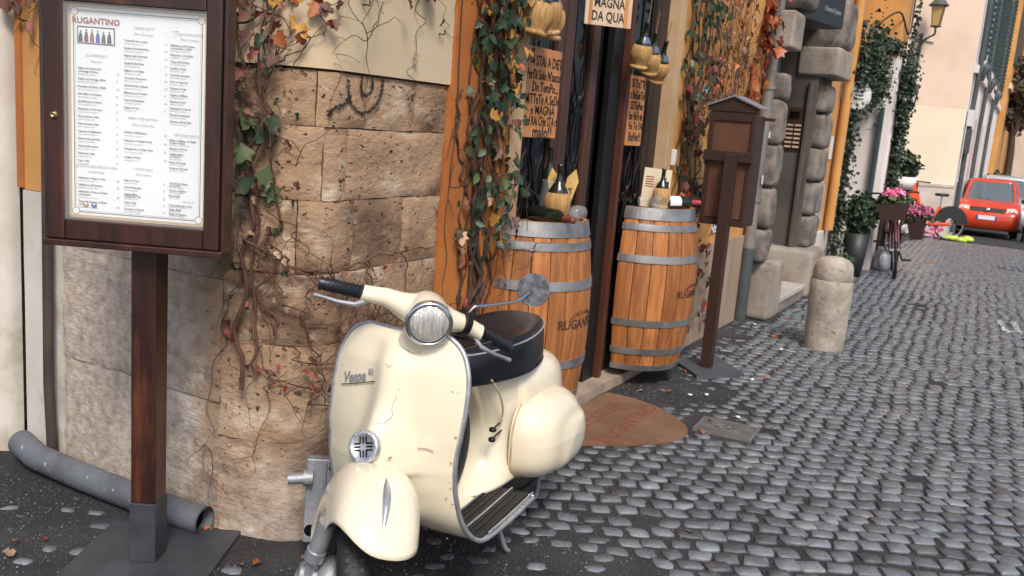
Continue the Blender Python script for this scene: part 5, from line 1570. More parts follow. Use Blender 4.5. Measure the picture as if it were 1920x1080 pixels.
for i in range(3): mb.add([Mr @ Vector((x, y, .0135)) for x, y in ((-.05, .04 - i * .04), (.06, .04 - i * .04), (.06, .052 - i * .04), (-.05, .052 - i * .04))], [(0, 1, 2, 3)])
obj('print', mb, m_castiron, RS)

# ------------------------------------------------------------------ pink house across the side street
PH = thing('pink_house', 'pale pink corner house with a stone base behind the bicycles', 'building', (19, 1.2, 0))
FS = 1.19
A_, B_ = Vector((17.6 * FS, 2.75 * FS, 0)), Vector((19.0 * FS, 1.16 * FS, 0))
def zf(z): return 1.5 + FS * (z - 1.5) - (.08 if z < 0 else 0)
def pw(t, z, o=0):
    d = (B_ - A_).normalized(); n = Vector((d.y, -d.x, 0)); 
    if n.x > 0: n = -n
    p = A_ + d * t * FS + n * o * FS; return Vector((p.x, p.y, zf(z)))
LW = (B_ - A_).length / FS
def pq(name, t0, t1, z0, z1, m, o=0, th=.1, parent=PH):
    mb = MB(); mb.add([pw(t, z, oo) for t in (t0, t1) for oo in (o, o - th) for z in (z0, z1)], [(0, 1, 3, 2), (4, 6, 7, 5), (0, 4, 5, 1), (2, 3, 7, 6), (0, 2, 6, 4), (1, 5, 7, 3)])
    return obj(name, mb, m, parent)
pq('wall', -3, LW, 2.35, 12, m_pink); pq('wall', -3, LW, .95, 2.349, m_pale, .002); 
m_basest = mat('house_base_stone', (.60, .52, .46), (.48, .41, .36), 3, .85, bump=.2, c3=(.3, .24, .2), s3=20, t3=.68)
pq('base', -3, LW, -.05, .90, m_basest, .03); pq('string_course', -3, LW, .901, .949, m_basest, .045)
mb = MB(); mb.bb(19.01, 45, 1.17, 1.6, -.05, 12)
# long white side of the house, running up the street
WH = thing('white_house', 'long off white street front with dark green shutters running up the street', 'building', (24, 1.2, 0))
def wq(name, x0, x1, z0, z1, m, y=1.15, th=.3, parent=WH, dy=0):
    mb = MB(); mb.bb(x0 * FS, x1 * FS, (y - dy) * FS, (y + th) * FS, zf(z0), zf(z1)); return obj(name, mb, m, parent)
wq('wall', 19.01, 34.0, 1.0, 12, m_fwhite); wq('base', 19.0, 34, -.05, .999, mat('house_base_grey', (.58, .56, .57), (.47, .45, .46), 2, .85, bump=.15), 1.13)
for k, (x, z0, z1) in enumerate(((20.2, 3.35, 6.2), (23.6, 3.45, 6.2), (26.2, 3.4, 6.2), (30, 3.4, 6.2))):
    w_ = wq('window', x, x + 1.0, z0, z1, m_glassd, 1.145, .1)
    for sgn, xx in ((-1, x - .52), (1, x + 1.02)):
        mb = MB(); mb.bb(xx * FS, (xx + .5) * FS, 1.03 * FS, 1.07 * FS, zf(z0), zf(z1))
        n_ = 24
        for i in range(n_):
            zz = z0 + .08 + (z1 - z0 - .16) * i / n_
            mb.box(((xx + .25) * FS, 1.02 * FS, zf(zz + .04)), (.50, .014, .06), M=Matrix.Rotation(.5, 3, 'X'))
        obj('shutter', mb, m_shut, w_)
    wq('window_sill', x - .25, x + 1.25, z0 - .14, z0 - .02, m_fwhite, 1.05, .1)
wq('string_course', 19.005, 34, 3.02, 3.16, m_fwhite, 1.07, .08)
for x in (20.6, 22.0, 24.2, 25.8, 28): wq('window', x, x + .7, .9, 2.3, m_basest, 1.145, .05)
for k, x in enumerate((19.25, 22.9, 27.5)):
    mb = MB(); pts = [(x, 1.07, .05), (x, 1.07, 2.95), (x + .05, .95, 3.05), (x + .05, .95, 3.2), (x, 1.07, 3.32), (x, 1.07, 9)]
    mb.tube(catmull([(a * FS, b * FS, zf(c)) for a, b, c in pts], 4), .055, 10); t = obj('downpipe', mb, m_zincd); tag(t, ['dark downpipe at the corner of the pink house', 'second dark downpipe along the off white front, between the shutters', 'farthest dark downpipe on the off white front'][k], 'drainpipe')
# utility boxes at the corner
T = thing('utility_box', 'white and dark utility box on the corner of the off white front', 'utility box', (19.1, 1.05, 2.2))
mb = MB(); mb.bb(22.64, 22.95, 1.23, 1.348, zf(2.05), zf(2.35)); obj('box', mb, m_sage, T, bevel=.01); mb = MB(); mb.bb(22.64, 22.78, 1.20, 1.31, zf(1.55), zf(2.0)); obj('meter', mb, m_castiron, T, bevel=.01)
# farther houses and trees up the street
OH = thing('orange_house', 'tall orange house farther up the street beyond the white front', 'building', (40, 1, 0))
mb = MB(); mb.bb(40.5, 58, 1.15, 2.2, -2, 16); obj('wall', mb, m_yellow, OH)
for x, z0 in ((41.5, 5.2), (45, 5.2), (49, 5.2), (41.5, 9.2), (45, 9.2)):
    mb = MB(); mb.bb(x, x + 1.5, 1.08, 1.149, z0, z0 + 2.4); obj('shutter', mb, m_brown if x > 43 else m_shut, OH)
mb = MB(); mb.bb(40.49, 58, 1.05, 1.149, 4.2, 4.4); obj('string_course', mb, m_pink, OH)
PE = thing('end_house', 'pale facade closing the far end of the street behind the trees', 'building', (62, -3, 0))
mb = MB(); mb.bb(72, 76, -12, 8, -3, 18); obj('wall', mb, m_pink, PE)
for y in (-6, -3.6, -1.2, 1.2):
    for z in (2.0, 6.0, 10):
        mb = MB(); mb.bb(71.95, 71.999, y, y + 1.1, z, z + 2.0); obj('window', mb, m_castiron, PE)

# street lamp on the pink house
SLp = thing('street_lantern', 'old iron wall lantern with amber glass on the pink house', 'street lamp', tuple(pw(1.25, 3.4, .4)))
lc = pw(.93, 3.70, .38)
mb = MB(); mb.lathe([(.10, 0), (.155, .40)], tuple(lc), 4, a0=PI / 4, a1=2 * PI + PI / 4 - 1e-7 + 1e-7, flat=True); obj('lantern_glass', mb, m_lantg, SLp)
mb = MB(); mb.lathe([(.19, .40), (.20, .42), (.11, .52), (.10, .60), (.03, .64), (0, .70)], tuple(lc), 8, flat=True); obj('cap', mb, m_lant, SLp)
mb = MB()
for k in range(4):
    a = PI / 4 + k * PI / 2; mb.tube([lc + Vector((.105 * math.cos(a), .105 * math.sin(a), 0)), lc + Vector((.16 * math.cos(a), .16 * math.sin(a), .40))], .010, 5)
mb.lathe([(0, -.05), (.10, -.02), (.115, .0)], tuple(lc), 8, flat=True); obj('cage', mb, m_lant, SLp)
mb = MB(); mb.tube(catmull([lc + Vector((0, 0, -.05)), lc + Vector((.02, 0, -.16)), pw(.93, 3.52, .25), pw(.93, 3.46, .10), pw(.93, 3.3, .0)], 6), .022, 8); mb.tube([pw(.93, 3.0, .03), pw(.93, 3.6, .03)], .03, 8); obj('bracket', mb, m_lant, SLp)
mb = MB(); mb.tube([pw(.05, 3.58, .02), pw(1.2, 3.46, .02)], .012, 5); tag(obj('lamp_cable', mb, m_castiron), 'thin cable running across the pink wall to the lantern', 'cable')
# iron bracket lamp on the white front
mb = MB(); mb.tube([(27.4, 1.34, 6.0), (27.4, -.3, 6.2)], .024, 6); mb.tube(catmull([(27.4, 1.34, 5.5), (27.4, .85, 5.75), (27.4, .4, 6.1)], 5), .02, 6)
for k in range(5): mb.tube([(27.4, 1.15 - k * .17, 6.0 + .02 * k), (27.4, 1.0 - k * .17, 5.65 + .09 * k)], .012, 5)
tag(obj('iron_bracket', mb, m_lant), 'ornate iron lamp bracket reaching out from the off white front', 'bracket')
# small lantern by the ivy
IL = thing('wall_lantern', 'small black wall lantern hanging in the ivy beside the white door jamb', 'wall lamp', (12.75, 1.3, 2.05))
lc = Vector((12.45, 1.40, 2.02))
mb = MB(); mb.lathe([(.045, 0), (.07, .20)], tuple(lc), 6, flat=True); obj('glass', mb, m_lamp, IL)
mb = MB(); mb.lathe([(.085, .20), (.05, .28), (.0, .32)], tuple(lc), 6, flat=True); mb.lathe([(0, -.04), (.05, 0)], tuple(lc), 6, flat=True)
for k in range(6):
    a = k * PI / 3; mb.tube([lc + Vector((.047 * math.cos(a), .047 * math.sin(a), 0)), lc + Vector((.072 * math.cos(a), .072 * math.sin(a), .20))], .006, 4)
mb.tube(catmull([lc + Vector((0, 0, -.03)), lc + Vector((0, .10, -.12)), lc + Vector((0, .15, -.04))], 5), .012, 6); obj('frame', mb, m_blackm, IL)

# ------------------------------------------------------------------ climbing plants
def leaf_mesh(kind, m):
    key = ('leaf', kind, m.name)
    if key in _tcache: return _tcache[key]
    mb = MB()
    if kind == 0:      # vine leaf with lobes
        pts = [(0, 0), (.22, -.10), (.50, -.05), (.36, .22), (.56, .48), (.28, .52), (.22, .78), (0, 1.0)]
    elif kind == 1:    # oval
        pts = [(0, 0), (.20, .12), (.31, .38), (.27, .66), (.12, .88), (0, 1.0)]
    else:              # curled, torn
        pts = [(0, 0), (.30, .05), (.34, .35), (.16, .52), (.26, .75), (0, 1.0)]
    curl = (.10, .06, .30)[kind]
    vs = []; n = len(pts)
    for (x, y) in pts:
        vs.append((0, y, -curl * (y - .4) ** 2))
    for sg in (1, -1):
        for (x, y) in pts[1:-1]:
            vs.append((sg * x, y, .34 * x * (1 if kind != 2 else 1.6) - curl * (y - .4) ** 2))
    fs = []
    k = n - 2
    for sd in range(2):
        o = n + sd * k
        ed = [0] + [o + i for i in range(k)] + [n - 1]
        for i in range(n - 1):
            a, b, c, d = i, i + 1, ed[i + 1], ed[i]
            q = [a, b, c] if d == a else ([a, b, d] if c == b else [a, b, c, d])
            fs.append(q if sd else q[::-1])
    mb.add(vs, fs, m, True)
    me = mb.mesh('leaf', m); _tcache[key] = me
    return me

def put_leaf(parent, p, n, size, kind, m, droop=.6, name='leaf'):
    """a leaf at world point p, face turned to n, its tip hanging"""
    n = (Vector(n) + Vector((rnd.gauss(0, .45), rnd.gauss(0, .45), rnd.gauss(0, .35) + .15))).normalized()
    dn = Vector((rnd.gauss(0, .6), rnd.gauss(0, .4), -droop)).normalized()
    x = dn.cross(n).normalized(); y = n.cross(x)
    M = Matrix((x * size, y * size, n * size)).transposed().to_4x4(); M.translation = p
    o = bpy.data.objects.new(name, leaf_mesh(kind, m)); COL.objects.link(o)
    o.parent = parent
    o.matrix_basis = inv_of(parent) @ M
    return o

def stem_path(pts, wob=.02, k=10, off=.02):
    out = []; sd = rnd.random() * 100
    for i, p in enumerate(catmull([(a, 0, b) for a, b in pts], k)):
        a = p.x + wob * noise.noise(Vector((i * .35, sd, 0))) * 2; b = p.z + wob * .5 * noise.noise(Vector((i * .35, sd, 5)))
        out.append(wp(sx(a), b, off + .018 * (noise.noise(Vector((i * .3, sd, 9))) + .4)))
    return out

def vine(label, stems, leaves, name='climbing_vine', base=(2.3, 1.95, 0), pm=m_stem, twigs=0, group=None):
    """stems: (points, radius, wobble); leaves: (count, kind list, size range, materials, stem indexes or region box)"""
    T = thing(name, label, 'climbing plant', base)
    T['group'] = 'climbing vines on the corner building' if group is None else group
    sm = MB(); paths = []
    for (pts, r, wob) in stems:
        pth = stem_path(pts, wob, off=.012 + r); paths.append(pth)
        n = len(pth)
        sm.tube(pth, [max(.0009, r * (1 - .65 * i / n)) for i in range(n)], 6)
    for _ in range(twigs):
        pth = rnd.choice(paths); i = rnd.randrange(len(pth)); p = pth[i].copy(); d = Vector((rnd.gauss(0, 1), -.25 + rnd.gauss(0, .2), rnd.gauss(0, .8))).normalized()
        q = [p]
        for k in range(rnd.randint(3, 8)):
            d = (d + Vector((rnd.gauss(0, .35), rnd.gauss(0, .12), rnd.gauss(0, .35) - .06))).normalized()
            p = p + d * .028
            if p.x > 2.3: p.y = min(p.y, 1.955)
            q.append(p)
        sm.tube(q, [.0018 * (1 - .6 * k / len(q)) for k in range(len(q))], 4); paths.append(q)
    st_ = obj('stem', sm, pm, T)
    st_['kind'] = 'stuff'
    for (cnt, kinds, (a, b), mats, where, out) in leaves:
        for _ in range(cnt):
            if isinstance(where, tuple):
                x = rnd.uniform(where[0], where[1]); z = rnd.uniform(where[2], where[3])
                p = wp(sx(x), z, rnd.uniform(.015, out))
            else:
                pth = paths[rnd.choice(where)] if where else rnd.choice(paths)
                p = rnd.choice(pth) + Vector((rnd.gauss(0, .02), -abs(rnd.gauss(0, out * .5)), rnd.gauss(0, .02)))
            q = wp(sx(p.x), p.z, 1) - wp(sx(p.x), p.z, 0) if p.x > 2.31 else Vector((-.6, -.8, 0))
            put_leaf(T, p, q, rnd.uniform(a, b), rnd.choice(kinds), rnd.choice(mats))
    return T
ALL = [m_lr, m_lo, m_lb, m_ly, m_lb, m_lpale]
# S() turns metres along the wall path into the x used by the stems
vine('brown creeper with red and yellow leaves on the stone corner beside the menu stand',
     [([(2.02, 0.55), (2.06, 1.0), (2.02, 1.4), (2.00, 1.8), (2.02, 2.1)], .009, .03), ([(2.10, .60), (2.06, 1.1), (2.10, 1.5), (2.05, 2.0)], .006, .04),
      ([(2.15, .75), (2.10, .95), (2.16, 1.25), (2.08, 1.7), (2.2, 2.1)], .005, .04), ([(2.00, 1.72), (2.10, 1.78), (2.22, 1.86), (2.32, 2.0)], .004, .03), ([(2.02, 1.60), (2.14, 1.62), (2.26, 1.75), (2.36, 1.98)], .003, .03),
      ([(2.05, 1.05), (2.2, .98), (2.34, .96), (2.55, .99), (2.9, 1.0)], .006, .03), ([(2.08, 1.0), (2.22, .82), (2.40, .74), (2.6, .78)], .004, .04), ([(2.03, .95), (2.10, .7), (2.14, .5), (2.05, .28)], .0025, .03), ([(2.01, .95), (1.97, .7), (1.93, .45), (1.90, .2)], .002, .03),
      ([(2.12, 1.1), (2.22, .9), (2.26, .7), (2.34, .5), (2.36, .3)], .004, .04), ([(2.5, 1.0), (2.52, .9), (2.48, .78), (2.5, .6)], .003, .03), ([(2.68, 1.0), (2.70, .85), (2.66, .7)], .003, .03), ([(2.2, .7), (2.35, .62), (2.5, .66), (2.7, .6)], .003, .04), ([(2.1, .62), (2.25, .55), (2.4, .4), (2.45, .2)], .003, .04),
      ([(2.04, 1.3), (2.14, 1.2), (2.2, 1.05), (2.3, .9), (2.5, .85)], .003, .04)],
     [(60, [0, 2], (.028, .048), [m_lb, m_lb, m_lb, m_lpale, m_lr, m_lg], (2.0, 2.14, 1.45, 1.98), .09), (12, [0], (.04, .055), [m_ly, m_lo, m_ly], (2.08, 2.30, 1.70, 1.98), .08), (9, [0], (.06, .08), [m_lg2, m_lg, m_lg2], (2.03, 2.14, 1.22, 1.46), .06),
      (20, [0, 2], (.03, .045), [m_lr, m_lb, m_lb, m_lo], (2.10, 2.34, 1.72, 1.98), .07), (60, [2], (.018, .034), [m_lb, m_lb, m_lpale, m_lg], (1.99, 2.2, .95, 1.6), .05), (44, [2], (.016, .03), [m_lb, m_lb, m_lpale, m_lr], (2.05, 2.4, .5, 1.05), .05), (16, [2], (.018, .03), [m_lr, m_lb, m_lb], (2.3, 2.8, .75, 1.02), .04), (4, [2], (.03, .04), [m_lr], (1.95, 2.02, .68, .78), .03)],
     twigs=260, pm=m_stemr)
vine('few hanging tendrils with dry brown leaves on the cream plaster panel',
     [([(2.30, 2.05), (2.36, 1.95), (2.44, 1.90), (2.47, 1.86)], .002, .02), ([(2.70, 2.1), (2.72, 1.9), (2.71, 1.75), (2.70, 1.6), (2.70, 1.5)], .002, .03), ([(2.74, 2.05), (2.80, 1.93), (2.9, 1.82), (2.95, 1.78)], .0015, .02), ([(2.55, 2.1), (2.56, 1.97), (2.62, 1.9)], .0015, .02)],
     [(14, [2, 0], (.035, .055), [m_lb, m_lb, m_lr], (2.36, 2.80, 1.88, 2.0), .06), (4, [2], (.03, .04), [m_lb, m_lpale], [1, 2], .02)], base=(2.6, 1.95, 1.8), twigs=6)
vine('red and brown leaved tendrils hanging over the ochre strip left of the menu stand',
     [([(.98, 2.1), (1.0, 1.9), (1.03, 1.75), (1.0, 1.6)], .003, .03), ([(.90, 2.1), (.93, 1.9), (.96, 1.78)], .002, .03), ([(1.15, 1.92), (1.05, 1.72), (.97, 1.52)], .002, .02), ([(1.2, 1.82), (1.0, 1.78), (.86, 1.70)], .002, .03)],
     [(24, [0, 1], (.045, .065), [m_lr, m_lb, m_lb], (.82, 1.16, 1.70, 1.95), .06), (6, [1], (.05, .06), [m_lb, m_lr], [2, 3], .03)], base=(2.1, 3.3, 1.8), twigs=10)
mid = [([(3.10 + a, -.0), (3.12 + a * .9 + rnd.uniform(-.04, .04), .45), (3.12 + a + rnd.uniform(-.05, .05), .9), (3.10 + a * 1.1, 1.4), (3.12 + a * 1.4, 1.8), (3.14 + a * 1.6, 2.3)], r, .05) for a, r in ((.02, .014), (.06, .012), (.10, .015), (.13, .008), (-.02, .007), (.16, .010), (.0, .006), (.08, .008), (.19, .006))]
vine('woody creeper with dark green and yellow leaves climbing the orange pilaster',
     mid + [([(2.99, 2.1), (2.985, 1.5), (2.98, 1.0), (2.99, .7)], .003, .015), ([(3.0, 1.6), (3.04, 1.35), (3.10, 1.2), (3.14, 1.12)], .006, .03), ([(3.2, 1.5), (3.32, 1.35), (3.42, 1.3), (3.52, 1.22)], .003, .03), ([(3.25, 2.1), (3.36, 1.9), (3.40, 1.7), (3.42, 1.5), (3.44, 1.1)], .003, .04)],
     [(210, [1, 0], (.032, .056), [m_lg], (3.06, 3.34, 1.55, 2.2), .16), (100, [1, 0], (.03, .052), [m_lg, m_lg, m_lg2], (3.05, 3.40, 1.05, 1.6), .13), (60, [0, 1], (.04, .06), [m_ly, m_ly, m_lpale, m_lo], (3.14, 3.38, 1.62, 2.15), .13), (8, [1], (.035, .05), [m_lg, m_lg, m_lg2], (3.25, 3.56, 1.15, 1.62), .14), (22, [2, 0], (.04, .06), [m_lb, m_lpale, m_ly], (3.05, 3.40, 1.0, 1.7), .15), (30, [1], (.045, .06), [m_lg], (3.12, 3.36, .95, 1.25), .13), (26, [2], (.035, .05), [m_lb, m_lr], (3.0, 3.35, .3, 1.1), .06)],
     base=(3.1, 1.95, 0), twigs=150)
mid = [([(5.62 + a, 0), (5.66 + a + rnd.uniform(-.05, .05), .5), (5.64 + a, 1.0), (5.62 + a + rnd.uniform(-.06, .06), 1.5), (5.62 + a * 1.2, 2.0), (5.60 + a * 1.3, 2.6)], r, .07) for a, r in ((0, .014), (.08, .012), (.16, .013), (.22, .008), (-.05, .007), (.12, .010), (.3, .006), (.04, .009), (.2, .011))]
vine('dense woody creeper with dark green leaves climbing right of the beige door trim',
     mid + [([(5.9, 1.6), (6.0, 1.35), (5.95, 1.1), (5.85, .9)], .006, .04), ([(5.9, 1.2), (6.05, 1.15), (6.12, 1.05)], .004, .03)],
     [(150, [1], (.04, .065), [m_lg], (5.50, 6.05, 1.95, 2.5), .17), (70, [1, 0], (.04, .06), [m_lg, m_lg, m_lr], (5.5, 5.95, 1.45, 2.0), .14), (16, [1], (.06, .085), [m_lg], (5.95, 6.2, 1.02, 1.2), .10), (60, [2, 0], (.045, .07), [m_lb, m_lr, m_lg], (5.5, 6.0, .95, 1.8), .10), (64, [2], (.05, .08), [m_lr, m_lb, m_lo, m_lpale, m_lg], (5.75, 6.5, .10, .92), .14)],
     base=(5.7, 1.95, 0), twigs=170)
dry = [([(6.05 + a, 1.72 + rnd.uniform(-.05, .05)), (6.05 + a + rnd.uniform(-.05, .05), 2.1), (6.05 + a * 1.1, 2.5), (6.1 + a * 1.1, 2.9)], .003, .04) for a in [.07 * k for k in range(13)]]
vine('dry orange and brown creeper spreading over the ochre wall above the notice stand',
     dry, [(190, [2], (.035, .06), [m_lo, m_lb, m_lpale, m_lb], (5.95, 6.85, 1.75, 2.6), .08), (60, [2], (.03, .05), [m_lb, m_lo], (6.0, 6.5, 1.66, 1.95), .10), (7, [1], (.08, .11), [m_lb], (6.15, 6.3, 1.35, 1.75), .03)], base=(6.3, 1.95, 1.7), twigs=220, pm=m_stemr)
vine('bright orange red leafed creeper hanging beside the upper downpipe',
     [([(7.32, 3.0), (7.25, 2.5), (7.12, 2.1), (6.95, 1.75), (6.88, 1.6)], .006, .03), ([(7.35, 3.0), (7.32, 2.5), (7.25, 2.2)], .005, .03)],
     [(120, [0, 1], (.07, .11), [m_lo, m_lr, m_lo], [0, 1], .12), (20, [2], (.06, .09), [m_lb, m_lo], [0], .10)], base=(7.2, 1.95, 2.2), twigs=20)

# ivy round the white door (small at this distance: one mass of leaves with its stems)
def leaf_cloud(pts_fn, count, size, mats, parent, name='foliage'):
    mb = MB()
    for _ in range(count):
        p, n = pts_fn()
        s_ = rnd.uniform(*size); m = rnd.choice(mats)
        n = (Vector(n) + Vector((rnd.gauss(0, .6), rnd.gauss(0, .6), rnd.gauss(0, .6)))).normalized()
        x = n.orthogonal().normalized(); x = Matrix.Rotation(rnd.uniform(0, 6.3), 3, n) @ x; y = n.cross(x)
        pts = [(0, 0, 0), (.42, .35, .12), (.3, .8, .05), (0, 1, -.1), (-.3, .8, .05), (-.42, .35, .12)]
        o = len(mb.v); k = mb.mi(m)
        mb.v += [p + (x * a + y * b + n * c) * s_ for a, b, c in pts]
        for f in ((0, 1, 2, 3), (0, 3, 4, 5)):
            mb.f.append([o + i for i in f]); mb.m.append(k); mb.sm.append(False)
    o = obj(name, mb, mats[0], parent); o['kind'] = 'stuff'
    return o
T = thing('ivy', 'dark green ivy growing round the white door frame beyond the portal', 'climbing plant', (12, 1.6, 0))
mb = MB()
for x, y, zs in ((11.05, 1.84, (0, 2.9)), (11.15, 1.84, (0, 2.7)), (12.38, 1.52, (0, 2.5)), (12.5, 1.52, (0, 2.5)), (11.1, 1.82, (.2, 2.5))):
    mb.tube(catmull([(x + rnd.uniform(-.08, .08), y, zs[0] + (zs[1] - zs[0]) * k / 6) for k in range(7)], 4), .018, 6)
mb.tube(catmull([(11.2, 1.8, 2.8), (11.8, 1.6, 3.1), (12.3, 1.52, 2.9), (12.5, 1.53, 3.4), (12.55, 1.53, 4.6), (12.55, 1.53, 6)], 6), .012, 5)
obj('stem', mb, m_stem, T)
def ivy_pt():
    k = rnd.random()
    if k < .30: c = Vector((rnd.gauss(11.25, .20), 1.80, rnd.gauss(2.42, .19))); r = .09
    elif k < .42: c = Vector((rnd.gauss(11.0, .06), 1.85, rnd.uniform(.3, 2.3))); r = .05
    elif k < .52: c = Vector((rnd.uniform(11.2, 12.0), 1.74, 2.25 + rnd.gauss(0, .10))); r = .07
    elif k < .60: t = rnd.random(); c = Vector((11.4 + .85 * t, 1.75 - .15 * t, 2.62 + .10 * math.sin(PI * t))); r = .06
    elif k < .78: c = Vector((rnd.gauss(12.36, .12), 1.50, rnd.gauss(2.28, .20))); r = .06
    elif k < .97: c = Vector((rnd.gauss(12.42, .08), 1.50, rnd.uniform(.9, 2.2))); r = .045
    else: c = Vector((12.55 + rnd.gauss(0, .02), 1.5, rnd.uniform(2.6, 4.6))); r = .02
    p = c + Vector((rnd.gauss(0, r * .6), -abs(rnd.gauss(0, r)), rnd.gauss(0, r * .6)))
    return p, (-.6, -.6, .4)
leaf_cloud(ivy_pt, 8500, (.03, .06), [m_lg, m_lg, mat('ivy_dark', (.012, .028, .014), (.02, .04, .02), 9, .5, rand=.2)], T)
def bush(label, base, pot, fn, count, size, mats, cat='potted plant', name='potted_plant', potm=None):
    T = thing(name, label, cat, base)
    if pot:
        r0, r1, h = pot
        mb = MB(); mb.lathe([(0, .0), (r0, 0), (r1, h), (r1 * .9, h), (r1 * .85, h - .04), (0, h - .04)], base, 20); obj('pot', mb, potm or m_pot, T)
    b = Vector(base); mb = MB()
    for _ in range(9):
        p, n = fn(); mb.tube([b + Vector((0, 0, (pot[2] if pot else 0) - .05)), (b + p) * .5 + Vector((b.x, b.y, 0)) * 0 + p * .5 if False else b + p * .6, b + p], .006, 4)
    obj('stem', mb, m_stem, T)
    leaf_cloud(lambda: (lambda q: (b + q[0], q[1]))(fn()), count, size, mats, T)
    return T
def ball(cx, cy, cz, r, rz=None):
    def f():
        while True:
            v = Vector((rnd.uniform(-1, 1), rnd.uniform(-1, 1), rnd.uniform(-1, 1)))
            if v.length < 1: break
        return Vector((cx + v.x * r, cy + v.y * r, cz + v.z * (rz or r))), v
    return f
bush('dark leafy bush in a tall black planter before the ivied doorway', (11.25, 1.62, 0), (.10, .15, .52), ball(0, 0, .74, .19, .26), 520, (.05, .08), [m_lg, m_lg])
bush('small potted plant on the ground beside the stone bollard', (10.6, 1.62, 0), (.07, .09, .10), ball(0, 0, .20, .11, .14), 120, (.04, .07), [m_lg, m_lg2])
bush('green shrub in a white box on the wall behind the flower bicycle', (12.85, 1.42, 1.02), (.16, .20, .16), ball(0, 0, .30, .22, .18), 380, (.06, .10), [m_lg2, m_lg], potm=m_fwhite)
bush('lower green shrub in a pale pot behind the flower bicycle', (12.9, 1.42, .45), (.14, .18, .2), ball(0, 0, .34, .2, .15), 300, (.06, .10), [m_lg2, m_lg], potm=m_fwhite)
T = thing('flower_stand', 'slim iron stand carrying the shrubs behind the flower bicycle', 'stand', (12.85, 1.42, 0))
mb = MB()
for dx, dy in ((-.1, -.1), (.1, -.1), (-.1, .1), (.1, .1)): mb.tube([(12.85 + dx, 1.42 + dy, 0), (12.85 + dx, 1.42 + dy, 1.02)], .012, 5)
mb.bb(12.7, 13.0, 1.27, 1.57, 1.0, 1.018); mb.bb(12.75, 13.05, 1.27, 1.57, .43, .449); obj('frame', mb, m_iron, T)
T = thing('watering_jug', 'small grey jug standing at the foot of the white door jamb', 'jug', (12.25, 1.42, 0))
mb = MB(); mb.lathe([(0, 0), (.09, .0), (.11, .06), (.10, .20), (.06, .27), (.07, .30), (0, .30)], (12.2, 1.42, 0), 18); obj('body', mb, m_alud, T)
mb = MB(); mb.tube(catmull([(12.1, 1.42, .24), (12.02, 1.42, .22), (12.0, 1.42, .12), (12.1, 1.42, .06)], 5), .014, 6); obj('handle', mb, m_alud, T)

# ------------------------------------------------------------------ bicycles
def ring_pts(c, r, d, n=36):
    d = Vector(d).normalized(); u = Vector((0, 0, 1)); return [Vector(c) + (d * math.cos(t) + u * math.sin(t)) * r for t in [2 * PI * i / n for i in range(n)]]
def bwheel(T, c, r, d, rimm, spokes=14, tw=.018):
    w = obj('wheel', (lambda q: (q.tube(ring_pts(c, r, d), tw, 8, closed=True), q)[1])(MB()), m_rubber, T)
    q = MB(); q.tube(ring_pts(c, r - tw * 1.2, d), .008, 6, closed=True); obj('rim', q, rimm, w)
    q = MB(); d_ = Vector(d).normalized(); sd = d_.cross(Vector((0, 0, 1)))
    for k in range(spokes):
        t = 2 * PI * k / spokes; q.tube([Vector(c) + sd * .02 * (-1) ** k, Vector(c) + (d_ * math.cos(t) + Vector((0, 0, math.sin(t)))) * (r - tw)], .0022, 4)
    q.tube([Vector(c) - sd * .05, Vector(c) + sd * .05], .018, 8); obj('spokes', q, m_alu, w)
    return w
BK = thing('flower_bicycle', 'burgundy bicycle decorated with a dark basket and pink flowers, front wheel towards us', 'bicycle', (12.1, 1.25, 0))
F0 = Vector((11.62, 1.185, .33)); F1 = Vector((12.66, 1.36, .33)); D_ = (F1 - F0); D_.z = 0; D_.normalize(); SD = Vector((-D_.y, D_.x, 0))
bwheel(BK, F0, .325, D_, m_bikepurple); bwheel(BK, F1, .325, D_, m_bikepurple)
HT = F0 + D_ * .16 + Vector((0, 0, .52)); BBk = F0 + D_ * .52 + Vector((0, 0, -.04)); ST0 = F0 + D_ * .70 + Vector((0, 0, .52))
mb = MB()
for a, b, r in ((HT, HT + Vector((0, 0, -.12)), .02), (HT + Vector((0, 0, -.08)), BBk, .02), (BBk, ST0, .017), (ST0 + Vector((0, 0, -.08)), HT + Vector((0, 0, -.02)), .016), (ST0 + Vector((0, 0, -.05)), F1, .010), (BBk, F1, .011)):
    mb.tube([a, b], r, 8)
for sg in (-1, 1): mb.tube([HT + Vector((0, 0, -.14)) + SD * .04 * sg, F0 + SD * .05 * sg], .013, 8)
mb.tube([HT + Vector((0, 0, -.14)) - SD * .05, HT + Vector((0, 0, -.14)) + SD * .05], .016, 8)
obj('frame', mb, m_bikepurple, BK)
mb = MB(); mb.tube(ring_pts(F0, .355, D_)[2:17], .016, 6); obj('mudguard', mb, m_bikepurple, BK)
mb = MB(); mb.tube(ring_pts(F1, .355, D_)[2:17], .016, 6); obj('mudguard', mb, m_bikepurple, BK)
mb = MB(); mb.tube([HT, HT + Vector((0, 0, .14))], .014, 8); mb.tube(catmull([HT + Vector((0, 0, .14)) + SD * .28 + D_ * .14, HT + Vector((0, 0, .16)) + SD * .22, HT + Vector((0, 0, .14)), HT + Vector((0, 0, .16)) - SD * .22, HT + Vector((0, 0, .14)) - SD * .28 + D_ * .14], 5), .012, 8); obj('handlebar', mb, m_plas, BK)
mb = MB(); mb.lathe([(0, 0), (.05, 0), (.10, .05), (.04, .08), (0, .08)], tuple(ST0 + Vector((0, 0, .08))), 14); mb.tube([ST0, ST0 + Vector((0, 0, .1))], .013, 6); obj('saddle', mb, m_plas, BK)
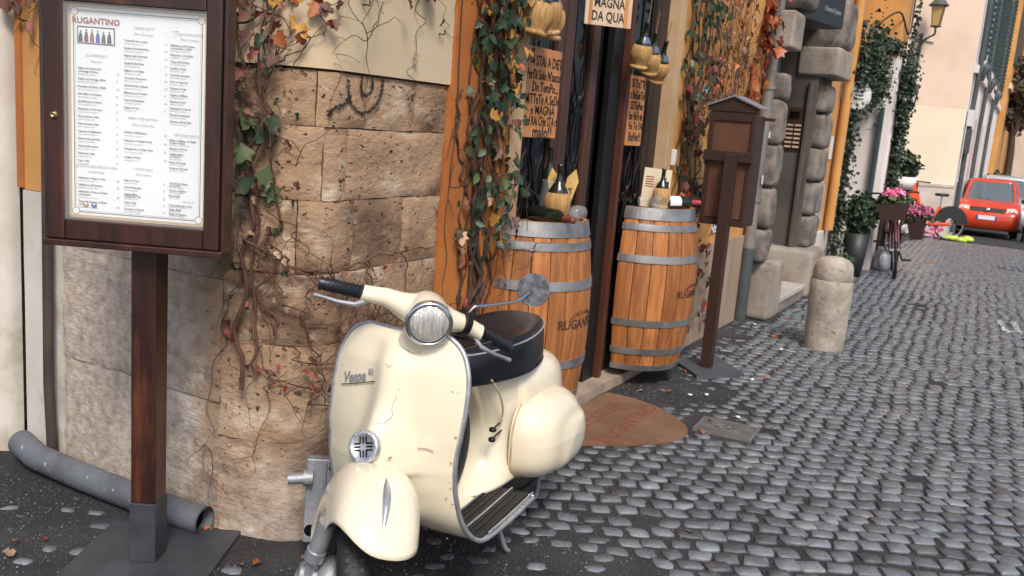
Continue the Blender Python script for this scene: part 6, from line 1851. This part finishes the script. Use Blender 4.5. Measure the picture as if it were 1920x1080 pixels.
for sg, dz in ((1, .12), (-1, -.14)):
    c = BBk + SD * .12 * sg + D_ * .10 * sg * -1 + Vector((0, 0, dz)); mb = MB(); mb.box(c + SD * .05 * sg, (.08, .10, .025), rz=math.atan2(D_.y, D_.x)); mb.tube([BBk + SD * .07 * sg, c], .010, 6); obj('pedal', mb, m_plas, BK)
bkc = HT - D_ * .15 + Vector((0, 0, .04)) + SD * .03
mb = MB(); mb.loft([[bkc + D_ * x * k + SD * y * k * 1.25 + Vector((0, 0, z)) for x, y in ((-.15, -.15), (.15, -.15), (.15, .15), (-.15, .15))] for k, z in ((.75, -.20), (1, 0), (.95, 0), (.7, -.17))], smooth=False)
m_wick = mat('dark_wicker', (.035, .018, .016), (.06, .03, .025), 30, .8, bump=.8, bs=60)
obj('basket', mb, m_wick, BK)
leaf_cloud(ball(bkc.x, bkc.y, bkc.z + .04, .20, .07), 160, (.04, .07), [m_lg, m_lg2], BK)
leaf_cloud(ball(bkc.x + .02, bkc.y - .02, bkc.z + .11, .14, .05), 260, (.03, .05), [m_pinkfl], BK, 'flowers')
pc_ = Vector((12.15, .99, .66))
mb = MB(); mb.loft([[pc_ + Vector((x * k, y * k, z)) for x, y in ((-.17, -.09), (.17, -.09), (.17, .10), (-.17, .10))] for k, z in ((.7, -.24), (1, 0), (.95, 0), (.65, -.20))], smooth=False); obj('side_basket', mb, m_wick, BK)
leaf_cloud(ball(pc_.x, pc_.y, pc_.z + .02, .19, .10), 200, (.04, .07), [m_lg2, m_lg], BK)
leaf_cloud(ball(pc_.x, pc_.y - .02, pc_.z + .09, .17, .09), 360, (.035, .055), [m_pinkfl], BK, 'flowers')
leaf_cloud(ball(pc_.x - .05, pc_.y - .18, pc_.z - .14, .09, .10), 40, (.035, .055), [m_pinkfl], BK, 'flowers')
mb = MB(); c = HT - D_ * .02 + SD * .22 + Vector((0, 0, -.06)); q_ = rock(c, (.20, .18, .26), 2.6, .02, 6, 16, 10, 4); obj('blue_bag', q_, mat('bag_navy', (.03, .02, .12), None, rough=.8), BK)

BK.rotation_euler = (R(-8), 0, 0)
RB = thing('share_bicycle', 'bright orange red hire bicycle with a black rear wheel cover, parked against the pink house', 'bicycle', (17.7, 1.5, 0))
zr = slope(21)
G1 = Vector((21.2, 1.26, .34 + zr)); G0 = Vector((20.6, 2.15, .34 + zr)); d2_ = (G0 - G1); d2_.z = 0; d2_.normalize(); s2_ = Vector((-d2_.y, d2_.x, 0))
bwheel(RB, G1, .33, d2_, m_alu, tw=.022); bwheel(RB, G0, .33, d2_, m_alu, tw=.022)
hd = G0 - d2_ * .24 + Vector((0, 0, .48)); bb_ = G1 + d2_ * .46 + Vector((0, 0, -.02)); sp_ = G1 + d2_ * .26 + Vector((0, 0, .36))
mb = MB(); mb.tube(catmull([hd + Vector((0, 0, .14)), hd - d2_ * .10 + Vector((0, 0, -.15)), bb_ + d2_ * .12 + Vector((0, 0, .02)), bb_, G1], 5), [.05] * 10 + [.045] * 11, 10); mb.tube([bb_, sp_], .03, 8); mb.tube([hd + Vector((0, 0, .1)), G0], .028, 8); obj('frame', mb, m_bikered, RB)
mb = MB(); mb.prism([hd + d2_ * a + s2_ * -.12 + Vector((0, 0, b)) for a, b in ((.02, .0), (.30, .06), (.34, .36), (.10, .36))], s2_ * .24); obj('front_box', mb, m_bikered, RB, bevel=.02)
mb = MB(); mb.tube([hd + Vector((0, 0, .1)), hd + Vector((0, 0, .34))], .018, 8); mb.tube(catmull([hd + Vector((0, 0, .36)) + s2_ * .28 - d2_ * .12, hd + Vector((0, 0, .36)), hd + Vector((0, 0, .36)) - s2_ * .28 - d2_ * .12], 5), .015, 6); obj('handlebar', mb, m_plas, RB)
mb = MB(); arc = [G1 + (d2_ * math.cos(t) + Vector((0, 0, math.sin(t)))) * .38 for t in [R(10) + R(165) * i / 14 for i in range(15)]]; arc += [G1 + (d2_ * math.cos(t) + Vector((0, 0, math.sin(t)))) * .13 for t in [R(175) - R(165) * i / 8 for i in range(9)]]
mb.prism([p - s2_ * .04 for p in arc], s2_ * .08); obj('wheel_cover', mb, m_plas, RB)
mb = MB(); mb.tube([sp_, sp_ + Vector((0, 0, .22))], .018, 6); obj('seat_post', mb, m_alu, RB)
mb = MB(); mb.loft([[sp_ + Vector((0, 0, z)) + d2_ * (x * k + .02) + s2_ * y * k for x, y in ((-.14, -.08), (.0, -.07), (.14, -.02), (.14, .02), (0, .07), (-.14, .08))] for k, z in ((.8, .21), (1, .25), (.8, .27))]); obj('saddle', mb, m_plas, RB)
T = thing('street_cabinet', 'small grey utility cabinet against the base of the pink house', 'cabinet', tuple(pw(.75, 0, .2)))
mb = MB(); q = pw(.70, .55, .16); mb.box(q, (.24, .62, .80), rz=math.atan2((B_ - A_).y, (B_ - A_).x) + PI / 2); obj('box', mb, m_alud, T, bevel=.01)
mb = MB(); mb.box(pw(.70, .98, .18), (.30, .70, .04), rz=math.atan2((B_ - A_).y, (B_ - A_).x) + PI / 2); obj('lid', mb, m_castiron, T, bevel=.01)
mb = MB(); mb.box(pw(.70, .10, .16), (.22, .5, .22), rz=math.atan2((B_ - A_).y, (B_ - A_).x) + PI / 2); obj('foot', mb, m_castiron, T)

# ------------------------------------------------------------------ cars
def car(label, x, y, rz, paint, sc=1.0, name='parked_car', roofm=None):
    T = thing(name, label, 'car', (x, y, 0), rz, 'cars parked up the street'); T.scale = (sc, sc, sc)
    def rr(cx, hx, hy, z, r=.14, n=5, y0=0):
        out = []
        for (sx_, sy_, a0) in ((1, 1, 0), (-1, 1, PI / 2), (-1, -1, PI), (1, -1, 3 * PI / 2)):
            for k in range(n + 1):
                a = a0 + PI / 2 * k / n
                out.append(Vector((cx + sx_ * (hx - r) + r * math.cos(a), sy_ * (hy - r) + r * math.sin(a), z)))
        return out
    # lower body: plan outlines stacked upward; the bonnet falls to the front (+x)
    L2 = 1.77
    rings = [rr(0, L2 - .10, .70, .22, .2), rr(0, L2 - .03, .775, .30, .24), rr(0, L2, .79, .42, .26), rr(0, L2, .79, .60, .26), rr(-.01, L2 - .03, .785, .74, .28), rr(-.05, L2 - .10, .765, .86, .3), rr(-.14, L2 - .22, .735, .935, .3), rr(-.35, L2 - .50, .69, .965, .3), rr(-.45, L2 - .8, .5, .97, .3)]
    for ri in rings:
        for p in ri:
            if p.z > .7 and p.x > .8: p.z -= .10 * ((p.x - .8) / .97) ** 2
    mb = MB(); mb.loft(rings)
    bd = obj('body', mb, paint, T, local=True)
    # greenhouse in glass, then roof and pillars
    g0 = rr(-.42, 1.24, .70, .93, .22); g1 = rr(-.50, 1.02, .61, 1.24, .2); g2 = rr(-.56, .86, .565, 1.46, .18)
    mb = MB(); mb.loft([g0, g1, g2]); obj('windows', mb, m_carg, T, local=True)
    mb = MB(); mb.loft([rr(-.56, .885, .585, 1.445, .2), rr(-.56, .87, .575, 1.49, .2), rr(-.56, .74, .48, 1.53, .2), rr(-.56, .3, .2, 1.545, .15)]); obj('roof', mb, roofm or paint, T, local=True)
    pil_ = [(.70, .60, .95, .22, .50, 1.47), (-1.55, .60, .95, -1.34, .50, 1.47)]
    for sg in (-1, 1):
        for (xa, ya, za, xb, yb, zb) in ((.80, .60, .92, .27, .50, 1.46), (-.32, .705, .93, -.40, .585, 1.46), (-1.62, .58, .93, -1.36, .48, 1.46), (-1.15, .70, .93, -1.12, .58, 1.46)):
            mb = MB(); mb.tube([(xa, sg * ya, za), ((xa + xb) / 2 + .01, sg * (ya + yb) / 2 + .02 * sg, (za + zb) / 2), (xb, sg * yb, zb)], .038, 8); obj('pillar', mb, paint, T, local=True)
    fx = L2
    def fpart(nm, pts, m, off=.012, dx=.02, par=None):
        mb = MB(); mb.prism([(fx - .10 * (abs(yy) / .6) ** 2 * .9 - (max(0, zz - .6)) * .30 + off, yy, zz) for yy, zz in pts], (-dx, 0, 0)); return obj(nm, mb, m, par or T, local=True)
    for sg in (-1, 1):
        h_ = fpart('headlight', [(sg * .44, .62), (sg * .68, .63), (sg * .70, .74), (sg * .62, .80), (sg * .44, .79)], m_lamp, .014, .06)
        mb = MB(); mb.lathe([(0, 0), (.06, 0), (.06, .006), (0, .01)], n=16, M=Matrix.Rotation(PI / 2, 3, 'Y'))
        for v in range(len(mb.v)): mb.v[v] = mb.v[v] + Vector((fx - .085, sg * .55, .70))
        obj('lamp', mb, m_chrome, h_, local=True)
        fpart('lower_intake', [(sg * .45, .36), (sg * .66, .37), (sg * .66, .44), (sg * .45, .45)], m_plas, .006)
        mb = MB(); mb.box((.52, sg * .84, 1.0), (.10, .17, .12)); obj('wing_mirror', mb, m_plas, T, local=True, bevel=.02)
    fpart('grille', [(-.40, .66), (.40, .66), (.41, .77), (-.41, .77)], m_plas, .02, .05)
    fpart('lower_grille', [(-.40, .31), (.40, .31), (.38, .42), (-.38, .42)], m_plas, .010)
    fpart('bumper_strip', [(-.70, .525), (.70, .525), (.70, .555), (-.70, .555)], m_plas, .016)
    pl_ = fpart('number_plate', [(-.24, .455), (.24, .455), (.24, .56), (-.24, .56)], m_plate, .030)
    fpart('plate_band', [(-.24, .455), (-.20, .455), (-.20, .56), (-.24, .56)], m_blue, .034, .003, pl_); fpart('plate_band', [(.20, .455), (.24, .455), (.24, .56), (.20, .56)], m_blue, .034, .003, pl_)
    mb = MB(); mb.lathe([(0, .02), (.045, .016), (.05, 0)], n=18, M=Matrix.Rotation(PI / 2, 3, 'Y'))
    for v in range(len(mb.v)): mb.v[v] = mb.v[v] + Vector((fx - .01, 0, .715))
    obj('badge', mb, m_chrome, T, local=True)
    for xx in (1.12, -1.18):
        for sg in (-1, 1):
            w = bpy.data.objects.new('wheel', None); COL.objects.link(w); w.parent = T; w.location = (xx, sg * .70, .285)
            MX = Matrix.Rotation(PI / 2, 3, 'X')
            mb = MB(); mb.lathe([(.18, -.085), (.25, -.09), (.285, -.06), (.285, .06), (.25, .09), (.18, .085)], n=28, M=MX); obj('tyre', mb, m_rubber, w, local=True)
            mb = MB(); mb.lathe([(.18, .075 * -sg), (.15, .05 * -sg), (.04, .07 * -sg), (0, .07 * -sg)], n=28, M=MX); obj('rim', mb, m_alu, w, local=True)
            mb = MB(); mb.tube([(xx + .33 * math.cos(t), sg * .765, .285 + .33 * math.sin(t)) for t in [PI * i / 14 for i in range(15)]], .032, 6); obj('wheel_arch', mb, paint, T, local=True)
    for sg in (-1, 1):
        mb = MB(); mb.tube([(.88, sg * .1 - .25, .945), (.62, sg * .1 + .1, 1.04)], .008, 4); obj('wiper', mb, m_plas, T, local=True)
    return T
_c = car('orange red compact car parked facing us beyond the bicycles', 26.0, .72, R(181.5), m_carr, .91); _c.location.z = slope(25.5); _c.rotation_euler = (0, R(-1.7), R(181.5))
_c = car('pale silver car parked behind the orange red car', 31.0, .50, R(181), m_carw, 1.02); _c.location.z = slope(30.5)
T = thing('waste_bin', 'dark green wheeled bin beside the orange red car', 'bin', (24.3, -.34, -.36))
mb = MB(); mb.loft([[Vector((24.3 + x * k, -.34 + y * k, z - .36)) for x, y in ((-.25, -.22), (.25, -.22), (.25, .22), (-.25, .22))] for k, z in ((.8, .08), (1, .75))], smooth=False); obj('body', mb, m_binG, T, bevel=.02)
mb = MB(); mb.box((24.3, -.34, .43), (.56, .5, .06)); obj('lid', mb, m_binG, T, bevel=.02)
for sg in (-1, 1):
    mb = MB(); mb.lathe([(0, -.03), (.09, -.03), (.09, .03), (0, .03)], (24.5, -.34 + sg * .2, -.27), 14, M=Matrix.Rotation(PI / 2, 3, 'X')); obj('wheel', mb, m_rubber, T)
mb = MB()
for c, d in (((21.3, 1.20, -.23), (.18, .40, .12)), ((21.5, .90, -.23), (.2, .28, .12)), ((21.2, 1.0, -.24), (.14, .26, .09))): rock(c, d, 2.2, .03, 9, 14, 8, rnd.random() * 9, mb=mb)
tag(obj('hi_vis_vest', mb, m_lime), 'crumpled lime yellow high visibility vest lying on the street before the red car', 'vest')
mb = MB(); c = Vector((14.4, 1.02, slope(14.4) + .016)); mb.add([c + Vector((.16 * math.cos(t) * 1.2, .10 * math.sin(t), 0)) for t in [i * PI / 6 for i in range(12)]], [tuple(range(12))]); tag(obj('street_stain', mb, mat('rust_stain', (.30, .13, .07), (.14, .12, .11), 30, .8)), 'rust coloured patch on the cobbles beyond the flower bicycle', 'patch')
# painted utility marks on the street
mb = MB()
def stroke(pts, w):
    P_ = catmull([(a, b, 0) for a, b in pts], 8)
    for p in P_:
        for _ in range(4):
            q = Vector((p.x + rnd.gauss(0, w * .9), p.y + rnd.gauss(0, w * .45), 0)); r = rnd.uniform(.004, .012)
            mb.add([Vector((q.x + r * 1.6 * math.cos(t), q.y + r * math.sin(t), gz(q.x, q.y) + .0135)) for t in (0, 1.2, 2.5, 3.8, 5.1)], [(0, 1, 2, 3, 4)])
stroke([(9.55, .02), (9.25, -.02), (9.05, -.04)], .03); stroke([(9.6, -.12), (9.3, -.13), (9.1, -.16)], .03); stroke([(9.1, -.04), (9.0, -.08)], .03)
stroke([(8.0, -.22), (7.3, -.27), (6.9, -.26)], .03)
tag(obj('paint_marks', mb, mat('road_paint_worn', (.55, .58, .58), None, rough=.8)), 'worn white paint marks sprayed on the cobbles', 'paint mark'); bpy.data.objects[mb and 'paint_marks']['kind'] = 'stuff'

# ------------------------------------------------------------------ trees up the street
def tree(label, x, y, h, r, mats, n=2600):
    T = thing('street_tree', label, 'tree', (x, y, -1), 0, 'trees up the street')
    mb = MB(); mb.tube(catmull([(x, y, -1), (x + .1, y, h * .3), (x, y + .1, h * .55), (x + .1, y, h * .8)], 4), [.18 - .009 * i for i in range(13)], 8)
    cl = []
    for k in range(9):
        a = k * 2.4; q = Vector((x + r * .6 * math.cos(a), y + r * .6 * math.sin(a), h * (.55 + .05 * k))); cl.append((q, r * rnd.uniform(.35, .6)))
        mb.tube([(x, y, h * .45), (Vector((x, y, h * .5)) + q) / 2, q], [.07, .04, .015], 5)
    obj('trunk', mb, m_stem, T)
    def f():
        q, rr_ = rnd.choice(cl); v = Vector((rnd.gauss(0, 1), rnd.gauss(0, 1), rnd.gauss(0, 1))).normalized() * rr_ * rnd.random() ** .4
        return q + v, v.normalized()
    leaf_cloud(f, n, (.10, .2), mats, T, 'crown')
tree('dark cypress like tree standing before the orange house', 44, .75, 5.6, .9, [m_lg, m_lb])
tree('dark broad tree closing the view up the street', 53, -.5, 6.5, 2.0, [m_lg, m_lg2])
bush('low green hedge shrub behind the silver car', (37.5, .9, -.75), (.3, .35, .4), ball(0, 0, 1.1, .55, .75), 900, (.10, .16), [m_lg, m_lg2])
bush('second green shrub farther up the street near the hedge shrub', (41, .45, -.85), (.3, .35, .4), ball(0, 0, 1.0, .75, .6), 700, (.10, .16), [m_lg, m_lg2])

# ------------------------------------------------------------------ fallen leaves and litter
def fallen(x, y, size, m, kind=2):
    o = bpy.data.objects.new('fallen_leaf', leaf_mesh(kind, m)); COL.objects.link(o)
    o.location = (x, y, gz(x, y) + .016); o.rotation_euler = (rnd.gauss(0, .3), rnd.gauss(0, .3), rnd.uniform(0, 6.3)); o.scale = (size,) * 3
    return o
LV = [(1.62, 2.86, m_lo), (1.66, 2.70, m_lo), (1.60, 2.60, m_lpale), (1.72, 2.62, m_lr), (2.09, 2.275, m_lo), (2.12, 2.40, m_lr), (2.0, 2.02, m_lpale), (2.05, 1.98, m_lo), (1.96, 1.86, m_lo), (2.2, 1.9, m_lb), (2.5, 1.7, m_lb), (1.45, 2.50, m_lpale), (1.55, 3.0, m_lpale),
      (4.95, 1.60, m_lr), (4.38, 1.25, m_lo), (4.85, 1.74, m_lpale), (5.5, 1.72, m_lo), (5.35, 1.77, m_lr), (5.2, 1.75, m_lb), (6.3, 1.45, m_lo), (6.6, 1.55, m_lpale), (7.0, 1.52, m_lo), (7.1, 1.70, m_lo), (7.3, 1.66, m_lpale), (6.1, 1.1, m_lo), (5.95, 1.25, m_lo), (7.8, 1.6, m_lo), (8.3, 1.5, m_lb), (5.7, 1.25, m_lpale), (6.9, 1.78, m_lb), (4.7, .95, m_lpale), (3.2, .9, m_lpale)]
nm_ = {m_lo.name: 'orange', m_lr.name: 'red', m_lb.name: 'brown', m_lpale.name: 'pale dry'}
for x, y, m in LV:
    pl_c = ('on the dark ground left of the menu stand' if x < 1.8 else 'near the foot of the menu stand and pipe' if x < 2.3 else 'beside the scooter' if x < 4 else 'between doormat and gas cover' if x < 5 else 'before the notice stand' if x < 6.25 else 'on the street between notice stand and bollard' if x < 7.2 else 'by the stone portal step')
    tag(fallen(x, y, rnd.uniform(.03, .05), m), '%s fallen leaf lying %s' % (nm_[m.name], pl_c), 'leaf', '%s leaves fallen %s' % (nm_[m.name], pl_c))
for x, y in ((5.05, 1.42), (4.98, 1.50), (4.75, 1.15), (5.60, 1.30), (6.6, 1.35), (2.45, 1.25), (7.35, 1.74)):
    mb = MB(); q_ = rock((0, 0, .006), (.034, .022, .010), 2.5, .008, 60, 10, 6, rnd.random() * 9); o = obj('paper_scrap', q_, m_sage); o.location = (x, y, gz(x, y) + .012); o.rotation_euler = (0, 0, rnd.uniform(0, 6))
    pl_c = 'beside the scooter' if x < 4 else 'beside the gas cover' if x < 4.9 else 'between doormat and notice stand' if x < 5.5 else 'right of the notice stand' if x < 7 else 'at the foot of the stone portal'
    tag(o, 'small white scrap of paper on the street ' + pl_c, 'litter', 'paper scraps ' + pl_c)
# grit thrown over the dirt
mb = MB()
for _ in range(16000):
    x = rnd.uniform(1.2, 7.5); y = rnd.uniform(-.6, 3.4)
    if blocked(x, y) or dirtiness(x, y) < rnd.random() * .9: continue
    z = gz(x, y) + .004 + .010 * dirtiness(x, y); r = rnd.uniform(.0012, .0048); a = rnd.uniform(0, 6)
    mb.add([(x + r * math.cos(a + k * 2.1), y + r * math.sin(a + k * 2.1), z - .002) for k in range(3)] + [(x, y, z + r)], [(0, 1, 3), (1, 2, 3), (2, 0, 3)])
obj('loose_grit', mb, mat('grit', (.05, .05, .052), (.24, .24, .24), 60, .7), STREET, kind='stuff')
# blow leaf litter against the wall foot left
